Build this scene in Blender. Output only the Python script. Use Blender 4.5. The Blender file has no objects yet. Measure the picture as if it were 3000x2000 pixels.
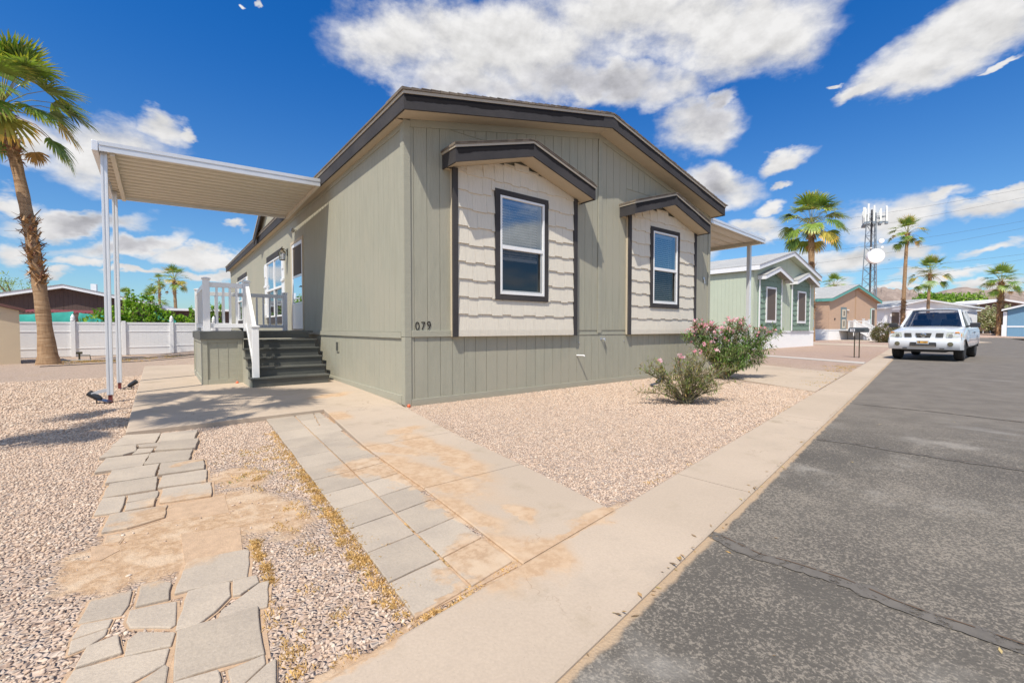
import bpy, bmesh, math, random
import numpy as np
from mathutils import Vector, Matrix, noise

SC = bpy.context.scene
COL = SC.collection
R = math.radians
PI = math.pi

# ------------------------------------------------------------------ camera
YAW = R(51.76)
cam_d = bpy.data.cameras.new("camera"); cam = bpy.data.objects.new("camera", cam_d); COL.objects.link(cam)
cam_d.sensor_width = 36.0; cam_d.lens = 36.0 * 1290.0 / 3000.0
cam_d.clip_start = 0.05; cam_d.clip_end = 20000
cam.location = (0, 0, 1.08)
cam.rotation_euler = (R(90 - 1.687), 0, YAW - R(90))
SC.camera = cam
SC.render.resolution_x = 1024; SC.render.resolution_y = 682

# ------------------------------------------------------------------ colour management
SC.view_settings.view_transform = 'Standard'
SC.view_settings.look = 'None'
SC.view_settings.exposure = 0.40
SC.view_settings.gamma = 1.0

# ------------------------------------------------------------------ sun
SUN_DIR = Vector((-0.458, -0.271, 0.847)).normalized()      # towards the sun
SUN_EL = math.asin(SUN_DIR.z)
sun_d = bpy.data.lights.new("sun", 'SUN'); sun_d.energy = 4.0; sun_d.angle = R(0.5); sun_d.color = (1.0, 0.94, 0.84)
sun = bpy.data.objects.new("sun", sun_d); COL.objects.link(sun)
sun.rotation_euler = (-SUN_DIR).to_track_quat('-Z', 'Y').to_euler()
sun.location = (0, 0, 60)
PATH_STONES = [
    [(-0.333,5.814), (-0.053,5.740), (-0.089,5.336), (-0.404,5.374)],
    [(-0.045,5.734), (0.256,5.686), (0.208,5.284), (-0.080,5.338)],
    [(-0.392,5.356), (-0.224,5.322), (-0.216,5.016), (-0.299,4.948), (-0.448,4.943)],
    [(-0.216,5.298), (-0.058,5.283), (-0.068,5.136), (-0.198,5.182)],
    [(-0.210,5.127), (-0.096,5.058), (-0.111,4.925), (-0.239,4.928)],
    [(-0.054,5.309), (0.243,5.256), (0.197,4.849), (0.174,4.845), (-0.090,4.941)],
    [(-0.403,4.918), (-0.121,4.893), (-0.156,4.482), (-0.433,4.474)],
    [(-0.114,4.908), (0.177,4.830), (0.135,4.448), (-0.148,4.489)],
    [(-0.335,4.457), (-0.053,4.468), (-0.075,4.086), (-0.344,4.096)],
    [(-0.043,4.473), (0.235,4.404), (0.217,4.083), (-0.061,4.103)],
    [(-0.320,4.085), (-0.058,4.064), (-0.066,3.750), (-0.334,3.781)],
    [(-0.035,4.060), (0.234,4.054), (0.211,3.731), (-0.058,3.772)],
    [(-0.328,3.766), (-0.216,3.728), (-0.218,3.508), (-0.225,3.419), (-0.341,3.448)],
    [(-0.206,3.719), (-0.052,3.716), (-0.058,3.586), (-0.206,3.587)],
    [(-0.208,3.559), (-0.061,3.566), (-0.071,3.411), (-0.205,3.426)],
    [(-0.033,3.748), (0.237,3.711), (0.215,3.392), (-0.047,3.442)],
    [(-0.270,3.401), (-0.005,3.379), (-0.020,3.169), (-0.179,3.109), (-0.282,3.122)],
    [(-0.005,3.359), (0.267,3.362), (0.259,3.056), (-0.020,3.135)],
    [(-0.259,3.089), (-0.206,3.077), (-0.189,2.992), (-0.201,2.933), (-0.261,2.973)],
    [(-0.302,2.966), (-0.251,2.939), (-0.200,2.847), (-0.257,2.783), (-0.285,2.812)],
    [(0.060,2.853), (0.286,2.765), (0.264,2.482), (0.066,2.506)],
    [(0.057,2.472), (0.094,2.497), (0.299,2.457), (0.302,2.428), (0.261,2.177), (0.010,2.213)],
    [(-0.251,2.378), (-0.124,2.356), (-0.129,2.238), (-0.146,2.178), (-0.271,2.215)],
    [(-0.100,2.380), (-0.032,2.372), (0.004,2.313), (-0.006,2.185), (-0.110,2.205)],
    [(-0.125,2.198), (0.018,2.157), (0.012,1.984), (-0.003,1.973), (-0.119,2.065), (-0.131,2.119)],
    [(0.054,2.206), (0.198,2.180), (0.188,2.059), (0.135,1.985), (0.073,1.930), (0.009,1.942)],
    [(0.207,2.179), (0.294,2.160), (0.293,2.095), (0.220,2.043), (0.194,2.054)],
    [(0.293,2.092), (0.330,2.084), (0.292,1.894), (0.134,1.926), (0.148,1.970), (0.218,2.026)],
    [(0.014,1.932), (0.263,1.908), (0.239,1.616), (0.120,1.645), (0.000,1.664)],
    [(-0.258,2.197), (-0.170,2.169), (-0.178,2.115), (-0.275,2.115)],
    [(-0.274,2.104), (-0.179,2.109), (-0.182,2.066), (-0.225,2.026), (-0.271,2.018)],
    [(-0.225,2.023), (-0.147,2.037), (-0.130,1.913), (-0.243,1.917)],
    [(-0.093,2.016), (0.011,1.934), (-0.002,1.857), (-0.124,1.890), (-0.121,1.983)],
    [(-0.244,1.912), (-0.127,1.891), (-0.006,1.850), (-0.019,1.767), (-0.089,1.739), (-0.132,1.717), (-0.266,1.813)],
    [(-0.075,1.728), (-0.018,1.766), (-0.010,1.748), (-0.016,1.681), (-0.018,1.618), (-0.118,1.696)],
    [(0.001,1.652), (0.113,1.628), (0.116,1.582), (0.105,1.521), (-0.001,1.604)],
    [(0.135,1.616), (0.238,1.617), (0.235,1.572), (0.177,1.529), (0.135,1.497), (0.136,1.567)],
    [(0.234,1.561), (0.265,1.572), (0.248,1.478), (0.239,1.415), (0.145,1.489), (0.179,1.518)],
]
CLOUDS = [
    (0.929,0.551,3.131,0.320,0.083),
    (1.119,0.558,3.008,0.140,0.070),
    (0.996,0.500,-3.117,0.221,0.044),
    (0.599,0.577,-2.989,0.303,0.069),
    (0.411,0.535,-3.140,0.140,0.076),
    (0.736,0.496,-3.002,0.247,0.044),
    (0.511,0.396,-3.020,0.073,0.058),
    (0.463,0.429,2.868,0.036,0.017),
    (0.146,0.420,2.949,0.097,0.040),
    (0.080,0.434,-3.056,0.063,0.034),
    (0.234,0.400,3.013,0.044,0.014),
    (0.074,0.387,3.022,0.025,0.005),
    (0.278,0.422,-3.080,0.014,0.006),
    (0.349,0.318,2.868,0.045,0.020),
    (0.349,0.273,2.926,0.019,0.007),
    (0.453,0.278,-2.898,0.088,0.036),
    (0.376,0.222,2.883,0.030,0.012),
    (1.639,0.288,3.005,0.099,0.048),
    (1.568,0.343,3.025,0.043,0.027),
    (1.531,0.344,2.952,0.022,0.012),
    (1.732,0.273,2.257,0.042,0.031),
    (1.682,0.170,2.903,0.097,0.017),
    (1.742,0.184,-3.107,0.039,0.017),
    (1.620,0.143,2.903,0.092,0.018),
    (1.523,0.132,-3.112,0.078,0.017),
    (1.669,0.110,3.027,0.041,0.011),
    (1.504,0.099,3.071,0.060,0.011),
    (1.598,0.097,3.058,0.041,0.007),
    (1.451,0.192,2.597,0.020,0.010),
    (1.755,0.116,2.846,0.026,0.019),
    (1.713,0.087,3.043,0.033,0.008),
    (0.198,0.198,3.063,0.072,0.035),
    (0.134,0.217,3.001,0.034,0.012),
    (0.081,0.189,3.106,0.051,0.020),
    (0.053,0.206,-3.007,0.026,0.010),
    (0.246,0.127,-3.127,0.110,0.024),
    (0.160,0.122,3.021,0.037,0.013),
    (0.075,0.126,2.916,0.035,0.009),
    (0.398,0.186,-3.120,0.056,0.022),
    (0.467,0.171,3.141,0.048,0.019),
    (0.139,0.081,3.076,0.051,0.010),
    (0.085,0.063,3.056,0.046,0.008),
    (0.192,0.064,3.130,0.039,0.007),
    (0.542,0.141,3.107,0.069,0.018),
    (1.452,0.545,-3.129,0.006,0.005),
    (1.416,0.549,2.802,0.006,0.005),
    (0.264,0.082,-3.033,0.025,0.016),
    (1.341,0.145,3.069,0.049,0.012),
]
CRACK_A = [(2.257,1.268), (2.268,1.128), (2.229,0.910), (2.255,0.805), (2.294,0.590), (2.267,0.415), (2.285,0.195)]
CRACK_B = [(5.055,1.527), (5.132,1.287), (5.127,0.819), (5.160,0.470), (5.202,0.199)]
CRACK_C = [(7.849,1.927), (7.934,1.135), (7.866,0.314)]
RIDGE = [(0.2170,0.0668), (0.2125,0.0713), (0.2057,0.0733), (0.1971,0.0704), (0.1877,0.0681), (0.1812,0.0689), (0.1739,0.0701), (0.1661,0.0651), (0.1555,0.0600), (0.1391,0.0580), (0.1293,0.0618), (0.1195,0.0639), (0.1070,0.0658), (0.0968,0.0630), (0.0858,0.0602), (0.0751,0.0605), (0.0646,0.0573), (0.0526,0.0560), (0.0427,0.0558)]

# ------------------------------------------------------------------ node helper
class NT:
    def __init__(self, tree):
        self.t = tree; self.n = tree.nodes; self.l = tree.links
    def new(self, typ, **kw):
        nd = self.n.new(typ)
        for k, v in kw.items(): setattr(nd, k, v)
        return nd
    def put(self, sock, v):
        if isinstance(v, bpy.types.NodeSocket): self.l.new(v, sock)
        elif v is not None:
            if hasattr(sock.default_value, '__len__') and not hasattr(v, '__len__'):
                sock.default_value = [v] * len(sock.default_value)
            elif hasattr(sock.default_value, '__len__') and len(sock.default_value) == 4 and len(v) == 3:
                sock.default_value = (*v, 1)
            else: sock.default_value = v
    def math(self, op, a, b=None, c=None, clamp=False):
        nd = self.new('ShaderNodeMath', operation=op, use_clamp=clamp)
        self.put(nd.inputs[0], a)
        if b is not None: self.put(nd.inputs[1], b)
        if c is not None: self.put(nd.inputs[2], c)
        return nd.outputs[0]
    def vmath(self, op, a, b=None, scale=None):
        nd = self.new('ShaderNodeVectorMath', operation=op)
        self.put(nd.inputs[0], a)
        if b is not None: self.put(nd.inputs[1], b)
        if scale is not None: self.put(nd.inputs['Scale'], scale)
        return nd
    def mix(self, f, a, b, blend='MIX'):
        nd = self.new('ShaderNodeMix', data_type='RGBA', blend_type=blend)
        self.put(nd.inputs[0], f); self.put(nd.inputs[6], a); self.put(nd.inputs[7], b)
        return nd.outputs[2]
    def noise(self, vec, scale, detail=2.0, rough=0.5, dist=0.0, col=False):
        nd = self.new('ShaderNodeTexNoise')
        if vec is not None: self.l.new(vec, nd.inputs['Vector'])
        nd.inputs['Scale'].default_value = scale; nd.inputs['Detail'].default_value = detail
        nd.inputs['Roughness'].default_value = rough; nd.inputs['Distortion'].default_value = dist
        return nd.outputs[1 if col else 0]
    def voro(self, vec, scale, feature='F1', out=0, rand=1.0):
        nd = self.new('ShaderNodeTexVoronoi', feature=feature)
        if vec is not None: self.l.new(vec, nd.inputs['Vector'])
        nd.inputs['Scale'].default_value = scale; nd.inputs['Randomness'].default_value = rand
        return nd.outputs[out]
    def ramp(self, fac, stops, interp='LINEAR'):
        nd = self.new('ShaderNodeValToRGB'); cr = nd.color_ramp; cr.interpolation = interp
        while len(cr.elements) < len(stops): cr.elements.new(0.5)
        for e, (p, c) in zip(cr.elements, stops):
            e.position = p
            e.color = (*c, 1) if hasattr(c, '__len__') else (c, c, c, 1)
        self.put(nd.inputs[0], fac)
        return nd.outputs[0]
    def mapping(self, vec, loc=(0, 0, 0), rot=(0, 0, 0), scale=(1, 1, 1), typ='POINT'):
        nd = self.new('ShaderNodeMapping', vector_type=typ)
        self.put(nd.inputs[0], vec)
        nd.inputs[1].default_value = loc; nd.inputs[2].default_value = rot; nd.inputs[3].default_value = scale
        return nd.outputs[0]
    def smooth(self, v, a, b, lo=0.0, hi=1.0):
        nd = self.new('ShaderNodeMapRange', interpolation_type='SMOOTHSTEP')
        self.put(nd.inputs[0], v)
        nd.inputs[1].default_value = a; nd.inputs[2].default_value = b
        nd.inputs[3].default_value = lo; nd.inputs[4].default_value = hi
        return nd.outputs[0]

# ------------------------------------------------------------------ sky
world = bpy.data.worlds.new("World"); SC.world = world; world.use_nodes = True
w = NT(world.node_tree); w.n.clear()
sky = w.new('ShaderNodeTexSky', sky_type='NISHITA')
sky.sun_disc = False
sky.sun_elevation = SUN_EL
sky.sun_rotation = math.atan2(SUN_DIR.x, SUN_DIR.y)
sky.altitude = 500; sky.air_density = 1.0; sky.dust_density = 1.0; sky.ozone_density = 1.0
tc = w.new('ShaderNodeTexCoord')
sep = w.new('ShaderNodeSeparateXYZ'); w.l.new(tc.outputs['Generated'], sep.inputs[0])
dx, dy, dz = sep.outputs
azi = w.math('ARCTAN2', dy, dx)
rad = w.math('SQRT', w.math('ADD', w.math('MULTIPLY', dx, dx), w.math('MULTIPLY', dy, dy)))
ele = w.math('ARCTAN2', dz, rad)
cmb = w.new('ShaderNodeCombineXYZ'); w.l.new(azi, cmb.inputs[0]); w.l.new(ele, cmb.inputs[1])
ae = cmb.outputs[0]
# ragged edges: warp the azimuth / elevation coordinates with noise
wn = w.noise(w.mapping(ae, scale=(1.0, 1.7, 1.0)), 7.0, 5.0, 0.6, col=True)
wv = w.vmath('SCALE', w.vmath('SUBTRACT', wn, (0.5, 0.5, 0.5)).outputs[0], scale=0.12).outputs[0]
aew = w.vmath('ADD', ae, wv).outputs[0]
above = None
ae_up = w.vmath('ADD', aew, (0.0, 0.115, 0.0)).outputs[0]
for (a0, e0, ang, s0, s1) in CLOUDS[:10] + CLOUDS[17:20]:
    m = w.mapping(ae_up, loc=(a0, e0, 0), rot=(0, 0, ang), scale=(s0, s1, 1), typ='TEXTURE')
    v = w.math('SUBTRACT', 1.22, w.vmath('DOT_PRODUCT', m, m).outputs['Value'])
    above = v if above is None else w.math('MAXIMUM', above, v)
field = None
for (a0, e0, ang, s0, s1) in CLOUDS:
    m = w.mapping(aew, loc=(a0, e0, 0), rot=(0, 0, ang), scale=(s0, s1, 1), typ='TEXTURE')
    d2 = w.vmath('DOT_PRODUCT', m, m).outputs['Value']
    v = w.math('SUBTRACT', 1.22, d2)
    field = v if field is None else w.math('MAXIMUM', field, v)
# clouds over the rest of the sky (behind the viewer), for reflections and fill light
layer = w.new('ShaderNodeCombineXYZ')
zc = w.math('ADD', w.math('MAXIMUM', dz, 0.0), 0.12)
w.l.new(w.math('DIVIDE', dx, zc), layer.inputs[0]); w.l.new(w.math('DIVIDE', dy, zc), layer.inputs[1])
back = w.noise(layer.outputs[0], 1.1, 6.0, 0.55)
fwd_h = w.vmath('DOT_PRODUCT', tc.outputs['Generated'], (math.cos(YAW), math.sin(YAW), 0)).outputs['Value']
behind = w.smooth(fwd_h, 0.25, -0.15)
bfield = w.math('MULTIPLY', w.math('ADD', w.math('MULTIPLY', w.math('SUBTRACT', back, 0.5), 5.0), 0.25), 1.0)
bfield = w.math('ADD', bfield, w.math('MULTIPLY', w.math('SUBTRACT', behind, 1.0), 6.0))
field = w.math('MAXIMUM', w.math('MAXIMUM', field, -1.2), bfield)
cst = w.mapping(ae, rot=(0, 0, -0.25), scale=(1.0, 1.6, 1.0))
cn = w.noise(cst, 8.0, 8.0, 0.59)
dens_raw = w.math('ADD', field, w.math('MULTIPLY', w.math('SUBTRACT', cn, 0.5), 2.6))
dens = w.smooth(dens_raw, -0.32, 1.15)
# light and shade inside the clouds: the same noise sampled a little towards the sun side
cn2 = w.noise(w.mapping(cst, loc=(0.010, 0.028, 0)), 8.0, 8.0, 0.59)
lit = w.math('MULTIPLY', w.math('SUBTRACT', cn, cn2), 1.1)
soft = w.noise(w.mapping(ae, scale=(1, 1.8, 1)), 4.2, 3.0, 0.5)
core = w.smooth(w.math('ADD', field, w.math('MULTIPLY', w.math('SUBTRACT', cn, 0.5), 0.8)), 0.55, 1.35)
core = w.math('MULTIPLY', core, w.smooth(w.math('ADD', above, w.math('MULTIPLY', w.math('SUBTRACT', soft, 0.5), 1.8)), 0.15, 1.1))
lum = w.math('ADD', w.math('SUBTRACT', 1.0, w.math('MULTIPLY', core, 0.42)), lit, clamp=False)
lum = w.math('MINIMUM', w.math('MAXIMUM', lum, 0.45), 1.12)
ccol = w.mix(core, (1.0, 0.99, 0.985), (0.94, 0.94, 1.02))
nearsun = w.vmath('DOT_PRODUCT', tc.outputs['Generated'], tuple(SUN_DIR)).outputs['Value']
lum = w.math('MULTIPLY', lum, w.smooth(nearsun, 0.1, 0.95, 1.0, 1.8))   # unseen clouds round the sun boosted, added as fill light for the walls
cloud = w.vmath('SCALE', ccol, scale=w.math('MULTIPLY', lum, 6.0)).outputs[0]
hs = w.new('ShaderNodeHueSaturation'); w.l.new(sky.outputs[0], hs.inputs['Color'])
hs.inputs['Saturation'].default_value = 1.12; hs.inputs['Value'].default_value = 1.0
tcol = w.mix(w.smooth(ele, 0.0, 0.62), (0.66, 0.90, 1.06), (0.10, 0.66, 1.24))
tint = w.mix(1.0, hs.outputs[0], tcol, 'MULTIPLY')
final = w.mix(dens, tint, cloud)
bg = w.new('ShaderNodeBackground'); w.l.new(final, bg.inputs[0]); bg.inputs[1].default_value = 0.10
wo = w.new('ShaderNodeOutputWorld'); w.l.new(bg.outputs[0], wo.inputs[0])

# ------------------------------------------------------------------ object helpers
def tag(o, label=None, cat=None, group=None, kind=None):
    if label: o['label'] = label
    if cat: o['category'] = cat
    if group: o['group'] = group
    if kind: o['kind'] = kind
    return o
def empty(name, loc=(0, 0, 0), rz=0.0, label=None, cat=None, group=None):
    o = bpy.data.objects.new(name, None); COL.objects.link(o); o.empty_display_size = 0.1
    o.location = loc; o.rotation_euler = (0, 0, rz)
    return tag(o, label, cat, group)
class MB:
    def __init__(self):
        self.v = []; self.f = []; self.c = []
    def add(self, vs, fs, col=None):
        b = len(self.v); self.v += [tuple(p) for p in vs]; self.f += [[b + i for i in f] for f in fs]
        if col is not None: self.c += [(len(self.f) - len(fs) + i, col) for i in range(len(fs))]
        return self
    def box(self, x0, x1, y0, y1, z0, z1, col=None):
        return self.add([(x0,y0,z0),(x1,y0,z0),(x1,y1,z0),(x0,y1,z0),(x0,y0,z1),(x1,y0,z1),(x1,y1,z1),(x0,y1,z1)],
            [[0,3,2,1],[4,5,6,7],[0,1,5,4],[1,2,6,5],[2,3,7,6],[3,0,4,7]], col)
    def beam(self, a, b, w_, h_, up=(0, 0, 1), col=None):
        a = Vector(a); b = Vector(b); d = (b - a).normalized(); up = Vector(up)
        s = d.cross(up)
        if s.length < 1e-5: s = d.cross(Vector((1, 0, 0)))
        s.normalize(); u = s.cross(d)
        P = []
        for p in (a, b):
            for (i, j) in ((-1, -1), (1, -1), (1, 1), (-1, 1)): P.append(p + s * (i * w_ / 2) + u * (j * h_ / 2))
        return self.add(P, [[3,2,1,0],[4,5,6,7],[0,1,5,4],[1,2,6,5],[2,3,7,6],[3,0,4,7]], col)
    def tube(self, pts, rads, n=8, caps=True, col=None):
        pts = [Vector(p) for p in pts]
        if not hasattr(rads, '__len__'): rads = [rads] * len(pts)
        P = []; F = []; ref = None
        for i, p in enumerate(pts):
            d = (pts[min(i + 1, len(pts) - 1)] - pts[max(i - 1, 0)]).normalized()
            if ref is None: ref = Vector((0, 0, 1)) if abs(d.z) < 0.9 else Vector((1, 0, 0))
            s = d.cross(ref).normalized(); u = s.cross(d).normalized(); ref = u
            for k in range(n):
                a = 2 * PI * k / n
                P.append(p + (s * math.cos(a) + u * math.sin(a)) * rads[i])
        for i in range(len(pts) - 1):
            for k in range(n):
                a = i * n + k; b = i * n + (k + 1) % n
                F.append([a, a + n, b + n, b])
        if caps: F.append(list(range(n))); F.append([len(P) - 1 - k for k in range(n)])
        return self.add(P, F, col)
    def prism(self, poly, z0, z1, col=None):
        n = len(poly)
        area = sum(poly[i][0]*poly[(i+1)%n][1]-poly[(i+1)%n][0]*poly[i][1] for i in range(n))
        if area < 0: poly = poly[::-1]
        zf0 = z0 if callable(z0) else (lambda x, y: z0); zf1 = z1 if callable(z1) else (lambda x, y: z1)
        P = [(x, y, zf0(x, y)) for x, y in poly] + [(x, y, zf1(x, y)) for x, y in poly]
        F = [list(range(n))[::-1], list(range(n, 2 * n))] + [[i, (i + 1) % n, n + (i + 1) % n, n + i] for i in range(n)]
        return self.add(P, F, col)
    def extrude(self, prof, axis, a, b, col=None):      # closed profile swept along an axis; profile in the other two axes
        def mk(t, p):
            return {'x': (t, p[0], p[1]), 'y': (p[0], t, p[1]), 'z': (p[0], p[1], t)}[axis]
        n = len(prof); P = [mk(a, p) for p in prof] + [mk(b, p) for p in prof]
        F = [list(range(n)), list(range(n, 2 * n))[::-1]] + [[i, n + i, n + (i + 1) % n, (i + 1) % n] for i in range(n)]
        return self.add(P, F, col)
    def lathe(self, prof, c=(0, 0, 0), n=16, axis='z', col=None):
        P = []; F = []
        for r_, t in prof:
            for k in range(n):
                a = 2 * PI * k / n; x = r_ * math.cos(a); y = r_ * math.sin(a)
                q = {'z': (x, y, t), 'x': (t, x, y), 'y': (y, t, x)}[axis]
                P.append((q[0] + c[0], q[1] + c[1], q[2] + c[2]))
        for i in range(len(prof) - 1):
            for k in range(n):
                F.append([i*n+k, i*n+(k+1)%n, (i+1)*n+(k+1)%n, (i+1)*n+k])
        F.append(list(range(n))[::-1]); F.append([(len(prof)-1)*n+k for k in range(n)])
        return self.add(P, F, col)
    def build(self, name, m, parent=None, smooth=False, loc=None, bevel=0, fix=True):
        me = bpy.data.meshes.new(name); me.from_pydata(self.v, [], self.f)
        if fix:
            bm = bmesh.new(); bm.from_mesh(me); bmesh.ops.recalc_face_normals(bm, faces=bm.faces); bm.to_mesh(me); bm.free()
        if self.c:
            att = me.color_attributes.new('col', 'FLOAT_COLOR', 'CORNER')
            arr = np.ones((len(me.loops), 4), dtype=np.float32)
            d = dict(self.c)
            for p in me.polygons:
                c_ = d.get(p.index)
                if c_ is not None: arr[p.loop_start:p.loop_start + p.loop_total, :3] = c_
            att.data.foreach_set('color', arr.ravel())
        if m is not None: me.materials.append(m)
        if smooth:
            me.polygons.foreach_set('use_smooth', [True] * len(me.polygons))
            try: me.set_sharp_from_angle(angle=R(35))
            except Exception: pass
        me.update()
        o = bpy.data.objects.new(name, me); COL.objects.link(o)
        if parent is not None: o.parent = parent
        if loc is not None: o.location = loc
        if bevel:
            b = o.modifiers.new('bevel', 'BEVEL'); b.width = bevel; b.segments = 2; b.limit_method = 'ANGLE'; b.angle_limit = R(40)
        return o
def copy_tree(o, parent=None):
    c = o.copy(); COL.objects.link(c); c.parent = parent
    for ch in list(o.children): copy_tree(ch, c)
    return c
def text_mesh(name, s, size, depth, m, parent, mat4, font_bold=0.0):
    cu = bpy.data.curves.new(name + '_c', 'FONT'); cu.body = s; cu.size = size; cu.extrude = depth; cu.offset = font_bold
    cu.align_x = 'CENTER'; cu.align_y = 'BOTTOM_BASELINE'
    to = bpy.data.objects.new(name + '_t', cu); COL.objects.link(to)
    dg = bpy.context.evaluated_depsgraph_get()
    me = bpy.data.meshes.new_from_object(to.evaluated_get(dg)); me.name = name
    bpy.data.objects.remove(to); bpy.data.curves.remove(cu)
    me.transform(mat4); me.materials.clear(); me.materials.append(m)
    o = bpy.data.objects.new(name, me); COL.objects.link(o); o.parent = parent
    return o

# ------------------------------------------------------------------ materials
MATS = {}
def mat(name, base, rough=0.6, spec=0.5, metal=0.0, var=0.06, vscale=6.0, bump=0.0, bscale=30.0, stretch=(1, 1, 1), trans=0.0, emis=None, coat=0.0, tintvar=None, dirt=None):
    if name in MATS: return MATS[name]
    m = bpy.data.materials.new(name); m.use_nodes = True; t = NT(m.node_tree); t.n.clear()
    out = t.new('ShaderNodeOutputMaterial'); b = t.new('ShaderNodeBsdfPrincipled')
    tcn = t.new('ShaderNodeTexCoord'); pos = tcn.outputs['Object']
    vec = t.mapping(pos, scale=stretch)
    n1 = t.noise(vec, vscale, 4.0, 0.6)
    fac = t.math('MULTIPLY', t.math('SUBTRACT', n1, 0.5), 2.0)
    br = t.math('ADD', 1.0, t.math('MULTIPLY', fac, var * 2))
    c = t.vmath('SCALE', (base[0], base[1], base[2]), scale=br).outputs[0]
    if tintvar:
        n2 = t.noise(pos, vscale * 0.31, 3.0, 0.5)
        c = t.mix(t.smooth(n2, 0.42, 0.66), c, tintvar)
    if dirt:                                   # (height, strength): splashed dust low on the object
        geo = t.new('ShaderNodeNewGeometry'); sp = t.new('ShaderNodeSeparateXYZ'); t.l.new(geo.outputs['Position'], sp.inputs[0])
        n3 = t.noise(geo.outputs['Position'], 5.0, 5.0, 0.6)
        hgt = t.math('ADD', sp.outputs[2], t.math('MULTIPLY', t.math('SUBTRACT', n3, 0.5), dirt[0] * 1.2))
        c = t.mix(t.math('MULTIPLY', t.smooth(hgt, dirt[0], 0.0), dirt[1]), c, (0.42, 0.30, 0.19))
    t.put(b.inputs['Base Color'], c)
    b.inputs['Roughness'].default_value = rough; b.inputs['Specular IOR Level'].default_value = spec
    b.inputs['Metallic'].default_value = metal
    b.inputs['Coat Weight'].default_value = coat
    if coat: b.inputs['Coat Roughness'].default_value = 0.04
    if emis: b.inputs['Emission Color'].default_value = (*emis, 1); b.inputs['Emission Strength'].default_value = 1.0
    if bump:
        bn = t.new('ShaderNodeBump'); bn.inputs['Strength'].default_value = bump; bn.inputs['Distance'].default_value = 0.01
        t.l.new(t.noise(vec, bscale, 5.0, 0.6), bn.inputs['Height']); t.l.new(bn.outputs[0], b.inputs['Normal'])
    t.l.new(b.outputs[0], out.inputs[0])
    MATS[name] = m
    return m
def leaf_mat(name, tint=(1, 1, 1), trans=0.35, rough=0.5):
    if name in MATS: return MATS[name]
    m = bpy.data.materials.new(name); m.use_nodes = True; t = NT(m.node_tree); t.n.clear()
    out = t.new('ShaderNodeOutputMaterial'); b = t.new('ShaderNodeBsdfPrincipled')
    at = t.new('ShaderNodeVertexColor'); at.layer_name = 'col'
    tcn = t.new('ShaderNodeTexCoord')
    n1 = t.noise(tcn.outputs['Object'], 3.0, 3.0)
    c = t.mix(1.0, at.outputs[0], tint, 'MULTIPLY')
    c = t.vmath('SCALE', c, scale=t.math('ADD', 0.7, t.math('MULTIPLY', n1, 0.6))).outputs[0]
    t.put(b.inputs['Base Color'], c); b.inputs['Roughness'].default_value = rough; b.inputs['Specular IOR Level'].default_value = 0.35
    tr = t.new('ShaderNodeBsdfTranslucent'); t.put(tr.inputs[0], t.vmath('MULTIPLY', c, (1.25, 1.3, 0.6)).outputs[0])
    mx = t.new('ShaderNodeMixShader'); mx.inputs[0].default_value = trans
    t.l.new(b.outputs[0], mx.inputs[1]); t.l.new(tr.outputs[0], mx.inputs[2]); t.l.new(mx.outputs[0], out.inputs[0])
    MATS[name] = m
    return m
def glass_mat(name, tint=(0.8, 0.88, 0.95), refl=0.30, rough=0.015, dark=0.0, fres=0.5):
    m = bpy.data.materials.new(name); m.use_nodes = True; t = NT(m.node_tree); t.n.clear()
    out = t.new('ShaderNodeOutputMaterial'); g = t.new('ShaderNodeBsdfGlossy'); g.inputs['Roughness'].default_value = rough
    g.inputs['Color'].default_value = (*tint, 1)
    tcn = t.new('ShaderNodeTexCoord')
    bn = t.new('ShaderNodeBump'); bn.inputs['Strength'].default_value = 0.05; bn.inputs['Distance'].default_value = 0.02
    t.l.new(t.noise(tcn.outputs['Object'], 1.6, 1.0), bn.inputs['Height']); t.l.new(bn.outputs[0], g.inputs['Normal'])
    tp = t.new('ShaderNodeBsdfTransparent'); tp.inputs['Color'].default_value = (1 - dark, 1 - dark, 1 - dark, 1)
    lw = t.new('ShaderNodeLayerWeight'); lw.inputs[0].default_value = 0.35
    f = t.math('ADD', refl, t.math('MULTIPLY', lw.outputs['Fresnel'], fres), clamp=True)
    mx = t.new('ShaderNodeMixShader'); t.l.new(f, mx.inputs[0]); t.l.new(tp.outputs[0], mx.inputs[1]); t.l.new(g.outputs[0], mx.inputs[2])
    t.l.new(mx.outputs[0], out.inputs[0]); MATS[name] = m
    return m

DIRT_BLOBS = [ # x, y, angle, rx, ry  (wind-blown soil lying on slabs and path)
    (0.10, 3.00, 0.1, 0.34, 0.52), (0.42, 2.95, 0.3, 0.22, 0.50), (-0.20, 2.70, 0.2, 0.20, 0.28), (0.0, 2.62, 0.0, 0.25, 0.22), (0.40, 3.75, 0.3, 0.18, 0.3),
    (1.26, 3.35, -0.2, 0.30, 0.24), (1.42, 2.95, 0.25, 0.20, 0.62), (1.86, 3.75, -0.12, 0.14, 0.42), (1.86, 3.05, -0.15, 0.13, 0.50), (1.55, 3.70, 0.5, 0.12, 0.35),
    (1.62, 5.45, 0.0, 0.13, 0.25), (1.16, 1.64, 0.4, 0.24, 0.22), (1.38, 1.52, 0.6, 0.16, 0.14), (1.60, 1.95, -0.3, 0.06, 0.14), (1.35, 2.2, 0.15, 0.10, 0.35),
    (1.97, 1.66, 0.15, 0.25, 0.06), (1.65, 1.60, 0.15, 0.45, 0.035), (1.98, 4.30, 0.3, 0.22, 0.10), (0.2, 3.3, 0.0, 0.10, 0.12), (0.12, 4.35, 0.2, 0.14, 0.07), (2.0, 7.0, 0.4, 0.3, 0.14), (0.5, 1.43, 0.15, 0.8, 0.03)]
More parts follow.
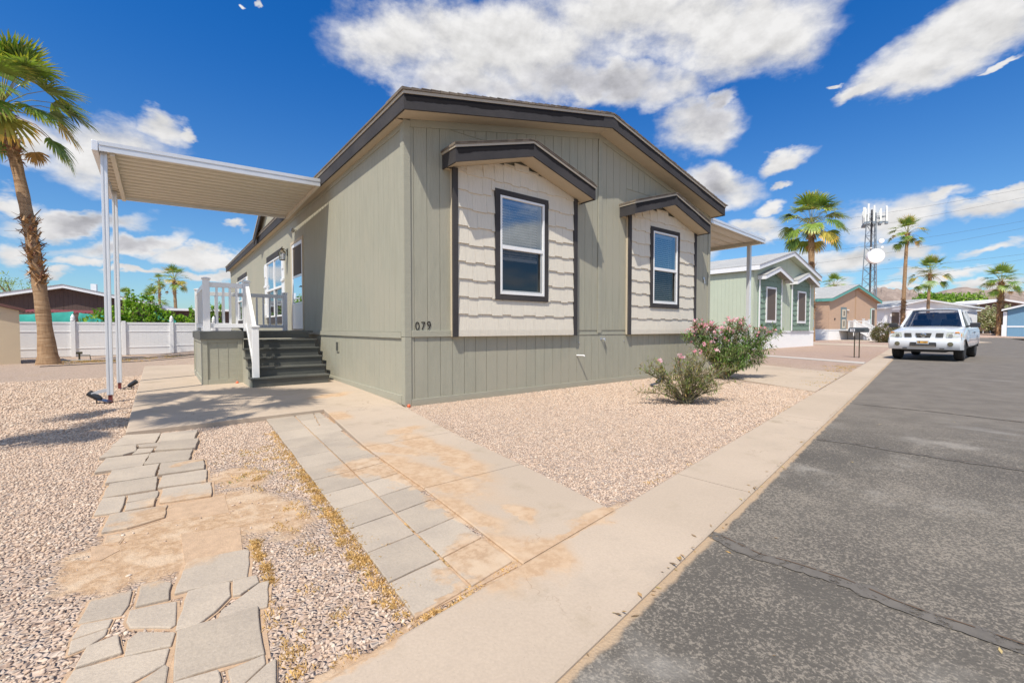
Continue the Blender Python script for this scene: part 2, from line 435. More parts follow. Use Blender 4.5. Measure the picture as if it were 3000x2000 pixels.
def dirt_mask(t, pos):
    wn_ = t.noise(pos, 4.5, 5.0, 0.62, col=True)
    pw = t.vmath('ADD', pos, t.vmath('SCALE', t.vmath('SUBTRACT', wn_, (0.5, 0.5, 0.5)).outputs[0], scale=0.30).outputs[0]).outputs[0]
    sp = t.new('ShaderNodeSeparateXYZ'); t.l.new(pw, sp.inputs[0])
    cb = t.new('ShaderNodeCombineXYZ'); t.l.new(sp.outputs[0], cb.inputs[0]); t.l.new(sp.outputs[1], cb.inputs[1])
    fld = None
    for (x, y, a, rx, ry) in DIRT_BLOBS:
        m_ = t.mapping(cb.outputs[0], loc=(x, y, 0), rot=(0, 0, a), scale=(rx, ry, 1), typ='TEXTURE')
        v = t.math('SUBTRACT', 1.0, t.vmath('DOT_PRODUCT', m_, m_).outputs['Value'])
        fld = v if fld is None else t.math('MAXIMUM', fld, v)
    n_ = t.noise(pos, 9.0, 8.0, 0.72)
    f2 = t.math('ADD', fld, t.math('MULTIPLY', t.math('SUBTRACT', n_, 0.5), 2.4))
    return t.smooth(f2, -0.45, 0.45), f2
def ground_like(name, kind):
    m = bpy.data.materials.new(name); m.use_nodes = True; t = NT(m.node_tree); t.n.clear()
    out = t.new('ShaderNodeOutputMaterial'); b = t.new('ShaderNodeBsdfPrincipled'); b.inputs['Specular IOR Level'].default_value = 0.25
    geo = t.new('ShaderNodeNewGeometry'); pos = geo.outputs['Position']
    big = t.noise(pos, 0.6, 4.0, 0.6); mid = t.noise(pos, 3.0, 5.0, 0.6); fine = t.noise(pos, 90.0, 3.0, 0.6)
    dust = (0.50, 0.335, 0.20)
    bh = None
    if kind == 'concrete':
        c = t.mix(t.smooth(big, 0.35, 0.65), (0.43, 0.342, 0.255), (0.475, 0.378, 0.283))
        c = t.mix(t.smooth(mid, 0.55, 0.8), c, (0.36, 0.285, 0.20))
        crk = t.voro(t.vmath('ADD', pos, t.vmath('SCALE', t.noise(pos, 3.0, 4.0, 0.6, col=True), scale=0.5).outputs[0]).outputs[0], 0.75, 'DISTANCE_TO_EDGE')
        c = t.mix(t.math('MULTIPLY', t.math('MULTIPLY', t.smooth(crk, 0.0035, 0.0), 0.6), t.smooth(big, 0.47, 0.55)), c, (0.20, 0.13, 0.08))
        c = t.mix(t.math('MULTIPLY', t.smooth(t.noise(pos, 1.3, 6.0, 0.7), 0.54, 0.72), 0.30), c, (0.30, 0.25, 0.195))
        c = t.vmath('SCALE', c, scale=t.math('ADD', 0.86, t.math('MULTIPLY', fine, 0.28))).outputs[0]
        spk = t.voro(pos, 55.0); c = t.mix(t.math('MULTIPLY', t.smooth(spk, 0.10, 0.04), 0.5), c, (0.16, 0.13, 0.1))
        bh = t.math('ADD', t.math('MULTIPLY', fine, 0.5), t.noise(pos, 18.0, 4.0))
        rough = 0.9
    elif kind == 'paver':
        oi = t.new('ShaderNodeObjectInfo')
        c = t.mix(t.smooth(mid, 0.35, 0.7), (0.45, 0.372, 0.285), (0.385, 0.32, 0.25))
        c = t.vmath('SCALE', c, scale=t.math('ADD', 0.90, t.math('MULTIPLY', oi.outputs['Random'], 0.16))).outputs[0]
        c = t.vmath('SCALE', c, scale=t.math('ADD', 0.80, t.math('MULTIPLY', fine, 0.40))).outputs[0]
        spk = t.voro(pos, 70.0); c = t.mix(t.math('MULTIPLY', t.smooth(spk, 0.13, 0.05), 0.6), c, (0.52, 0.48, 0.42))
        sp2 = t.voro(pos, 38.0); c = t.mix(t.math('MULTIPLY', t.smooth(sp2, 0.09, 0.03), 0.7), c, (0.12, 0.1, 0.085))
        bh = t.math('ADD', t.math('MULTIPLY', fine, 0.7), t.noise(pos, 35.0, 4.0))
        rough = 0.92
    elif kind == 'gravel':
        v1 = t.new('ShaderNodeTexVoronoi'); t.l.new(pos, v1.inputs['Vector']); v1.inputs['Scale'].default_value = 46.0
        cs = t.new('ShaderNodeSeparateColor'); t.l.new(v1.outputs['Color'], cs.inputs[0])
        c = t.ramp(cs.outputs[0], [(0.0, (0.38, 0.26, 0.19)), (0.18, (0.50, 0.365, 0.27)), (0.45, (0.57, 0.42, 0.315)), (0.7, (0.64, 0.49, 0.38)), (0.9, (0.52, 0.41, 0.33)), (1.0, (0.70, 0.57, 0.45))])
        edge = t.voro(pos, 46.0, 'DISTANCE_TO_EDGE')
        c = t.mix(t.math('MULTIPLY', t.smooth(edge, 0.08, 0.0), 0.30), c, (0.26, 0.18, 0.12))
        c = t.mix(t.math('MULTIPLY', t.smooth(big, 0.5, 0.72), 0.35), c, (0.50, 0.36, 0.24))
        c = t.mix(t.math('MULTIPLY', t.smooth(mid, 0.58, 0.75), 0.35), c, (0.30, 0.22, 0.16))
        # farther yards: pinker decorative rock
        spx = t.new('ShaderNodeSeparateXYZ'); t.l.new(pos, spx.inputs[0])
        c = t.mix(t.math('MULTIPLY', t.smooth(spx.outputs[0], 12.0, 17.0), 0.45), c, (0.50, 0.33, 0.26))
        bh = t.math('MULTIPLY', t.smooth(edge, 0.0, 0.35), 2.2)
        rough = 0.95
    if kind != 'plain':
        dm, df = dirt_mask(t, pos)
        dn = t.noise(pos, 26.0, 5.0, 0.7)
        dcol = t.mix(t.smooth(dn, 0.40, 0.62), (0.40, 0.255, 0.145), (0.52, 0.36, 0.225))
        dcol = t.mix(t.smooth(t.noise(pos, 6.0, 4.0, 0.6), 0.45, 0.65), dcol, (0.55, 0.405, 0.27))
        amt = 0.86 if kind != 'gravel' else 0.97
        c = t.mix(t.math('MULTIPLY', dm, amt), c, dcol)
        if kind == 'concrete':
            fringe = t.smooth(df, -1.6, 0.1); c = t.mix(t.math('MULTIPLY', fringe, 0.30), c, dust)
        bh = t.math('ADD', t.math('MULTIPLY', bh, t.math('SUBTRACT', 1.0, dm)), t.math('MULTIPLY', dm, t.math('ADD', 0.8, t.math('MULTIPLY', dn, 1.5))))
    t.put(b.inputs['Base Color'], c); b.inputs['Roughness'].default_value = rough
    bn = t.new('ShaderNodeBump'); bn.inputs['Strength'].default_value = {'gravel': 0.9, 'concrete': 0.22, 'paver': 0.35}[kind]
    bn.inputs['Distance'].default_value = 0.008
    t.l.new(bh, bn.inputs['Height']); t.l.new(bn.outputs[0], b.inputs['Normal'])
    t.l.new(b.outputs[0], out.inputs[0]); MATS[name] = m
    return m
def asphalt_mat():
    m = bpy.data.materials.new('asphalt'); m.use_nodes = True; t = NT(m.node_tree); t.n.clear()
    out = t.new('ShaderNodeOutputMaterial'); b = t.new('ShaderNodeBsdfPrincipled'); b.inputs['Specular IOR Level'].default_value = 0.3
    geo = t.new('ShaderNodeNewGeometry'); pos = geo.outputs['Position']
    big = t.noise(pos, 0.45, 5.0, 0.6); mid = t.noise(pos, 2.2, 5.0, 0.65); fine = t.noise(pos, 78.0, 4.0, 0.7, 0.4)
    v = t.voro(pos, 85.0)
    base = t.mix(t.smooth(big, 0.35, 0.65), (0.098, 0.086, 0.071), (0.130, 0.114, 0.092))
    wear = t.math('ADD', t.math('MULTIPLY', t.math('SUBTRACT', mid, 0.5), 0.28), t.math('ADD', fine, t.math('MULTIPLY', t.math('SUBTRACT', big, 0.5), 0.25)))
    base = t.mix(t.math('MULTIPLY', t.smooth(wear, 0.48, 0.60), 0.72), base, (0.30, 0.255, 0.200))
    base = t.mix(t.math('MULTIPLY', t.smooth(t.noise(pos, 0.9, 6.0, 0.6), 0.54, 0.70), 0.60), base, (0.36, 0.33, 0.285))
    sp = t.new('ShaderNodeSeparateXYZ'); t.l.new(pos, sp.inputs[0])
    base = t.mix(t.smooth(sp.outputs[0], 4.5, 9.0), base, t.mix(t.smooth(mid, 0.3, 0.7), (0.140, 0.120, 0.098), (0.185, 0.160, 0.131)))
    base = t.mix(t.math('MULTIPLY', t.smooth(t.noise(t.mapping(pos, rot=(0, 0, 0.15), scale=(1, 0.35, 1)), 1.3, 5.0, 0.6), 0.60, 0.74), 0.4), base, (0.33, 0.31, 0.28))
    # dust lying against the gutter edge
    dn = t.vmath('DOT_PRODUCT', t.vmath('SUBTRACT', pos, (2.0, 1.63, 0)).outputs[0], (math.sin(R(8.65)), -math.cos(R(8.65)), 0)).outputs['Value']
    dn2 = t.math('ADD', dn, t.math('MULTIPLY', t.math('SUBTRACT', t.noise(pos, 7.0, 5.0, 0.7), 0.5), 0.07))
    base = t.mix(t.math('MULTIPLY', t.smooth(dn2, 0.548, 0.522), 0.85), base, (0.45, 0.32, 0.20))
    t.put(b.inputs['Base Color'], base); b.inputs['Roughness'].default_value = 0.85
    bn = t.new('ShaderNodeBump'); bn.inputs['Strength'].default_value = 0.5; bn.inputs['Distance'].default_value = 0.006
    t.l.new(t.math('ADD', fine, t.math('MULTIPLY', v, 0.8)), bn.inputs['Height']); t.l.new(bn.outputs[0], b.inputs['Normal'])
    t.l.new(b.outputs[0], out.inputs[0]); MATS['asphalt'] = m
    return m
def shingle_mat(name, c0, c1):
    m = bpy.data.materials.new(name); m.use_nodes = True; t = NT(m.node_tree); t.n.clear()
    out = t.new('ShaderNodeOutputMaterial'); b = t.new('ShaderNodeBsdfPrincipled'); b.inputs['Roughness'].default_value = 0.95
    tcn = t.new('ShaderNodeTexCoord')
    br = t.new('ShaderNodeTexBrick'); t.l.new(t.mapping(tcn.outputs['Object'], rot=(0, 0, PI / 2)), br.inputs[0])
    br.inputs['Color1'].default_value = (*c0, 1); br.inputs['Color2'].default_value = (*c1, 1)
    br.inputs['Mortar'].default_value = (*[x * 0.6 for x in c0], 1); br.inputs['Scale'].default_value = 1.0
    br.inputs['Brick Width'].default_value = 0.3; br.inputs['Row Height'].default_value = 0.14; br.inputs['Mortar Size'].default_value = 0.008
    n_ = t.noise(tcn.outputs['Object'], 40.0, 3.0)
    t.put(b.inputs['Base Color'], t.vmath('SCALE', br.outputs[0], scale=t.math('ADD', 0.7, t.math('MULTIPLY', n_, 0.6))).outputs[0])
    t.l.new(b.outputs[0], out.inputs[0]); MATS[name] = m
    return m

# ================================================================== GROUND
def ss(v, a, b):
    t = min(1.0, max(0.0, (v - a) / (b - a))) if a != b else 0
    return t * t * (3 - 2 * t)
SA = R(8.65); SU = Vector((math.cos(SA), math.sin(SA))); SN = Vector((-math.sin(SA), math.cos(SA))); SO = Vector((2.0, 1.63))
FX, FY = math.cos(YAW), math.sin(YAW)
def to_st(x, y):
    d = Vector((x, y)) - SO; return d.dot(SU), d.dot(SN)
def from_st(t, s):
    p = SO + SU * t + SN * s; return p.x, p.y
END_T = 68.0                                   # the street ends in a cross street here
def gz(x, y):
    d = x * FX + y * FY
    t, s = to_st(x, y)
    z = -0.02 * ss(y, 2.5, 6.0) * ss(x, 2.5, 2.0)
    z -= 0.18 * ss(y, 7.0, 26.0) * ss(x, 2.6, -1.0)
    if s < -0.02 and t < END_T + 7: z = -0.16
    z += 0.30 * ss(d, 52, 58) + 0.30 * ss(d, 58, 75)
    return z
gm = ground_like('gravel', 'gravel'); cm = ground_like('concrete', 'concrete'); pm = ground_like('paver', 'paver'); am = asphalt_mat()
def axis_vals(a, b, near, step, grow):
    out = [0.0]; st = step
    while out[-1] < b:
        if out[-1] > near: st *= grow
        out.append(out[-1] + st)
    neg = [0.0]; st = step
    while neg[-1] > a:
        if neg[-1] < -near: st *= grow
        neg.append(neg[-1] - st)
    return sorted(set(neg + out))
ts = axis_vals(-2500, 4500, 12, 0.5, 1.12); svs = axis_vals(-3000, 4500, 12, 0.5, 1.12)
svs = sorted(set([s for s in svs if abs(s) > 0.3] + [-0.12, -0.02, 0.0, 0.25]))
g = MB(); P = []
for s in svs:
    for t in ts:
        x, y = from_st(t, s); P.append((x, y, gz(x, y)))
n = len(ts)
g.add(P, [[j*n+i, j*n+i+1, (j+1)*n+i+1, (j+1)*n+i] for j in range(len(svs)-1) for i in range(n-1)])
ground = g.build('ground', gm, smooth=True, fix=False); tag(ground, kind='structure')

def strip_ts(t0, t1, s0, s1, z, steps=1):
    m_ = MB()
    for i in range(steps):
        a = t0 + (t1 - t0) * i / steps; b = t0 + (t1 - t0) * (i + 1) / steps
        m_.add([(*from_st(a, s0), z), (*from_st(b, s0), z), (*from_st(b, s1), z), (*from_st(a, s1), z)], [[0, 1, 2, 3]])
    return m_
# street, with the cross street at its end
st = strip_ts(-40, END_T, -8.0, -0.50, -0.018)
st.add([(*from_st(END_T, -60), -0.018), (*from_st(END_T + 6.6, -60), -0.018), (*from_st(END_T + 6.6, 3.0), -0.018), (*from_st(END_T, 3.0), -0.018)], [[0, 1, 2, 3]])
street = st.build('street', am); tag(street, kind='structure')
# crack sealer and patched joints across the street
def ribbon(pts, wfun, z, sub=14, seed=0):
    rnd = random.Random(seed); m_ = MB(); L = []
    pts = [Vector((p[0], p[1], 0)) for p in pts]
    for i in range(len(pts) - 1):
        for k in range(sub): L.append(pts[i].lerp(pts[i+1], k / sub))
    L.append(pts[-1]); A = []
    for i, p in enumerate(L):
        d = (L[min(i+1, len(L)-1)] - L[max(0, i-1)]).normalized(); nn = Vector((-d.y, d.x, 0))
        o = (noise.noise(p * 5.0) * 0.012); wv_ = wfun(i / len(L)) * (0.8 + 0.8 * abs(noise.noise(p * 11.0)))
        A.append((p + nn * (o + wv_), p + nn * (o - wv_)))
    V = []
    for a, b in A: V += [(a.x, a.y, z), (b.x, b.y, z)]
    m_.add(V, [[2*i, 2*i+1, 2*i+3, 2*i+2] for i in range(len(A)-1)])
    return m_
seal = mat('crack_sealer', (0.135, 0.118, 0.098), 0.85, var=0.2, vscale=14.0)
def ragged_alpha(m, scale, lo, hi):
    t = NT(m.node_tree); out = [n for n in m.node_tree.nodes if n.type == 'OUTPUT_MATERIAL'][0]; src = out.inputs[0].links[0].from_socket
    geo = t.new('ShaderNodeNewGeometry'); tp = t.new('ShaderNodeBsdfTransparent'); mx = t.new('ShaderNodeMixShader')
    t.l.new(t.smooth(t.noise(geo.outputs['Position'], scale, 6.0, 0.75), lo, hi), mx.inputs[0]); t.l.new(tp.outputs[0], mx.inputs[1]); t.l.new(src, mx.inputs[2]); t.l.new(mx.outputs[0], out.inputs[0])
ragged_alpha(seal, 16.0, 0.34, 0.50)
for i, (pts, wd) in enumerate(((CRACK_A, 0.048), (CRACK_B, 0.032), (CRACK_C, 0.016))):
    ext = list(pts) + [(pts[-1][0] + 0.15, pts[-1][1] - 3.5)]
    o = ribbon(ext, lambda q, wd=wd: wd, -0.0135, 16, i).build('street_patch', seal, fix=False); tag(o, kind='structure')
    fresh_ = 'crack_line' not in MATS
    dark = mat('crack_line', (0.13, 0.08, 0.045), 0.95)
    if fresh_: ragged_alpha(dark, 9.0, 0.42, 0.52)
    o = ribbon([(p[0] + wd * 0.5, p[1]) for p in ext], lambda q: 0.0035, -0.0105, 16, i + 5).build('street_crack', dark, fix=False); tag(o, kind='structure')

# ribbon kerb in ten-foot pours
kb = MB(); t0 = -14.3
while t0 < END_T:
    t1 = min(t0 + 3.05, END_T)
    a = t0 + 0.005; b = t1 - 0.005
    V = []
    for t in (a, b):
        for (s, z) in ((0.0, -0.25), (0.0, 0.010), (-0.012, 0.014), (-0.40, 0.002), (-0.488, 0.001), (-0.50, -0.010), (-0.50, -0.25)):
            V.append((*from_st(t, s), z))
    m7 = 7
    kb.add(V, [[i, i+1, m7+i+1, m7+i] for i in range(6)] + [list(range(7)), list(range(7, 14))[::-1]])
    t0 = t1
kerb = kb.build('kerb', cm); tag(kerb, kind='structure')
kx = strip_ts(END_T, END_T + 0.5, 3.0, 60, 0.0)
kx.add([(*from_st(END_T + 6.6, -60), 0.0), (*from_st(END_T + 7.2, -60), 0.0), (*from_st(END_T + 7.2, 40), 0.0), (*from_st(END_T + 6.6, 40), 0.0)], [[0, 1, 2, 3]])
kx = kx.build('kerb', cm); tag(kx, kind='structure')

# front walk and porch slab
def cz(x, y): return 0.012 + 0.02 * ss(y, 3.5, 6.0) + 0.05 * ss(y, 5.7, 8.4)
walk = MB()
def lerp_poly(xl0, yl0, xl1, yl1, xr0, yr0, xr1, yr1): return [(xl0, yl0), (xr0, yr0), (xr1, yr1), (xl1, yl1)]
WL = [(1.262, 1.520), (1.345, 2.66), (1.405, 3.93), (1.60, 6.0)]
WR = [(2.055, 1.640), (2.19, 2.66), (2.31, 3.93), (2.56, 5.62)]
def slabpiece(l0, l1, r0, r1, gap=0.004, nsub=6):
    V = []; N = nsub
    for i in range(N + 1):
        q = i / N; a = Vector(l0).lerp(Vector(l1), q); b = Vector(r0).lerp(Vector(r1), q)
        V += [(a.x, a.y, -0.15), (a.x, a.y, cz(a.x, a.y) - 0.004), (a.x + 0.006, a.y, cz(a.x, a.y)), (b.x - 0.006, b.y, cz(b.x, b.y)), (b.x, b.y, cz(b.x, b.y) - 0.004), (b.x, b.y, -0.15)]
    F = []
    for i in range(N):
        for k in range(5): F.append([6*i+k, 6*i+k+1, 6*(i+1)+k+1, 6*(i+1)+k])
    F += [[0, 1, 2, 3, 4, 5], [6*N+k for k in range(6)][::-1]]
    walk.add(V, F)
for i in range(2):
    g_ = 0.0035 if i else 0
    slabpiece((WL[i][0], WL[i][1] + g_), (WL[i+1][0], WL[i+1][1] - 0.0035), (WR[i][0], WR[i][1] + g_), (WR[i+1][0], WR[i+1][1] - 0.0035))
slabpiece((WL[2][0], WL[2][1] + 0.0035), (WL[3][0], WL[3][1]), (WR[2][0], WR[2][1] + 0.0035), (2.57, 5.99))
wk = walk.build('walkway', cm); tag(wk, kind='structure')
pl = MB()
rows = [(5.995, 2.575), (6.5, 2.575), (7.2, 2.575), (8.4, 2.575), (9.9, 2.575)]
def sx0(y): return -0.33 - 0.012 * (y - 6)
def patio_rows(ys, first):
    V = []
    for y in ys:
        yl = y - (0.12 if (y == ys[0] and first) else 0); x0 = sx0(y)
        V += [(x0, yl, -0.2), (x0, yl, cz(x0, y) - 0.006), (x0 + 0.01, yl, cz(x0, y)), (2.574, y, cz(2.57, y)), (2.574, y, -0.2)]
    F = []
    for i in range(len(ys) - 1):
        for k in range(4): F.append([5*i+k, 5*i+k+1, 5*(i+1)+k+1, 5*(i+1)+k])
    m_ = 5 * (len(ys) - 1)
    F += [[0, 1, 2, 3, 4], [m_+4, m_+3, m_+2, m_+1, m_]]
    pl.add(V, F)
patio_rows([5.995, 6.5, 7.2, 8.4, 10.6], True)
patio_rows([10.607, 12.5, 15.2], False)
ps = pl.build('patio_slab', cm); tag(ps, kind='structure')

# carport driveway, neighbour paths and driveways
dv = MB()
dv.prism([(8.62, 2.655), (9.35, 4.1), (10.90, 6.1), (10.90, 18), (14.25, 18), (14.1, 6.3), (12.75, 3.29)], -0.15, 0.014)
tag(dv.build('driveway', cm), kind='structure')
pale = mat('pale_concrete', (0.47, 0.42, 0.36), 0.9, var=0.08, vscale=3.0)
dv = MB(); dv.prism([(16.55, 3.86), (17.6, 6.0), (19.0, 9.3), (19.6, 9.3), (18.3, 6.0), (17.35, 3.98)], -0.1, 0.020)
tag(dv.build('footpath', pale), kind='structure')
dv = MB()
dv.prism([(*from_st(30.5, 0.004),), (*from_st(34.5, 0.004),), (38.3, 10.0), (38.3, 24), (34.2, 24), (34.2, 10.0)], -0.1, 0.014)
dv.prism([(*from_st(44.5, 0.004),), (*from_st(50.5, 0.004),), (52.6, 12.4), (45.5, 13.6)], -0.1, 0.014)
tag(dv.build('driveway', cm), kind='structure')
# pale concrete tongue where the two streets meet, far kerb return and red paving
dv = MB(); dv.prism([(46.0, 4.62), (57.5, 6.7), (58.1, 6.2), (50.2, 3.75)], -0.1, 0.006); tag(dv.build('gutter_apron', cm), kind='structure')
redp = mat('red_paving', (0.46, 0.25, 0.19), 0.9, var=0.12, vscale=2.0)
dv = MB(); a = from_st(END_T + 7.2, -4.6); b = from_st(END_T + 7.2, 1.5); c_ = from_st(END_T + 19, 3.5); d_ = from_st(END_T + 19, -3.4)
zf = lambda x, y: gz(x, y) + 0.03
dv.prism([a, b, c_, d_], -0.3, zf); tag(dv.build('red_driveway', redp), kind='structure')

# ------------------------------------------------------------------ pavers (each slab is a thing)
rng = random.Random(7)
def in_poly(x, y, P):
    c = False; n_ = len(P); j = n_ - 1
    for i in range(n_):
        if (P[i][1] > y) != (P[j][1] > y) and x < (P[j][0]-P[i][0]) * (y-P[i][1]) / (P[j][1]-P[i][1]) + P[i][0]: c = not c
        j = i
    return c
PAVER_POLYS = []
def paver(poly, ztop, name, label, cat, group, tilt=(0, 0), rough_edge=0.004, seed=0):
    cx_ = sum(p[0] for p in poly) / len(poly); cy_ = sum(p[1] for p in poly) / len(poly)
    r_ = random.Random(seed); Q = []
    n_ = len(poly)
    for i in range(n_):                      # chipped outline: each side split into short irregular runs
        a = Vector(poly[i]); b = Vector(poly[(i+1) % n_]); L = (b - a).length; k = max(1, int(L / 0.06))
        nn = Vector((-(b-a).y, (b-a).x)).normalized()
        for q in range(k):
            p = a.lerp(b, q / k)
            if q: p = p + nn * r_.uniform(-rough_edge, rough_edge)
            Q.append((p.x - cx_, p.y - cy_))
    m_ = MB(); m_.prism(Q, -0.05, lambda x, y: x * tilt[0] + y * tilt[1])
    o = m_.build(name, pm, loc=(cx_, cy_, ztop), bevel=0.0045)
    tag(o, label, cat, group)
    PAVER_POLYS.append(poly)
    return o
ORD = ['nearest the street', 'second from the street', 'third from the street', 'fourth from the street', 'fifth from the street', 'sixth from the street', 'seventh from the street', 'eighth from the street', 'ninth from the street', 'tenth from the street', 'eleventh from the street', 'twelfth from the street', 'thirteenth from the street', 'fourteenth from the street', 'fifteenth from the street']
LY = [1.475, 1.755, 2.055, 2.37, 2.665, 2.97, 3.285, 3.60, 3.955, 4.29, 4.66, 5.07, 5.50, 5.93]
def mx_(y): return 1.247 - (5.99 - y) * 0.0600
def lx_(y): return 0.935 - (5.95 - y) * 0.050
for i in range(len(LY) - 1):
    y0, y1 = LY[i] + 0.005, LY[i+1] - 0.005; zt = 0.012 - 0.012 * ss(y0, 3, 6)
    j = lambda s=0.004: rng.uniform(-s, s)
    paver([(lx_(y0) + j(), y0 - 0.0 + j()), (mx_(y0) - 0.006, y0 + 0.04 + j()), (mx_(y1) - 0.006, y1 + 0.04), (lx_(y1) + j(), y1 + j())], zt + j(0.002), 'paver',
          'square grey paver, left column of the double row, ' + ORD[i], 'paver', 'pavers beside the walkway', (j(0.006), j(0.006)), 0.0015, i)
for i in range(len(LY) - 1):
    y0, y1 = LY[i] + 0.045, LY[i+1] + 0.035; zt = 0.012 - 0.012 * ss(y0, 3, 6)
    x0a, x0b = mx_(y0) + 0.006, mx_(y1) + 0.006; x1a, x1b = 1.255 + 0.062 * (y0 - 1.8), 1.255 + 0.062 * (y1 - 1.8)
    if i > 9: x1a += 0.03; x1b += 0.05
    if i < 11:
        paver([(x0a, y0), (x1a, y0 + 0.05), (x1b, y1 + 0.05), (x0b, y1)], zt + rng.uniform(-0.002, 0.002), 'paver',
              'square grey paver, right column touching the walkway, ' + ORD[i], 'paver', 'pavers beside the walkway', (0, 0), 0.0015, 40 + i)
    else:                                    # cracked pavers against the porch slab
        q = 0.45 if i == 11 else 0.6
        xm0 = x0a + (x1a - x0a) * q; xm1 = x0b + (x1b - x0b) * (q + 0.12)
        nm = 'cracked by the slab' if i == 12 else 'cracked in two'
        paver([(x0a, y0), (xm0 - 0.004, y0 + 0.02), (xm1 - 0.004, y1 + 0.02), (x0b, y1)], zt, 'broken_paver', 'left piece of the paver %s, right column, %s' % (nm, ORD[i]), 'paver', 'pavers beside the walkway', (0.01, 0), 0.006, 60 + i)
        paver([(xm0 + 0.004, y0 + 0.02), (x1a, y0 + 0.05), (x1b, y1 + 0.05), (xm1 + 0.004, y1 + 0.02)], zt, 'broken_paver', 'right piece of the paver %s, right column, %s' % (nm, ORD[i]), 'paver', 'pavers beside the walkway', (-0.01, 0), 0.006, 80 + i)
desc = {0: 'whole paver at the back left of the old stepping path, touching the slab', 1: 'whole paver at the back right of the old stepping path, touching the slab', 2: 'chipped left paver in the second row from the slab', 3: 'thin broken sliver between two larger pavers near the slab', 4: 'small broken wedge in the second row from the slab', 5: 'right paver in the second row from the slab, sloping corner',
 6: 'long left paver in the third row from the slab', 7: 'right paver in the third row from the slab', 8: 'left paver in the fourth row of the stepping path, pebble on top', 9: 'right paver in the fourth row, stained with soil along its back', 10: 'left paver in the fifth row of the stepping path', 11: 'right paver in the fifth row with one small soil spot', 12: 'left piece of the three-way broken paver in the sixth row', 13: 'upper right strip of the three-way broken paver in the sixth row', 14: 'lower right strip of the three-way broken paver in the sixth row', 15: 'right paver in the sixth row with a round soil stain',
 16: 'left paver half buried at the back edge of the soil drift', 17: 'right paver almost wholly buried in the soil drift', 18: 'small rounded remnant of a paver at the left edge of the soil drift', 19: 'pointed remnant of a paver at the far left of the soil drift', 20: 'buried paver under the soil drift with one bare corner', 21: 'large whole paver at the front of the soil drift, dry grass on its right', 22: 'left paver in the row just in front of the soil drift', 23: 'middle narrow paver in the row just in front of the soil drift', 24: 'middle paver with chipped corners, second row in front of the soil',
 25: 'large paver split by a wide diagonal crack, left half', 26: 'small corner piece above the wide diagonal crack', 27: 'long triangular piece right of the wide diagonal crack', 28: 'largest whole paver at the front right of the stepping path', 29: 'narrow left strip in the third row in front of the soil', 30: 'narrow left strip nearer the street than its twin', 31: 'small left paver with a loose pebble gap beside it', 32: 'middle paver left of the largest whole one', 33: 'wide paver at the front left with a cracked lower edge', 34: 'triangular piece at the very front, left of the deep gap', 35: 'front piece under the largest whole paver', 36: 'front piece between two cracks right of centre', 37: 'front right corner piece beside the gravel'}
for i, P_ in enumerate(PATH_STONES):
    buried = i in (17, 18, 19, 20)
    lab = desc.get(i, 'piece of the old stepping path')
    z_ = 0.012 if not buried else -0.001
    z_ += random.Random(i * 3).uniform(-0.003, 0.005)
    paver(P_, z_, 'paver' if len(P_) == 4 else 'broken_paver', lab, 'paver', 'old stepping path pavers', (rng.uniform(-0.02, 0.02), rng.uniform(-0.02, 0.02)), 0.0045, 100 + i)

# sand bed showing in the joints of both paver paths
sandm = mat('joint_sand', (0.47, 0.32, 0.20), 0.95, var=0.16, vscale=14.0, bump=0.5, bscale=60)
bed = MB(); BED = []
for P_ in PATH_STONES:
    cx_ = sum(p[0] for p in P_) / len(P_); cy_ = sum(p[1] for p in P_) / len(P_)
    E_ = [((p[0]-cx_)*1.13 + cx_, (p[1]-cy_)*1.13 + cy_) for p in P_]; BED.append(E_)
    zt_ = 0.0005 + 0.0001 * len(BED); bed.prism(E_, -0.06, zt_ - 0.02 * ss(cy_, 2.5, 6.0) * 0.9)
bed.prism([(lx_(LY[0]) + 0.004, LY[0] + 0.01), (1.255 - 0.02, LY[0] + 0.05), (1.255 + 0.062 * 4.1 + 0.03, 5.9), (lx_(5.9) + 0.004, 5.9)], -0.07, lambda x, y: 0.004 - 0.014 * ss(y, 3, 6))
bdo = bed.build('sand_bed', sandm); tag(bdo, kind='structure')

# ------------------------------------------------------------------ loose gravel near the viewer (real stones), as one mass
def gravel_zone(x, y):
    t, s = to_st(x, y)
    if s < 0.01: return False
    if x > 2.575 and y > 5.62: return False
    if y > 5.9 and x > sx0(y) - 0.01: return False
    # walkway
    if y > 1.5:
        xl = np.interp(y, [p[1] for p in WL], [p[0] for p in WL]); xr = np.interp(y, [p[1] for p in WR], [p[0] for p in WR])
        if xl - 0.01 < x < xr + 0.008: return False
    elif x > 1.2 and x < 2.05: return False
    if LY[0] < y < 6.0 and lx_(y) - 0.006 < x < 1.45: return False
    if x > 8.6 and y > 2.6 and in_poly(x, y, [(8.62, 2.655), (9.35, 4.1), (10.90, 6.1), (10.90, 18), (14.25, 18), (14.1, 6.3), (12.75, 3.29)]): return False
    if y < 6.2 and -0.6 < x < 0.45:
        for P_ in BED:
            if in_poly(x, y, P_): return False
    return True
def dirt_amt(x, y):
    b = -9
    for (bx, by, a, rx, ry) in DIRT_BLOBS:
        u = ((x-bx)*math.cos(a) + (y-by)*math.sin(a)) / rx; v = (-(x-bx)*math.sin(a) + (y-by)*math.cos(a)) / ry
        b = max(b, 1 - u*u - v*v)
    return b
nr = np.random.default_rng(3)
ico_v = []; bm = bmesh.new(); bmesh.ops.create_icosphere(bm, subdivisions=1, radius=1.0)
ico_v = np.array([v.co[:] for v in bm.verts]); ico_f = np.array([[v.index for v in f.verts] for f in bm.faces]); bm.free()
spots = []
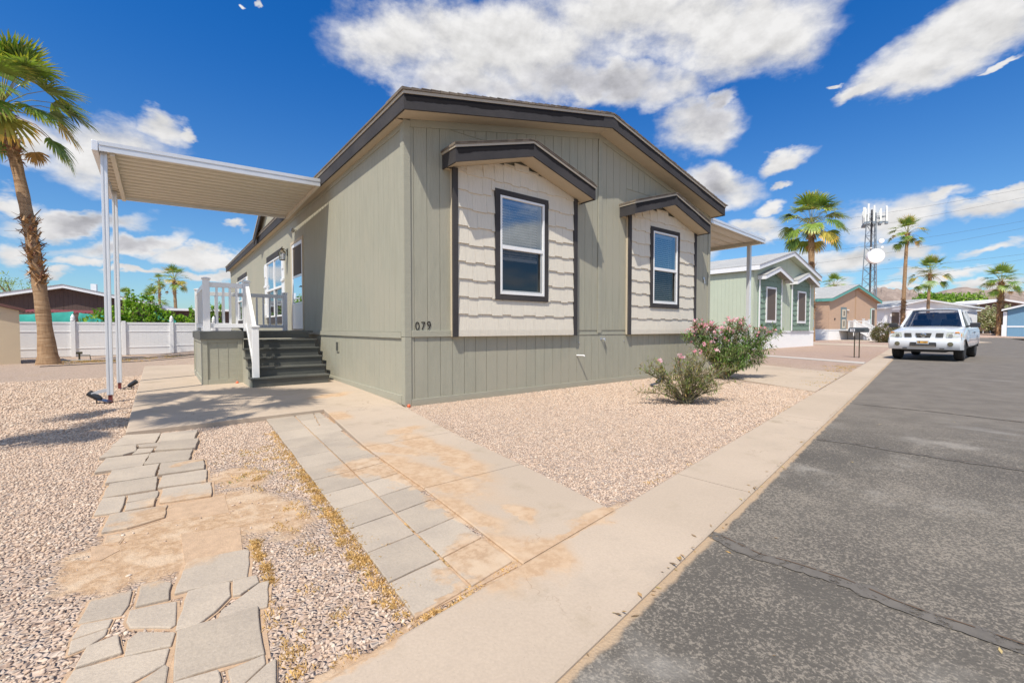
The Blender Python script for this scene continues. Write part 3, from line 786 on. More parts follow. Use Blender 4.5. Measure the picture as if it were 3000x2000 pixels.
def scatter(n_, x0, x1, y0, y1, s0, s1):
    xs = nr.uniform(x0, x1, n_); ys = nr.uniform(y0, y1, n_)
    for x, y in zip(xs, ys):
        d = math.hypot(x, y)
        f = (x*FX + y*FY); r_ = (x*FY - y*FX)
        if f < 0.9 or abs(r_) > f * 1.25 + 0.3: continue
        if not gravel_zone(x, y): continue
        da = dirt_amt(x, y)
        if da > -0.7 and nr.random() > max(0.025, min(1.0, (-da + 0.05) / 0.75) ** 3.5): continue
        spots.append((x, y, nr.uniform(s0, s1)))
scatter(15000, -2.2, 1.0, 0.6, 3.0, 0.004, 0.0095)
scatter(52000, -3.5, 1.0, 3.0, 6.4, 0.005, 0.0110)
scatter(14000, -4.5, -0.3, 6.2, 8.5, 0.009, 0.016)
scatter(26000, -8.0, -0.3, 8.3, 14.0, 0.012, 0.020)
scatter(36000, 1.9, 4.6, 1.6, 5.7, 0.0045, 0.0095)
scatter(30000, 4.6, 9.0, 2.0, 5.7, 0.007, 0.013)
spots = np.array(spots); N = len(spots); print('stones', N)
V = np.repeat(ico_v[None], N, 0) * (1 + nr.uniform(-0.22, 0.22, (N, 12, 1)))
V *= np.stack([nr.uniform(0.8, 1.5, N), nr.uniform(0.65, 1.05, N), nr.uniform(0.40, 0.8, N)], 1)[:, None, :]
ax = nr.normal(size=(N, 3)); ax[:, 2] *= 2.5; ax /= np.linalg.norm(ax, axis=1)[:, None]; an = nr.uniform(0, 2*PI, N)
K = np.zeros((N, 3, 3)); K[:,0,1] = -ax[:,2]; K[:,0,2] = ax[:,1]; K[:,1,0] = ax[:,2]; K[:,1,2] = -ax[:,0]; K[:,2,0] = -ax[:,1]; K[:,2,1] = ax[:,0]
RM = np.eye(3)[None] + np.sin(an)[:,None,None]*K + (1-np.cos(an))[:,None,None]*(K@K)
V = np.einsum('nij,nkj->nki', RM, V) * spots[:, 2][:, None, None]
gzs = np.array([gz(x, y) for x, y, _ in spots])
V += np.stack([spots[:,0], spots[:,1], gzs + spots[:,2]*0.18], 1)[:, None, :]
F = (ico_f[None] + (np.arange(N)*12)[:, None, None]).reshape(-1, 3)
me = bpy.data.meshes.new('gravel_stones'); me.vertices.add(N*12); me.vertices.foreach_set('co', V.reshape(-1).astype(np.float32))
me.loops.add(len(F)*3); me.loops.foreach_set('vertex_index', F.reshape(-1).astype(np.int32))
me.polygons.add(len(F)); me.polygons.foreach_set('loop_start', np.arange(0, len(F)*3, 3, dtype=np.int32)); me.polygons.foreach_set('loop_total', np.full(len(F), 3, dtype=np.int32))
pal = np.array([(0.55,0.415,0.315),(0.47,0.335,0.245),(0.60,0.48,0.375),(0.40,0.275,0.20),(0.50,0.375,0.285),(0.39,0.335,0.285),(0.31,0.215,0.165),(0.68,0.58,0.47),(0.53,0.365,0.245),(0.24,0.18,0.15)])
pw_ = np.array([0.2,0.17,0.15,0.10,0.15,0.08,0.04,0.05,0.04,0.02]); ci = nr.choice(len(pal), N, p=pw_/pw_.sum())
pal = pal * 0.52 + np.array([0.53, 0.40, 0.29]) * 0.48
cc = pal[ci] * nr.uniform(0.94, 1.14, (N, 1)); cc = np.concatenate([cc, np.ones((N, 1))], 1)
att = me.color_attributes.new('col', 'FLOAT_COLOR', 'CORNER'); att.data.foreach_set('color', np.repeat(cc, 60, 0).reshape(-1).astype(np.float32))
me.update(); me.validate()
def stone_mat():
    m = bpy.data.materials.new('stones'); m.use_nodes = True; t = NT(m.node_tree); t.n.clear()
    out = t.new('ShaderNodeOutputMaterial'); b = t.new('ShaderNodeBsdfPrincipled'); b.inputs['Roughness'].default_value = 0.9; b.inputs['Specular IOR Level'].default_value = 0.3
    at = t.new('ShaderNodeVertexColor'); at.layer_name = 'col'; geo = t.new('ShaderNodeNewGeometry')
    n_ = t.noise(geo.outputs['Position'], 160.0, 3.0)
    c = t.vmath('SCALE', at.outputs[0], scale=t.math('ADD', 0.8, t.math('MULTIPLY', n_, 0.4))).outputs[0]
    t.put(b.inputs['Base Color'], c); t.l.new(b.outputs[0], out.inputs[0]); return m
me.materials.append(stone_mat())
go = bpy.data.objects.new('gravel', me); COL.objects.link(go)
tag(go, 'loose pinkish tan landscape gravel spread over the front yard', 'gravel', kind='stuff')

# dry grass and weeds along the edges of the pavers, and leaf litter by the kerb
gr = MB(); rg = random.Random(11)
def tuft(x, y, r_, n_, h, green=0.0):
    for k in range(n_):
        a = rg.uniform(0, 2*PI); q = r_ * math.sqrt(rg.random()); px, py = x + q*math.cos(a), y + q*math.sin(a)
        hh = h * rg.uniform(0.4, 1.0); b = rg.uniform(0, 2*PI); ln = hh * rg.uniform(0.5, 1.6); wd = rg.uniform(0.0012, 0.0024)
        dxn, dyn = math.cos(b), math.sin(b); z0 = gz(px, py)
        if rg.random() < green: col = (0.13, 0.19, 0.04)
        else:
            v = rg.uniform(0.7, 1.15); col = (0.66 * v, 0.43 * v, 0.17 * v)
        gr.add([(px - dyn*wd, py + dxn*wd, z0), (px + dyn*wd, py - dxn*wd, z0), (px + dxn*ln*0.6 + dyn*wd*.7, py + dyn*ln*0.6 - dxn*wd*.7, z0 + hh*0.8), (px + dxn*ln, py + dyn*ln, z0 + hh*0.75)], [[0, 1, 2], [0, 2, 3]], col)
for k in range(150):
    y = rg.uniform(1.5, 5.2); tuft(lx_(y) - abs(rg.gauss(0, 0.035)) - 0.005, y, 0.035, int(26 * (1.2 if y < 3.6 else 0.6)), 0.022)
for k in range(70): tuft(rg.uniform(0.45, 0.85), rg.uniform(1.6, 4.6), 0.04, 22, 0.018, 0.05)
for k in range(40): tuft(rg.uniform(0.30, 0.75), rg.uniform(3.6, 4.6), 0.05, 16, 0.016, 0.15)
for k in range(26): y = rg.uniform(2.05, 2.6); tuft(0.335 + rg.gauss(0, 0.012), y, 0.02, 20, 0.020)
for k in range(30): y = rg.uniform(1.4, 2.1); tuft(0.31 + rg.gauss(0, 0.03), y, 0.03, 14, 0.016)
for k in range(26): y = rg.uniform(1.7, 2.25); tuft(mx_(y) + rg.gauss(0, 0.006), y, 0.010, 18, 0.012, 0.1)
for k in range(22): x = rg.uniform(0.74, 1.0); tuft(x, LY[0] - 0.01 + rg.gauss(0, 0.008), 0.012, 14, 0.014)
for k in range(60):
    t_ = rg.uniform(-1.6, -0.4) if k < 30 else rg.uniform(0.3, 6.5)
    x, y = from_st(t_, 0.02 + abs(rg.gauss(0, 0.03))); tuft(x, y, 0.03, 12, 0.014)
for k in range(70):
    x, y = from_st(rg.uniform(7.5, 14), 0.05 + abs(rg.gauss(0, 0.25))); tuft(x, y, 0.10, 16, 0.03, 0.1)
for k in range(60):
    x = rg.uniform(-3.2, 1.0); y = 23.8 + rg.gauss(0, 0.7) + 0.3 * x; tuft(x, y, 0.25, 30, 0.06, 0.1)
gro = gr.build('dry_grass', leaf_mat('grass_leaf', trans=0.25), fix=False)
tag(gro, 'dry yellow grass tufts along pavers and gravel edges', 'grass', kind='stuff')
lf = MB(); rl = random.Random(5)
for k in range(420):
    if k < 230: x, y = from_st(rl.uniform(-1, 14), -0.50 + rl.gauss(0, 0.02))
    elif k < 275: x, y = from_st(rl.uniform(-1, 9), rl.uniform(-3.5, 0.3))
    else: x, y = rl.uniform(2.6, 9), rl.uniform(2.2, 5.5)
    t_, s_ = to_st(x, y); z = (-0.016 if s_ < -0.5 else 0.004 if s_ < 0 else 0.018)
    a = rl.uniform(0, PI); L = rl.uniform(0.006, 0.02); W = L * rl.uniform(0.25, 0.5); v = rl.uniform(0.6, 1.2)
    col = rl.choice([(0.55*v, 0.33*v, 0.11*v), (0.45*v, 0.28*v, 0.13*v), (0.34*v, 0.23*v, 0.13*v), (0.6*v, 0.45*v, 0.2*v)])
    ca, sa = math.cos(a), math.sin(a)
    lf.add([(x - ca*L, y - sa*L, z), (x - sa*W, y + ca*W, z + 0.0015), (x + ca*L, y + sa*L, z + 0.002), (x + sa*W, y - ca*W, z + 0.001)], [[0, 1, 2, 3]], col)
lfo = lf.build('leaf_litter', leaf_mat('litter_leaf', trans=0.1), fix=False)
tag(lfo, 'small dry leaves and debris scattered along the kerb and street', 'leaf litter', kind='stuff')

# ================================================================== MAIN HOME
sage = mat('sage_siding', (0.352, 0.338, 0.258), 0.75, var=0.08, vscale=3.0, tintvar=(0.375, 0.352, 0.268), bump=0.55, bscale=14.0, stretch=(5.0, 5.0, 0.6), dirt=(0.16, 0.28))
sage_trim = mat('sage_trim', (0.355, 0.341, 0.262), 0.72, var=0.05, vscale=3.0, bump=0.4, bscale=16.0, stretch=(1.0, 1.0, 4.0), dirt=(0.10, 0.25))
charcoal = mat('charcoal_trim', (0.052, 0.048, 0.048), 0.75, 0.2, var=0.18, vscale=3.5, bump=0.2, bscale=25.0, tintvar=(0.066, 0.060, 0.058))
cream = mat('cream_shake', (0.68, 0.62, 0.51), 0.75, var=0.05, vscale=5.0, bump=0.6, bscale=14.0, stretch=(6.0, 6.0, 0.7))
soffm = mat('soffit_paint', (0.52, 0.44, 0.32), 0.8, var=0.03)
dripm = mat('drip_edge', (0.46, 0.40, 0.31), 0.6, var=0.05)
vinyl = mat('white_vinyl', (0.80, 0.79, 0.77), 0.35, var=0.02)
shing = shingle_mat('brown_shingle', (0.20, 0.16, 0.12), (0.13, 0.105, 0.085))
blindm = mat('blind_slat', (0.80, 0.79, 0.74), 0.5, var=0.02)
interm = mat('dark_interior', (0.045, 0.045, 0.05), 0.9, var=0.1)
alum = mat('grey_screen_frame', (0.45, 0.45, 0.44), 0.4, metal=0.3)
glassU = glass_mat('window_glass', (0.85, 0.93, 1.0), 0.30, 0.015, dark=0.35)
glassL = glass_mat('screened_glass', (0.75, 0.80, 0.88), 0.07, 0.05, dark=0.55)
glassS = glass_mat('side_glass', (0.9, 0.95, 1.0), 0.55)

X0, Y0, X1, YB, RX = 2.582, 5.644, 10.75, 25.6, 6.54
def zr(x): return 4.995 - 0.2195 * abs(x - RX)

def planks(m_, plane, c, a0, a1, zb, zt, pitch=0.2032, gap=0.007, th=0.010, holes=(), off=0.0):
    """vertical grooved siding; plane 'y' faces -y at y=c, plane 'x' faces -x at x=c, planks between a0..a1"""
    cuts = [a0]; a = a0 + off
    while a < a1 - 0.01:
        if a > a0 + 0.01: cuts.append(a)
        a += pitch
    cuts.append(a1)
    for i in range(len(cuts) - 1):
        l = cuts[i] + (gap / 2 if i else 0); r = cuts[i+1] - (gap / 2 if i < len(cuts) - 2 else 0)
        subs = sorted(set([l, r] + [q for h in holes for q in (h[0], h[1]) if l < q < r]))
        for j in range(len(subs) - 1):
            u, v = subs[j], subs[j+1]; mid = (u + v) / 2
            segs = [(zb, None)]
            for h in sorted([h for h in holes if h[0] <= mid <= h[1]], key=lambda h: h[2]):
                s0 = segs.pop(); segs.append((s0[0], h[2])); segs.append((h[3], None))
            for (z0, z1) in segs:
                tu = zt(u) if z1 is None else z1; tv = zt(v) if z1 is None else z1
                if min(tu, tv) <= z0 + 0.002: continue
                if plane == 'y': P = [(u, c, z0), (v, c, z0), (v, c, tv), (u, c, tu), (u, c+th, z0), (v, c+th, z0), (v, c+th, tv), (u, c+th, tu)]
                else: P = [(c, u, z0), (c, v, z0), (c, v, tv), (c, u, tu), (c+th, u, z0), (c+th, v, z0), (c+th, v, tv), (c+th, u, tu)]
                m_.add(P, [[0,1,2,3], [4,7,6,5], [0,3,7,4], [1,5,6,2], [0,4,5,1], [3,2,6,7]])

home = empty('manufactured_home', (X0, Y0, 0), 0, 'sage green manufactured home with charcoal trim and two shake-sided window bays, number 079', 'mobile home')
def H(mb, name, m, parent=None, **kw):                       # part of the home, built in world coordinates
    o = mb.build(name, m, parent or home, **kw)
    if parent is None: o.matrix_parent_inverse = Matrix.Translation((-X0, -Y0, 0))
    return o
# structural core behind the cladding
WT = lambda x: zr(x) - 0.2225
WA = (13.50, 15.82, 1.42, 3.12); WB = (20.2, 22.9, 1.42, 3.12); DR = (11.24, 12.34, 1.06, 3.19)
b1h = (4.15, 5.08, 1.62, 3.165); b2h = (8.23, 9.16, 1.62, 3.165)
core = MB()
planks(core, 'y', Y0 + 0.009, X0 + 0.009, X1 - 0.01, 0.0, WT, pitch=30, gap=0, th=0.10, holes=(b1h, b2h))
planks(core, 'x', X0 + 0.009, Y0 + 0.12, YB, -0.1, lambda y: 3.93, pitch=30, gap=0, th=0.10, holes=(WA, WB, DR))
core.box(X1 - 0.11, X1 - 0.01, Y0 + 0.12, YB, 0, 3.93)
core.box(X0 + 0.12, X1 - 0.11, YB - 0.1, YB, 0, 3.93)
H(core, 'wall', sage)
sd = MB()
planks(sd, 'y', Y0, X0 + 0.075, X1 - 0.09, 1.05, WT, holes=((3.30, 5.90, 0, WT(3.3) - 0.1), (7.40, 10.0, 0, WT(10.0) - 0.1), (RX - 0.01, RX + 0.11, 0, 9)), off=0.065)
planks(sd, 'y', Y0, X0 + 0.075, X1 - 0.09, 0.10, lambda x: 0.965, off=0.065)
H(sd, 'front_siding', sage)
sl = MB()
planks(sl, 'x', X0, Y0 + 0.09, YB, 1.035, lambda y: 3.90, holes=(WA, WB, DR), gap=0.004, th=0.006, off=0.02)
planks(sl, 'x', X0, Y0 + 0.09, YB, 0.08, lambda y: 0.955, gap=0.004, th=0.006, off=0.02)
H(sl, 'side_siding', sage)
sr = MB(); planks(sr, 'x', X1 - 0.02, Y0 + 0.09, YB, 0.0, lambda y: 3.90, th=0.02); H(sr, 'rear_side_siding', sage)
# trims
tr = MB()
tr.box(X0 - 0.012, X0 + 0.088, Y0 - 0.016, Y0, 0.962, WT(X0) )            # corner boards
tr.box(X0 - 0.012, X0 + 0.088, Y0 - 0.014, Y0, 0.0, 0.958)
tr.box(X0 - 0.016, X0, Y0, Y0 + 0.088, 0.965, 3.90)
tr.box(X0 - 0.014, X0, Y0, Y0 + 0.088, 0.02, 0.958)
tr.box(X1 - 0.09, X1 + 0.014, Y0 - 0.016, Y0, 0.0, WT(X1 - 0.02))
tr.box(X1, X1 + 0.014, Y0, Y0 + 0.09, 0.0, 3.9)
tr.box(X0 + 0.092, 3.297, Y0 - 0.022, Y0, 0.962, 1.052)
tr.box(5.903, 7.397, Y0 - 0.008, Y0, 0.962, 0.985)
tr.box(10.003, X1 - 0.093, Y0 - 0.022, Y0, 0.962, 1.052)
tr.box(X0 - 0.024, X0, Y0 + 0.092, YB, 0.945, 1.030)
tr.box(X0 + 0.092, X1 - 0.093, Y0 - 0.020, Y0, -0.05, 0.098)              # skirt base
tr.box(X0 - 0.020, X0, Y0 + 0.092, YB, -0.05, 0.15)
tr.box(RX - 0.005, RX + 0.105, Y0 - 0.016, Y0, 0.99, WT(RX) - 0.11)       # marriage line board
for (a, b) in ((X0 + 0.09, RX), (RX, X1 - 0.09)):                         # frieze under the rake
    tr.add([(a, Y0-0.014, WT(a)-0.10), (b, Y0-0.014, WT(b)-0.10), (b, Y0-0.014, WT(b)+0.002), (a, Y0-0.014, WT(a)+0.002), (a, Y0-0.001, WT(a)-0.10), (b, Y0-0.001, WT(b)-0.10), (b, Y0-0.001, WT(b)+0.002), (a, Y0-0.001, WT(a)+0.002)],
           [[0,1,2,3],[4,7,6,5],[0,4,5,1],[3,2,6,7],[0,3,7,4],[1,5,6,2]])
tr.box(X0 - 0.014, X0, Y0 + 0.09, YB, 3.79, 3.885)
H(tr, 'trim_boards', sage_trim, bevel=0.003)
# main roof
YF, XL, XR = 5.294, 2.427, 10.80
rf = MB()
for (a, b) in ((XL - 0.03, RX), (RX, XR + 0.03)):
    rf.extrude([(a, zr(a) + 0.004), (b, zr(b) + 0.004), (b, zr(b) + 0.030), (a, zr(a) + 0.030)], 'y', YF - 0.025, YB + 0.4)
rs = random.Random(2); x = XL - 0.03                        # shingle butts stepping along the front rake
while x < XR:
    w_ = 0.135
    for s_ in (1,):
        z0 = zr(x) + 0.030; z1 = zr(min(x + w_, XR + 0.03)) + 0.030
        if x < RX < x + w_: z1 = z0
        lo = 0.012 if x < RX else 0.002; hi = 0.002 if x < RX else 0.012
        yj = rs.uniform(0, 0.012)
        rf.add([(x, YF-0.03+yj, z0), (x+w_, YF-0.03+yj, z1), (x+w_, YF-0.03+yj, z1+hi), (x, YF-0.03+yj, z0+lo), (x, YF+0.5, z0), (x+w_, YF+0.5, z1), (x+w_, YF+0.5, z1+hi), (x, YF+0.5, z0+lo)],
               [[0,1,2,3],[4,7,6,5],[0,4,5,1],[3,2,6,7],[0,3,7,4],[1,5,6,2]])
    x += w_
roof = H(rf, 'roof', shing)
fa = MB(); de = MB(); so = MB()
FH = 0.232; ST = 0.042
def rake(m_, a, b, ya, yb, d0, d1, zf=zr):
    m_.add([(a, ya, zf(a)-d0), (b, ya, zf(b)-d0), (b, ya, zf(b)-d1), (a, ya, zf(a)-d1), (a, yb, zf(a)-d0), (b, yb, zf(b)-d0), (b, yb, zf(b)-d1), (a, yb, zf(a)-d1)],
           [[0,1,2,3],[4,7,6,5],[0,4,5,1],[3,2,6,7],[0,3,7,4],[1,5,6,2]])
rake(fa, XL, RX, YF, YF + 0.03, ST, FH); rake(fa, RX, XR, YF, YF + 0.03, ST, FH)
fa.box(XL, XL + 0.025, YF + 0.031, YB + 0.38, zr(XL) - FH, zr(XL) - ST)
fa.box(XR - 0.025, XR, YF + 0.031, YB + 0.38, zr(XR) - FH, zr(XR) - ST)
H(fa, 'fascia', charcoal, roof and None)
rake(de, XL - 0.012, RX, YF - 0.012, YF + 0.03, 0.0, ST - 0.002); rake(de, RX, XR + 0.012, YF - 0.012, YF + 0.03, 0.0, ST - 0.002)
de.box(XL - 0.012, XL + 0.025, YF + 0.031, YB + 0.39, zr(XL) - ST + 0.002, zr(XL))
de.box(XR - 0.025, XR + 0.012, YF + 0.031, YB + 0.39, zr(XR) - ST + 0.002, zr(XR))
H(de, 'drip_edge', dripm)
rake(so, XL + 0.026, RX, YF + 0.031, Y0 - 0.015, FH - 0.022, FH - 0.010); rake(so, RX, XR - 0.026, YF + 0.031, Y0 - 0.015, FH - 0.022, FH - 0.010)
so.box(XL + 0.026, X0 - 0.001, Y0 - 0.014, YB, zr(XL) - FH + 0.008, zr(XL) - FH + 0.020)
so.box(X1 - 0.01, XR - 0.026, Y0 - 0.014, YB, zr(XR) - FH + 0.008, zr(XR) - FH + 0.020)
H(so, 'soffit', soffm)
# touched-up paint band on the front fascia (darker fresh coat with a ragged lower edge)
fresh = mat('fresh_charcoal_paint', (0.013, 0.011, 0.011), 0.7, 0.15, var=0.1)
def ragged(a, b, y, zf, d0, dmin, dmax, seed, step=0.035):
    r_ = random.Random(seed); m_ = MB(); xs = []; x = a
    while x < b: xs.append(x); x += step * r_.uniform(0.5, 1.6)
    xs.append(b); V = []
    for i, x in enumerate(xs):
        d = dmin + (dmax - dmin) * (0.5 + 0.5 * noise.noise(Vector((x * 2.3 + seed, 0, 0)))) + r_.uniform(-0.006, 0.006)
        if i in (0, len(xs) - 1): d = d0 + 0.02
        V += [(x, y, zf(x) - d0), (x, y, zf(x) - d)]
    m_.add(V, [[2*i, 2*i+1, 2*i+3, 2*i+2] for i in range(len(xs) - 1)])
    return m_
fp = ragged(XL + 0.01, RX - 0.25, YF - 0.0025, zr, ST, 0.085, 0.155, 3)
q = ragged(RX + 0.12, XR - 0.01, YF - 0.0025, zr, ST, 0.07, 0.13, 9); fp.add(q.v, q.f)
H(fp, 'fresh_paint', fresh, fix=False)

# window bays ------------------------------------------------------------
def window_local(parent, loc, rz, w_, z0, z1, name='window', frame_m=None, twin=False, low=True, blinds=True, gl_top=None, gl_bot=None, railz=None):
    """single- or twin-hung window; local x right, y inward, z up. origin at the opening's left bottom corner"""
    fm = frame_m or vinyl; h = z1 - z0; f = MB(); fw = 0.035
    f.box(0, fw, -0.022, 0.05, 0, h); f.box(w_-fw, w_, -0.022, 0.05, 0, h)
    f.box(fw, w_-fw, -0.022, 0.05, 0, fw + 0.01); f.box(fw, w_-fw, -0.022, 0.05, h-fw, h)
    rz_ = railz if railz is not None else h * 0.49
    cells = [(fw, w_-fw)] if not twin else [(fw, w_/2-0.025), (w_/2+0.025, w_-fw)]
    if twin: f.box(w_/2-0.0248, w_/2+0.0248, -0.021, 0.05, fw+0.01, h-fw)
    for (a, b) in cells: f.box(a, b, -0.018, 0.045, rz_ - 0.03, rz_ + 0.03)
    fr = f.build(name, fm, parent, bevel=0.003); fr.location = loc; fr.rotation_euler = (0, 0, rz)
    if parent is home:
        fr.matrix_parent_inverse = Matrix.Translation((-X0, -Y0, 0))
    up = MB(); lo = MB(); sc = MB()
    for (a, b) in cells:
        up.add([(a, 0.004, rz_+0.03), (b, 0.004, rz_+0.03), (b, 0.004, h-fw), (a, 0.004, h-fw)], [[0,1,2,3]])
        lo.add([(a, 0.028, fw+0.01), (b, 0.028, fw+0.01), (b, 0.028, rz_-0.03), (a, 0.028, rz_-0.03)], [[0,1,2,3]])
        sc.box(a + 0.004, a + 0.018, -0.006, 0.012, fw+0.012, rz_-0.032); sc.box(b - 0.040, b - 0.004, -0.006, 0.012, fw+0.012, rz_-0.032)
        sc.box(a + 0.019, b - 0.041, -0.006, 0.012, fw+0.012, fw + 0.034)
    up.build('upper_pane', gl_top or glassU, fr, fix=False); lo.build('lower_pane', gl_bot or glassL, fr, fix=False)
    if low: sc.build('screen_frame', alum, fr)
    bk = MB(); D = 0.42
    bk.add([(0.01,0.052,0.01),(w_-0.01,0.052,0.01),(w_-0.01,0.052,h-0.01),(0.01,0.052,h-0.01),(-0.3,D,-0.3),(w_+0.3,D,-0.3),(w_+0.3,D,h+0.3),(-0.3,D,h+0.3)], [[4,5,6,7],[0,4,7,3],[1,2,6,5],[0,1,5,4],[3,7,6,2]])
    bk.build('interior', interm, fr, fix=False)
    if blinds:
        bl = MB(); z = h - fw - 0.06; bl.box(0.05, w_-0.09, 0.06, 0.10, h-fw-0.05, h-fw-0.005)
        while z > (rz_ - 0.13 if blinds != 'full' else 0.06):
            bl.add([(0.05, 0.062, z-0.014), (w_-0.10, 0.062, z-0.014), (w_-0.10, 0.098, z+0.012), (0.05, 0.098, z+0.012), (0.05, 0.062, z-0.0165), (w_-0.10, 0.062, z-0.0165), (w_-0.10, 0.098, z+0.0095), (0.05, 0.098, z+0.0095)],
                   [[0,1,2,3],[4,7,6,5],[0,4,5,1],[3,2,6,7]]); z -= 0.043
        if blinds != 'full': bl.box(0.05, w_-0.10, 0.06, 0.10, rz_-0.19, rz_-0.14)
        for x in (0.25*w_, 0.72*w_, 0.745*w_): bl.box(x, x+0.003, 0.056, 0.059, rz_-0.14, h-fw-0.05)
        bl.build('blind', blindm, fr)
    return fr
def bay(xc, px, hole, seed, full):
    YP = Y0 - 0.05; xa, xb = xc - 1.30, xc + 1.30
    zp = lambda x: 3.985 - 0.300 * abs(x - px)                  # top of bay roof edge
    zp = lambda x: PK - SL * abs(x - px)
    PK = 4.005; SL = 0.292 if full else 0.255
    PK = 4.005 if not full else 3.945
    SL = 0.290
    OH = 5.27
    wt = lambda x: zp(x) - 0.2225
    b = MB()
    planks(b, 'y', YP + 0.004, xa + 0.004, xb - 0.004, 0.96, wt, pitch=30, gap=0, th=0.045, holes=(hole,))
    body = H(b, 'window_bay', cream)
    tag(body, None)
    s = MB(); r_ = random.Random(seed); rows_ = [1.052] + [1.29 + 0.26 * k for k in range(12)]
    for ri in range(len(rows_) - 1):
        z0, z1 = rows_[ri], rows_[ri+1]; x = xa + 0.088 - r_.uniform(0, 0.12); alt = 0
        while x < xb - 0.088:
            w_ = r_.choice((0.17, 0.21, 0.26, 0.30)); a = max(x, xa + 0.088); c_ = min(x + w_, xb - 0.088) - 0.0025
            x += w_; alt += 1
            if c_ - a < 0.015: continue
            zb = z0 + ((0.009 if alt % 2 else -0.010) if ri else 0.0)
            pieces = [(a, c_)]
            hx0, hx1 = hole[0] - 0.06, hole[1] + 0.06
            if z1 > hole[2] - 0.06 and z0 < hole[3] + 0.06:
                if z0 < hole[2] - 0.15: pass
                elif z1 > hole[3] + 0.07: pass
                else:
                    pieces = []
                    if a < hx0: pieces.append((a, min(c_, hx0)))
                    if c_ > hx1: pieces.append((max(a, hx1), c_))
            for (u, v) in pieces:
                zt_ = z1 + 0.02; zm = min(wt(u), wt(v))
                if zb >= zm: continue
                zt_ = min(zt_, zm)
                crossing = (z1 > hole[2] - 0.06 and z0 < hole[3] + 0.06 and not (v <= hx0 + 1e-4 or u >= hx1 - 1e-4))
                if crossing:
                    if z0 < hole[2] - 0.15: zt_ = min(zt_, hole[2] - 0.05)
                    else: zb = max(zb, hole[3] + 0.05)
                if zt_ - zb < 0.01: continue
                th = 0.024
                s.add([(u, YP-th, zb), (v, YP-th, zb), (v, YP-0.004, zt_), (u, YP-0.004, zt_), (u, YP+0.003, zb), (v, YP+0.003, zb), (v, YP+0.003, zt_), (u, YP+0.003, zt_)],
                      [[0,1,2,3],[4,7,6,5],[0,4,5,1],[3,2,6,7],[0,3,7,4],[1,5,6,2]])
    s.build('shakes', cream, body)
    c2 = MB(); c2.box(xa + 0.089, xb - 0.089, YP - 0.026, YP + 0.003, 0.962, 1.050); c2.build('sill_board', cream, body, bevel=0.002)
    k = MB()
    k.box(xa, xa + 0.087, YP - 0.032, YP + 0.003, 0.955, wt(xa) ); k.box(xb - 0.087, xb, YP - 0.032, YP + 0.003, 0.955, wt(xb))
    hx0, hx1, hz0, hz1 = hole
    k.box(hx0-0.093, hx0+0.002, YP-0.036, YP+0.003, hz0-0.088, hz1+0.09); k.box(hx1-0.002, hx1+0.093, YP-0.036, YP+0.003, hz0-0.088, hz1+0.09)
    k.box(hx0+0.0025, hx1-0.0025, YP-0.036, YP+0.003, hz1-0.002, hz1+0.09); k.box(hx0+0.0025, hx1-0.0025, YP-0.036, YP+0.003, hz0-0.088, hz0+0.002)
    k.build('bay_trim', charcoal, body, bevel=0.002)
    sdb = MB(); sdb.box(xa, xa + 0.003, YP + 0.004, Y0, 0.96, wt(xa)); sdb.build('bay_return', soffm, body); sdb = MB(); sdb.box(xb - 0.003, xb, YP + 0.004, Y0, 0.96, wt(xb)); sdb.build('bay_return', soffm, body)
    # little gable roof
    ex0, ex1 = px - 1.42, px + 1.45
    rr = MB()
    for (a, c_) in ((ex0 - 0.02, px), (px, ex1 + 0.02)): rr.extrude([(a, zp(a)+0.003), (c_, zp(c_)+0.003), (c_, zp(c_)+0.028), (a, zp(a)+0.028)], 'y', OH - 0.02, Y0 - 0.001)
    x = ex0 - 0.02
    while x < ex1:
        z0 = zp(x) + 0.028; z1 = zp(x + 0.135) + 0.028
        if x < px < x + 0.135: z1 = z0
        if x + 0.135 < ex1 + 0.03: rr.add([(x, OH-0.025, z0), (x+0.135, OH-0.025, z1), (x+0.135, OH-0.025, z1+0.008), (x, OH-0.025, z0+0.008), (x, Y0-0.02, z0), (x+0.135, Y0-0.02, z1), (x+0.135, Y0-0.02, z1+0.008), (x, Y0-0.02, z0+0.008)],
               [[0,1,2,3],[4,7,6,5],[0,4,5,1],[3,2,6,7],[0,3,7,4],[1,5,6,2]])
        x += 0.135
    rr.build('bay_roof', shing, body)
    ff = MB(); rake(ff, ex0, px, OH, OH+0.025, 0.036, 0.232, zp); rake(ff, px, ex1, OH, OH+0.025, 0.036, 0.232, zp)
    ff.box(ex0, ex0+0.022, OH+0.026, Y0-0.001, zp(ex0)-0.232, zp(ex0)-0.036); ff.box(ex1-0.022, ex1, OH+0.026, Y0-0.001, zp(ex1)-0.232, zp(ex1)-0.036)
    ff.build('bay_fascia', charcoal, body)
    dd = MB(); rake(dd, ex0-0.01, px, OH-0.010, OH+0.025, 0.0, 0.034, zp); rake(dd, px, ex1+0.01, OH-0.010, OH+0.025, 0.0, 0.034, zp)
    dd.box(ex0-0.01, ex0+0.022, OH+0.026, Y0-0.001, zp(ex0)-0.034, zp(ex0)); dd.box(ex1-0.022, ex1+0.01, OH+0.026, Y0-0.001, zp(ex1)-0.034, zp(ex1))
    dd.build('drip_edge', dripm, body)
    uu = MB(); rake(uu, ex0+0.023, px, OH+0.026, YP+0.002, 0.212, 0.222, zp); rake(uu, px, ex1-0.023, OH+0.026, YP+0.002, 0.212, 0.222, zp)
    uu.box(ex0+0.023, xa, YP+0.002, Y0-0.002, zp(ex0)-0.222, zp(ex0)-0.212); uu.box(xb, ex1-0.023, YP+0.002, Y0-0.002, zp(ex1)-0.222, zp(ex1)-0.212)
    uu.build('soffit', soffm, body)
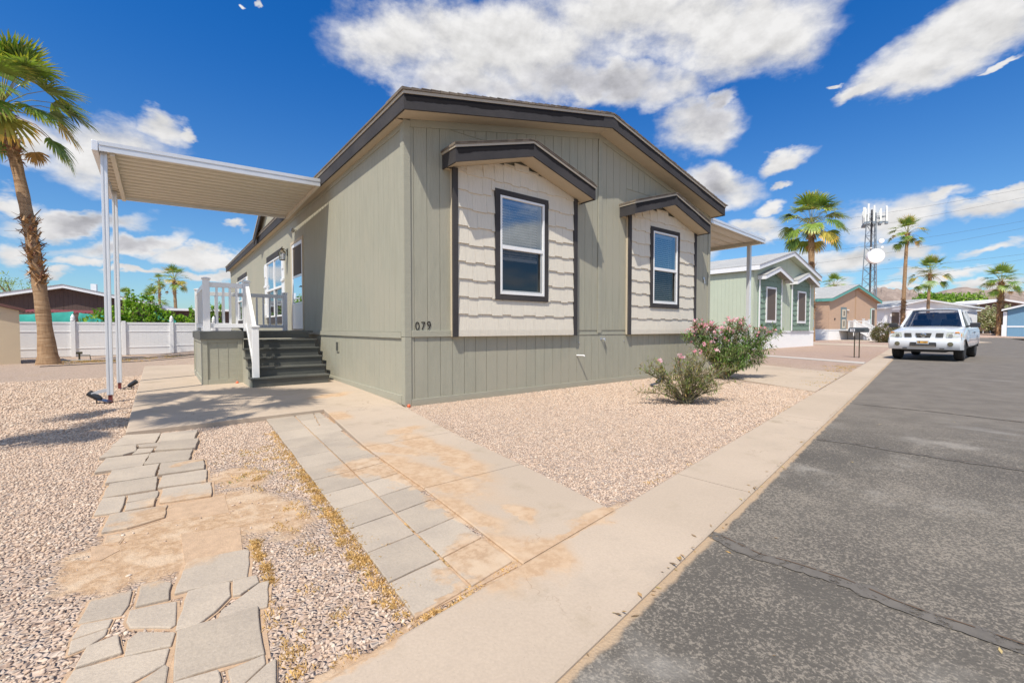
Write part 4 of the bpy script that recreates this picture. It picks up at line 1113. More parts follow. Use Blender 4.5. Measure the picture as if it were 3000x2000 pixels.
    pp = ragged(ex0 + 0.02, px, OH - 0.0025, zp, 0.036, 0.085, 0.14, seed); q = ragged(px + 0.02, ex1 - 0.01, OH - 0.0025, zp, 0.036, 0.06, 0.12, seed + 1); pp.add(q.v, q.f)
    pp.build('fresh_paint', fresh, body, fix=False)
    window_local(home, (hole[0], YP - 0.02, hole[2]), 0, hole[1]-hole[0], hole[2], hole[3], blinds='full' if full else True, railz=0.745)
bay(4.60, 4.59, b1h, 4, False); bay(8.70, 8.61, b2h, 8, True)

# side windows, shutters and front door (on the wall facing the porch)
def side_window(ya, yb, z0, z1):
    window_local(home, (X0 - 0.004, yb, z0), -PI/2, yb - ya, z0, z1, twin=True, low=False, blinds='full', gl_top=glassS, gl_bot=glass_mat('side_low_glass', (0.8, 0.85, 0.9), 0.25, 0.02, 0.3) if 'side_low_glass' not in MATS else MATS['side_low_glass'])
    h_ = MB(); h_.box(X0-0.020, X0, ya, yb, z1+0.002, z1+0.19); H(h_, 'window_trim', charcoal); h_ = MB(); h_.box(X0-0.020, X0, ya, yb, z0-0.19, z0-0.002); H(h_, 'window_trim', charcoal)
    for (a, b) in ((ya-0.30, ya-0.02), (yb+0.02, yb+0.30)):
        s = MB(); s.box(X0-0.030, X0, a, b, z0, z1)
        s.box(X0-0.048, X0-0.031, a+0.03, b-0.03, z0+0.06, z0+0.45); s.box(X0-0.048, X0-0.031, a+0.03, b-0.03, z1-0.42, z1-0.06); s.box(X0-0.06, X0-0.031, a-0.01, b+0.01, (z0+z1)/2+0.10, (z0+z1)/2+0.17)
        H(s, 'shutter', vinyl, bevel=0.003)
side_window(*WA); side_window(*WB)
dcas = MB(); y0, y1, z0, z1 = DR
dcas.box(X0-0.022, X0+0.05, y0-0.065, y0+0.002, z0-0.01, z1+0.065); dcas.box(X0-0.022, X0+0.05, y1-0.002, y1+0.065, z0-0.01, z1+0.065); dcas.box(X0-0.022, X0+0.05, y0+0.0025, y1-0.0025, z1-0.002, z1+0.065); dcas.box(X0-0.03, X0+0.06, y0+0.003, y1-0.003, z0-0.025, z0)
door_c = H(dcas, 'door_casing', soffm, bevel=0.003)
dd = MB(); a, b = y0+0.004, y1-0.004
dd.box(X0-0.012, X0+0.02, a, a+0.085, z0+0.01, z1-0.005); dd.box(X0-0.012, X0+0.02, b-0.085, b, z0+0.01, z1-0.005)
dd.box(X0-0.012, X0+0.02, a+0.086, b-0.086, z1-0.09, z1-0.005); dd.box(X0-0.012, X0+0.02, a+0.086, b-0.086, z0+0.01, z0+0.10); dd.box(X0-0.012, X0+0.02, a+0.086, b-0.086, z0+0.60, z0+0.66)
dd.box(X0-0.012, X0+0.02, a+0.086, b-0.086, z0+1.28, z0+1.33); dd.box(X0-0.004, X0+0.012, a+0.086, b-0.086, z0+0.101, z0+0.599)
door = H(dd, 'storm_door', vinyl, bevel=0.002)
gl = MB(); gl.add([(X0-0.002, a+0.086, z0+0.661), (X0-0.002, b-0.086, z0+0.661), (X0-0.002, b-0.086, z0+1.279), (X0-0.002, a+0.086, z0+1.279)], [[0,1,2,3]]); gl.build('lower_pane', glassS, door, fix=False)
gl = MB(); gl.add([(X0+0.004, a+0.086, z0+1.331), (X0+0.004, b-0.086, z0+1.331), (X0+0.004, b-0.086, z1-0.091), (X0+0.004, a+0.086, z1-0.091)], [[0,1,2,3]]); gl.build('screen', mat('bug_screen', (0.10, 0.075, 0.055), 0.8), door, fix=False)
gl = MB(); gl.box(X0-0.055, X0-0.012, a+0.035, a+0.055, z0+1.0, z0+1.03); gl.box(X0-0.06, X0-0.045, a+0.035, a+0.13, z0+1.0, z0+1.02); gl.build('handle', mat('bronze', (0.10, 0.08, 0.05), 0.4, metal=0.8), door)
gl = MB(); gl.box(X0+0.022, X0+0.06, y0, y1, z0, z1); gl.build('inner_door', mat('inner_door_paint', (0.35, 0.33, 0.28), 0.6), door)
# lantern, motion lamp, vent, number, spigot and drain pipe
bronze = MATS['bronze']; lant = MB(); ly, lz = 12.85, 3.02
lant.box(X0-0.02, X0, ly-0.05, ly+0.05, lz-0.02, lz+0.16); lant.tube([(X0-0.02, ly, lz+0.10), (X0-0.10, ly, lz+0.16), (X0-0.13, ly, lz+0.12)], 0.008, 6)
lant.lathe([(0.0, 0.21), (0.012, 0.20), (0.008, 0.17), (0.05, 0.14), (0.03, 0.13), (0.085, 0.075), (0.09, 0.06), (0.0, 0.06)], (X0-0.13, ly, lz), 8)
lant.lathe([(0.0, -0.16), (0.07, -0.155), (0.07, -0.14), (0.0, -0.14)], (X0-0.13, ly, lz), 8)
for k in range(6):
    an = k * PI / 3; lant.tube([(X0-0.13+0.085*math.cos(an), ly+0.085*math.sin(an), lz+0.06), (X0-0.13+0.066*math.cos(an), ly+0.066*math.sin(an), lz-0.15)], 0.005, 4)
ll = H(lant, 'wall_lantern', bronze); gg = MB(); gg.lathe([(0.06, -0.14), (0.078, 0.055)], (X0-0.13, ly, lz), 6); gg.build('lantern_glass', glass_mat('lantern_glass', (1, 0.95, 0.85), 0.15, 0.1, 0.2), ll, fix=False)
gg = MB(); gg.lathe([(0.0, -0.02), (0.045, 0.0), (0.05, 0.05), (0.03, 0.10), (0.0, 0.10)], (X0-0.07, 11.95, 3.45), 10, 'z'); gg.box(X0-0.05, X0, 11.92, 11.98, 3.48, 3.53); H(gg, 'porch_light', mat('lamp_grey', (0.45, 0.45, 0.42), 0.3, metal=0.4), smooth=True)
vt = MB(); vt.box(X0-0.018, X0-0.001, 8.54, 8.70, 0.64, 0.84)
vtm = H(vt, 'skirting_vent', sage_trim)
v2 = MB()
for k in range(8): v2.box(X0-0.022, X0-0.0185, 8.56, 8.68, 0.662 + k*0.021, 0.674 + k*0.021)
for k in range(3): v2.box(X0-0.024, X0-0.0222, 8.588 + k*0.03, 8.594 + k*0.03, 0.655, 0.825)
v2.build('vent_grille', mat('vent_dark', (0.07, 0.07, 0.06), 0.8), vtm)
numm = mat('number_black', (0.018, 0.014, 0.010), 0.4, metal=0.3)
for i, (ch, x, dz_) in enumerate((('0', 2.765, 0.0), ('7', 2.853, 0.003), ('9', 2.943, 0.010))):
    o = text_mesh('house_number', ch, 0.168, 0.004, numm, home, Matrix.Translation((x, Y0-0.0055, 1.058 + dz_)) @ Matrix.Rotation(PI/2, 4, 'X') @ Matrix.Diagonal((0.90, 1, 1, 1)), -0.0025)
    o.matrix_parent_inverse = Matrix.Translation((-X0, -Y0, 0)); o['label'] = 'black metal digit ' + ch
sp = MB(); sp.tube([(6.65, Y0, 0.88), (6.65, Y0-0.045, 0.88), (6.67, Y0-0.075, 0.875), (6.67, Y0-0.08, 0.84)], [0.011, 0.011, 0.013, 0.010], 8); sp.lathe([(0.0, -0.01), (0.028, -0.01), (0.028, 0.0), (0.0, 0.0)], (6.69, Y0-0.05, 0.905), 10); sp.box(6.625, 6.675, Y0-0.004, Y0-0.0005, 0.855, 0.905)
H(sp, 'spigot', mat('galvanised', (0.55, 0.57, 0.60), 0.35, metal=0.8), smooth=True)
sp = MB(); sp.tube([(5.97, Y0, 0.585), (6.0, Y0-0.15, 0.588), (6.005, Y0-0.165, 0.575)], [0.013, 0.013, 0.014], 8); H(sp, 'drain_pipe', vinyl, smooth=True)
for (x, z) in ((6.02, 0.82), (7.35, 0.83)):
    sp = MB(); sp.lathe([(0.0, 0.0), (0.014, 0.0), (0.012, -0.012), (0.0, -0.014)], (x, Y0, z), 8, 'y'); H(sp, 'bolt_cap', MATS['galvanised'], smooth=True)
sp = MB(); sp.tube([(10.45, Y0-0.003, 2.30), (10.45, Y0-0.03, 2.30), (10.46, Y0-0.04, 2.18)], 0.012, 6); sp.box(10.42, 10.48, Y0-0.02, Y0-0.001, 2.27, 2.34); H(sp, 'cable_clip', MATS['galvanised'])
# dormer gable over the porch side
dm = MB(); yc, zk = 14.40, 5.03; sl_ = 0.45; half = 2.12
prof = [(yc-half, zr(XL)), (yc, zk), (yc+half, zr(XL))]
dm.extrude([(p[0], p[1]) for p in prof], 'x', XL + 0.03, 6.0)
dorm = H(dm, 'dormer', sage)
d2 = MB()
for (a, b) in ((-half-0.12, 0), (0, half+0.12)):
    za, zb = zk - sl_*abs(a), zk - sl_*abs(b)
    P = [(yc+a, za), (yc+b, zb), (yc+b, zb-0.2), (yc+a, za-0.2)]
    d2.extrude(P, 'x', XL - 0.10, XL - 0.07)
d2.build('dormer_fascia', charcoal, dorm)
d3 = MB()
for (a, b) in ((-half-0.14, 0), (0, half+0.14)):
    za, zb = zk - sl_*abs(a), zk - sl_*abs(b)
    d3.extrude([(yc+a, za), (yc+b, zb), (yc+b, zb+0.04), (yc+a, za+0.04)], 'x', XL - 0.115, XL - 0.068); 
d3.build('drip_edge', dripm, dorm)
d4 = MB()
for (a, b) in ((-half-0.12, 0), (0, half+0.12)):
    za, zb = zk - sl_*abs(a), zk - sl_*abs(b)
    d4.extrude([(yc+a, za-0.03), (yc+b, zb-0.03), (yc+b, zb+0.03), (yc+a, za+0.03)], 'x', XL - 0.066, 6.0)
d4.build('dormer_roof', shing, dorm)

# ================================================================== PORCH STEPS
decking = mat('grey_decking', (0.072, 0.074, 0.066), 0.55, var=0.12, vscale=5.0, bump=0.15, bscale=30, stretch=(1, 6, 6), tintvar=(0.10, 0.10, 0.085))
porch = empty('porch_steps', (0.55, 9.45, 0.08), 0, 'grey composite porch deck with six steps and white vinyl railing', 'porch')
def Pp(mb, name, m, parent=None, **kw):
    o = mb.build(name, m, parent or porch, **kw)
    if parent is None: o.matrix_parent_inverse = Matrix.Translation((-0.55, -9.45, -0.08))
    return o
ZD = 1.03
fl = MB()
for k in range(18):
    y = 9.45 + k * 0.148
    if y + 0.144 > 12.10: break
    if y < 9.86: fl.box(0.50, 1.12, y, y + 0.144, ZD - 0.028, ZD)
    else: fl.box(0.50, 2.45, y, y + 0.144, ZD - 0.028, ZD)
Pp(fl, 'deck_boards', decking, bevel=0.002)
fc = MB(); fc.box(0.50, 1.121, 9.43, 9.449, ZD - 0.14, ZD - 0.002); fc.box(1.122, 1.14, 9.43, 9.85, ZD - 0.14, ZD - 0.002); fc.box(1.141, 2.36, 9.852, 9.87, ZD - 0.14, ZD - 0.002); fc.box(0.482, 0.499, 9.43, 12.10, ZD - 0.14, ZD - 0.002)
Pp(fc, 'deck_fascia', decking)
skp = MB()
zb_ = lambda x, y: 0.0
skp.box(0.52, 1.11, 9.485, 9.50, 0.0, ZD - 0.141); skp.box(0.52, 0.535, 9.501, 12.08, 0.0, ZD - 0.141)
for (a, b) in ((0.505, 0.585), (1.045, 1.118)): skp.box(a, b, 9.462, 9.484, 0.0, ZD - 0.141)
skp.box(0.586, 1.044, 9.466, 9.484, ZD - 0.20, ZD - 0.142); skp.box(0.586, 1.044, 9.466, 9.484, 0.03, 0.17)
for x in (0.74, 0.89): skp.box(x, x + 0.006, 9.479, 9.4845, 0.171, ZD - 0.201)
skp.box(0.500, 0.519, 9.485, 9.57, 0.0, ZD - 0.141); skp.box(0.500, 0.519, 12.0, 12.08, 0.0, ZD - 0.141); skp.box(0.502, 0.519, 9.571, 11.999, ZD - 0.20, ZD - 0.142); skp.box(0.502, 0.519, 9.571, 11.999, 0.03, 0.17)
skp.box(1.125, 1.14, 9.45, 9.87, 0.0, ZD - 0.141)
Pp(skp, 'deck_skirting', sage_trim)
for i in range(5):
    z = 0.08 + 0.158 * (i + 1); y = 8.52 + 0.27 * i
    t_ = MB(); xr = 2.44 - 0.012 * (4 - i); xl = 1.145
    t_.box(xl - 0.03, xr, y - 0.025, y + 0.262, z - 0.026, z)
    tr_ = Pp(t_, 'tread', decking, bevel=0.002)
    q = MB(); q.box(xl, xr - 0.02, y, y + 0.018, z - 0.158 if i else 0.06, z - 0.027); q.build('riser', decking, tr_)
stz = MB()
prof = [(8.535, 0.05)]
for i in range(5): prof += [(8.54 + 0.27*i, 0.08 + 0.158*(i+1) - 0.03), (8.54 + 0.27*(i+1), 0.08 + 0.158*(i+1) - 0.03)]
prof += [(9.89, 0.05)]
stz.extrude([(p[0], p[1]) for p in prof], 'x', 1.118, 1.144); Pp(stz, 'stringer', sage_trim)
def post(x, y, z0, z1, s=0.105, cap=True):
    m_ = MB(); m_.box(x-s/2, x+s/2, y-s/2, y+s/2, z0, z1 - 0.03)
    if cap:
        c = s/2 + 0.014; m_.box(x-c, x+c, y-c, y+c, z1-0.03, z1-0.008); m_.add([(x-c, y-c, z1-0.008), (x+c, y-c, z1-0.008), (x+c, y+c, z1-0.008), (x-c, y+c, z1-0.008), (x, y, z1+0.012)], [[0,1,4],[1,2,4],[2,3,4],[3,0,4]])
    return Pp(m_, 'rail_post', vinyl, bevel=0.004)
PA, PB_, PC, PD, PE = (0.585, 9.51), (1.20, 9.51), (1.215, 8.66), (0.585, 12.02), (2.33, 12.02)
post(*PA, ZD, ZD + 0.95); post(*PB_, ZD, ZD + 0.93); post(*PC, 0.238, 1.13, 0.10, True); post(*PD, ZD, ZD + 0.93); post(*PE, ZD, ZD + 0.93)
def rail(a, b, za, zb2, nb, name='railing', low=0.10, high=0.83):
    m_ = MB(); A = Vector((*a, 0)); B = Vector((*b, 0)); d = (B-A).normalized(); A2 = A + d*0.055; B2 = B - d*0.055
    m_.beam((A2.x, A2.y, za+high), (B2.x, B2.y, zb2+high), 0.055, 0.085); m_.beam((A2.x, A2.y, za+low), (B2.x, B2.y, zb2+low), 0.045, 0.075)
    r_ = Pp(m_, name, vinyl, bevel=0.003)
    for k in range(nb):
        q = (k + 1) / (nb + 1); p = A2.lerp(B2, q); z = za + (zb2-za)*q; bm_ = MB(); bm_.box(p.x-0.018, p.x+0.018, p.y-0.018, p.y+0.018, z+low+0.036, z+high-0.041)
        bm_.build('baluster', vinyl, r_)
rail(PA, PB_, ZD, ZD, 4); rail(PA, PD, ZD, ZD, 16); rail(PD, PE, ZD, ZD, 11)
rail(PB_, PC, ZD + 0.02, 0.25, 6, 'stair_railing')
bowl = MB(); bowl.lathe([(0.0, 0.0), (0.08, 0.0), (0.15, 0.05), (0.19, 0.12), (0.17, 0.125), (0.13, 0.07), (0.0, 0.05)], (0, 0, 0), 20)
bo = bowl.build('bowl', mat('stoneware', (0.16, 0.15, 0.13), 0.6, var=0.2), smooth=True, loc=(1.42, 11.3, ZD)); tag(bo, 'round dark stoneware bowl standing on the porch deck behind the railing', 'bowl')

# ================================================================== PATIO COVER AND CARPORT AWNING
alw = mat('white_aluminium', (0.74, 0.75, 0.76), 0.30, metal=0.25, var=0.03)
pan = mat('cream_roof_pan', (0.66, 0.60, 0.49), 0.5, var=0.03)
redoxide = mat('red_oxide_base', (0.20, 0.045, 0.035), 0.8, var=0.2)
def cover(name, label, cat, LF, RF, RB, LB, nrib, posts, ribdir='lr', post_w=0.075, gutter_side=None, red=True):
    """corrugated pan roof. corners left-front, right-front, right-back, left-back with z = underside"""
    LF, RF, RB, LB = map(Vector, (LF, RF, RB, LB))
    root = empty(name, (LF.x, LF.y, 0), 0, label, cat)
    inv = Matrix.Translation((-LF.x, -LF.y, 0))
    def B_(mb, nm, m, **kw):
        o = mb.build(nm, m, root, **kw); o.matrix_parent_inverse = inv; return o
    rp = MB(); V = []; row = []
    seq = []
    for i in range(nrib):
        for (q, h) in ((0.0, 0), (0.30, 0), (0.40, 0.050), (0.52, 0.050), (0.62, 0), (0.70, 0.0), (0.78, 0.012), (0.86, 0.0)): seq.append(((i + q) / nrib, h))
    seq.append((1.0, 0))
    for (q, h) in seq:
        a = LF.lerp(LB, q); b = RF.lerp(RB, q)
        V += [(a.x, a.y, a.z + h), (b.x, b.y, b.z + h), (a.x, a.y, a.z + h + 0.012), (b.x, b.y, b.z + h + 0.012)]
    F = []
    for i in range(len(seq) - 1):
        j = 4*i; k = j + 4; F += [[j, k, k+1, j+1], [j+2, j+3, k+3, k+2], [j, j+2, k+2, k], [j+1, k+1, k+3, j+3]]
    rp.add(V, F); B_(rp, 'roof_panel', pan, fix=False)
    for (a, b, o) in ((LF, RF, -1), (LB, RB, 1)):
        fb = MB()
        d = (b - a).normalized(); n_ = Vector((d.y, -d.x, 0)) * (1 if o < 0 else -1)
        for (z0, z1, off) in ((-0.055, 0.0, 0.030), (0.0, 0.028, 0.020), (0.028, 0.085, 0.034)):
            for s_ in (0,):
                c = a + n_*off/2; e = b + n_*off/2
                fb.beam((c.x, c.y, c.z+(z0+z1)/2), (e.x, e.y, e.z+(z0+z1)/2), off, z1-z0-0.001)
        B_(fb, 'edge_beam', alw)
    gb = MB(); A, B2 = (LF, LB) if gutter_side == 'l' else (RF, RB)
    o_ = -0.04 if gutter_side == 'l' else 0.04
    gb.beam((A.x+o_, A.y-0.03, A.z+0.01), (B2.x+o_, B2.y+0.03, B2.z+0.01), 0.07, 0.15)
    B_(gb, 'gutter', alw, bevel=0.006)
    ib = MB(); s_ = 0.14 if gutter_side == 'l' else -0.14
    ib.beam((A.x+s_, A.y+0.03, A.z-0.045), (B2.x+s_, B2.y-0.03, B2.z-0.045), 0.055, 0.075); B_(ib, 'carrying_beam', pan)
    wb = MB(); C_, D_ = (RF, RB) if gutter_side == 'l' else (LF, LB)
    wb.beam((C_.x-0.02 if gutter_side == 'l' else C_.x+0.02, C_.y, C_.z-0.03), (D_.x-0.02 if gutter_side == 'l' else D_.x+0.02, D_.y, D_.z-0.03), 0.045, 0.06); B_(wb, 'wall_channel', pan)
    for (x, y, z0, z1) in posts:
        p = MB(); h = post_w/2
        prof = [(x-h, y-h), (x-h*0.25, y-h), (x-h*0.25, y-h*0.75), (x+h*0.25, y-h*0.75), (x+h*0.25, y-h), (x+h, y-h), (x+h, y+h), (x-h, y+h)]
        p.extrude(prof, 'z', z0 + (0.12 if red else 0), z1)
        po = B_(p, 'post', alw, bevel=0.003)
        if red:
            q = MB(); q.box(x-h*0.62, x+h*0.62, y-h*0.62, y+h*0.62, z0-0.05, z0+0.12); q.build('post_base', redoxide, po)
    return root
cover('patio_cover', 'white aluminium patio cover on two posts over the porch steps', 'patio cover',
      (-0.70, 8.72, 3.685), (2.395, 9.03, 3.865), (2.395, 11.85, 3.80), (-0.70, 11.15, 3.56), 14,
      [(-0.655, 8.83, gz(-0.65, 8.83), 3.66), (-0.675, 10.86, gz(-0.67, 10.86), 3.57)], gutter_side='l')
cover('carport_awning', 'white aluminium carport awning on the right side of the sage green home', 'carport awning',
      (10.83, 5.75, 3.83), (14.0, 5.70, 3.66), (14.0, 12.5, 3.62), (10.83, 12.5, 3.79), 20,
      [(13.93, 6.08, 0.0, 3.62), (13.93, 9.3, 0.0, 3.60), (13.93, 12.3, 0.0, 3.58)], gutter_side='r', post_w=0.10, red=False)
# floodlight heads and splash guard near the posts
blackm = mat('black_plastic', (0.022, 0.024, 0.028), 0.4)
def spotlight(x, y, rz, label, s=1.0):
    z = gz(x, y); r = empty('spotlight', (x, y, z), rz, label, 'spotlight', 'solar spotlights in the gravel')
    m_ = MB(); m_.tube([(0, 0, -0.05), (0, 0, 0.10*s)], 0.008*s, 6); m_.build('stake', blackm, r)
    m_ = MB(); m_.tube([(-0.05*s, 0, 0.07*s), (-0.02*s, 0, 0.09*s), (0.09*s, 0, 0.17*s)], [0.030*s, 0.042*s, 0.045*s], 12); m_.build('lamp_head', blackm, r, smooth=True)
    m_ = MB(); m_.beam((-0.16*s, 0, 0.03*s), (-0.03*s, 0, 0.07*s), 0.12*s, 0.012*s); m_.build('solar_panel', mat('solar_blue', (0.03, 0.045, 0.09), 0.2), r)
spotlight(7.20, 4.72, R(-35), 'black solar spotlight with blue panel in gravel left of the pale shrub', 1.0)
spotlight(-0.80, 8.78, R(160), 'black solar spotlight leaning at the foot of the front patio cover post', 1.0)
spotlight(-0.50, 10.6, R(-20), 'small black solar spotlight at the foot of the rear patio cover post', 0.9)
m_ = MB(); m_.beam((-0.68, 8.80, 0.17), (-0.76, 8.78, 0.16), 0.008, 0.05); m_.beam((-0.76, 8.78, 0.16), (-0.85, 8.76, 0.12), 0.008, 0.05)
o = m_.build('bent_flashing', alw); tag(o, 'bent piece of white metal flashing sticking out from the front patio post', 'flashing')
orange = mat('orange_plastic', (0.75, 0.13, 0.04), 0.4)
for (x, y, lb) in ((2.60, 5.575, 'small round orange cap in the gravel at the front left house corner'), (1.02, 9.40, 'small round orange cap on the slab beside the deck skirting')):
    m_ = MB(); m_.lathe([(0.0, -0.01), (0.022, 0.0), (0.024, 0.02), (0.012, 0.035), (0.0, 0.037)], (0, 0, 0), 12); o = m_.build('orange_cap', orange, smooth=True, loc=(x, y, cz(x, y) if y > 6 else 0.01)); tag(o, lb, 'cap')

# ================================================================== VEGETATION
palm_leaf = leaf_mat('palm_leaf', trans=0.22, rough=0.40)
trunkm = None
def trunk_mat():
    m = bpy.data.materials.new('palm_trunk'); m.use_nodes = True; t = NT(m.node_tree); t.n.clear()
    out = t.new('ShaderNodeOutputMaterial'); b = t.new('ShaderNodeBsdfPrincipled'); b.inputs['Roughness'].default_value = 0.9; b.inputs['Specular IOR Level'].default_value = 0.2
    tcn = t.new('ShaderNodeTexCoord'); pos = tcn.outputs['Object']
    ring = t.noise(t.mapping(pos, scale=(1.2, 1.2, 12.0)), 1.5, 6.0, 0.7, 0.4); n2 = t.noise(t.mapping(pos, scale=(9, 9, 1.2)), 2.0, 4.0)
    c = t.ramp(ring, [(0.25, (0.17, 0.09, 0.042)), (0.5, (0.34, 0.215, 0.12)), (0.75, (0.46, 0.32, 0.195))])
    c = t.vmath('SCALE', c, scale=t.math('ADD', 0.65, t.math('MULTIPLY', n2, 0.7))).outputs[0]
    t.put(b.inputs['Base Color'], c); bn = t.new('ShaderNodeBump'); bn.inputs['Strength'].default_value = 0.9; bn.inputs['Distance'].default_value = 0.03
    t.l.new(ring, bn.inputs['Height']); t.l.new(bn.outputs[0], b.inputs['Normal']); t.l.new(b.outputs[0], out.inputs[0]); return m
trunkm = trunk_mat(); bootm = leaf_mat('palm_boot', trans=0.05, rough=0.9)
def fan(m_, base, tip_dir, up, L, n_, spread, rnd, green, droop, segs=3, width=0.045, dead=False):
    """a costapalmate fan blade: n_ ribbons radiating from base"""
    f = Vector(tip_dir).normalized(); s = f.cross(Vector(up)).normalized(); u = s.cross(f).normalized()
    for k in range(n_):
        a = spread * (k / (n_ - 1) - 0.5) + rnd.uniform(-0.03, 0.03); d = (f * math.cos(a) + s * math.sin(a)).normalized()
        ll = L * (0.72 + 0.28 * math.cos(a * 0.9)) * rnd.uniform(0.88, 1.06); fold = u * (0.10 if k % 2 else -0.02)
        w_ = width * L; pts = []; p = Vector(base); dirc = (d + fold * 0.6 + u * (0.16 * abs(math.sin(a)))).normalized()
        side = dirc.cross(u).normalized(); pts.append((p.copy(), w_ * 0.22))
        bend = droop * rnd.uniform(0.6, 1.5)
        for q in range(segs):
            st_ = ll / segs; p = p + dirc * st_; pts.append((p.copy(), w_ * (1.0 if q == 0 else (0.75 if q < segs - 1 else 0.05))))
            dirc = (dirc + Vector((0, 0, -1)) * bend * (0.25 + 1.0 * (q + 1) / segs)).normalized()
        V = []
        for p_, w2 in pts: V += [p_ - side * w2, p_ + side * w2]
        if dead: v = rnd.uniform(0.6, 1.1); col = (0.50*v, 0.28*v, 0.09*v)
        else:
            v = rnd.uniform(0.7, 1.3); col = (green[0]*v, green[1]*v, green[2]*v)
        b0 = len(m_.v); m_.v += [tuple(x) for x in V]; nf = []
        for q in range(len(pts) - 1): nf.append([b0+2*q, b0+2*q+1, b0+2*q+3, b0+2*q+2])
        m_.f += nf
        for q, i in enumerate(range(len(m_.f) - len(nf), len(m_.f))):
            cq = col
            if not dead and q == len(nf) - 1: cq = (col[0]*1.7+0.03, col[1]*1.25+0.02, col[2]*1.1)
            m_.c.append((i, cq))
def palm(loc, H_, lean, label, rc=1.9, tr=0.20, nf=34, leaves=26, seed=0, skirt=0.0, skirt_zones=(), wind=(0, 0, 0), base_flare=1.7, group='fan palms', segs=3, name='fan_palm'):
    rnd = random.Random(seed); root = empty(name, loc, 0, label, 'palm tree', group)
    N = 26; pts = []; rads = []
    for i in range(N + 1):
        q = i / N; pts.append((lean[0]*q*q*0.6 + lean[0]*q*0.4, lean[1]*q*q*0.6 + lean[1]*q*0.4, H_*q - (0.1 if i == 0 else 0)))
        r_ = tr * (1 - 0.30*q) * (1 + (base_flare - 1) * math.exp(-q * H_ / 0.45)) * (1 + 0.05*math.sin(i*2.1 + seed)); rads.append(r_)
    m_ = MB(); m_.tube(pts, rads, 16 if tr * 400 / max(1, math.hypot(loc[0], loc[1])) > 3 else 8); m_.build('trunk', trunkm, root, smooth=True)
    top = Vector(pts[-1])
    def at(q):
        q = max(0, min(1, q)) * N; i = min(int(q), N - 1); return Vector(pts[i]).lerp(Vector(pts[i+1]), q - i), rads[i]
    zones = list(skirt_zones) + [(1 - 0.9 / H_ - skirt / H_, 1.0, 1.0)]
    for (q0, q1, dens) in zones:
        bt = MB()
        L_ = (q1 - q0) * H_; cnt = int(L_ * 95 * dens * (tr / 0.2))
        for k in range(cnt):
            q = rnd.uniform(q0, q1); c, r_ = at(q); a = rnd.uniform(0, 2*PI); o = Vector((math.cos(a), math.sin(a), 0)); tt = Vector((-o.y, o.x, 0))
            up_ = rnd.uniform(-0.2, 1.1) if rnd.random() < 0.75 else rnd.uniform(-1.2, -0.3); d = (o * rnd.uniform(0.35, 0.9) + Vector((0, 0, up_)) + tt * rnd.uniform(-0.4, 0.4)).normalized()
            ln = rnd.uniform(0.12, 0.30) * (tr / 0.2) ** 0.5 * (1.6 if rnd.random() < 0.08 else 1); w_ = rnd.uniform(0.03, 0.065); b_ = c + o * r_ * 0.85
            v = rnd.uniform(0.45, 1.25); col = (0.46*v, 0.27*v, 0.13*v) if rnd.random() < 0.8 else (0.26*v, 0.12*v, 0.07*v)
            bt.add([b_ - tt*w_, b_ + tt*w_, b_ + d*ln + tt*w_*0.45, b_ + d*ln - tt*w_*0.45, b_ + d*ln*0.5 + o*0.02], [[0, 1, 4], [1, 2, 4], [2, 3, 4], [3, 0, 4]], col)
        bt.build('frond_boots', bootm, root, fix=False)
    cr = MB(); st = MB(); wd = Vector(wind)
    for k in range(nf):
        q = (k + 0.5) / nf; el_ = math.radians(86 - 122 * q ** 1.12 + rnd.uniform(-16, 16)); a = k * 2.39996 + rnd.uniform(-0.5, 0.5)
        d = (Vector((math.cos(a)*math.cos(el_), math.sin(a)*math.cos(el_), math.sin(el_))) + wd * (0.5 + 0.5*q)).normalized()
        pl_ = rc * rnd.uniform(0.50, 0.66) * (0.75 + 0.25 * q); bl = rc * rnd.uniform(0.37, 0.46)
        p0 = top + Vector((0, 0, 0.08 - 0.30*q)) + d * tr * 0.5; mid = p0 + d * pl_ * 0.6; d2 = (d + Vector((0, 0, -0.12 - 0.5*q))).normalized(); p1 = mid + d2 * pl_ * 0.45
        st.tube([p0, mid, p1], [0.020, 0.014, 0.010], 4, col=(0.36, 0.33, 0.10) if q < 0.8 else (0.45, 0.27, 0.10))
        d3 = (d2 + Vector((0, 0, -0.05 - 0.75*q)) + wd * 0.5).normalized()
        upv = Vector((0, 0, 1)) if abs(d3.z) < 0.9 else Vector((math.cos(a), math.sin(a), 0)) * (-1 if d3.z > 0 else 1)
        yel = rnd.random() < 0.10 + 0.25 * (q > 0.7)
        g_ = (0.20, 0.29, 0.045) if not yel else (0.44, 0.36, 0.07)
        if rnd.random() < 0.4: g_ = (0.13, 0.22, 0.04)
        fan(cr, p1, d3, upv, bl * (0.55 if q > 0.965 else 1), leaves, R(rnd.uniform(150, 205)), rnd, g_, 0.08 + 0.42*q, segs, 0.040, dead=(q > 0.965))
    cr.build('crown', palm_leaf, root, fix=False); st.build('leaf_stems', palm_leaf, root, fix=False)
    return root
palm((-3.24, 22.29, gz(-3.24, 22.29) - 0.02), 9.0, (-1.05, 0.75), 'tall fan palm with ragged trunk at far left of the photo, behind the patio cover', 2.65, 0.205, 28, 34, 3, 1.0, ((0.31, 0.58, 1.3),), (0.36, -0.26, 0.05), 1.8, segs=4)
palm((-3.25, 5.15, gz(-3, 5.9)), 6.7, (0.1, 0.05), 'fan palm standing left of the porch, outside the view, casting its shade on the slab', 1.75, 0.20, 30, 24, 8, 0.4, (), (0.1, 0, 0))
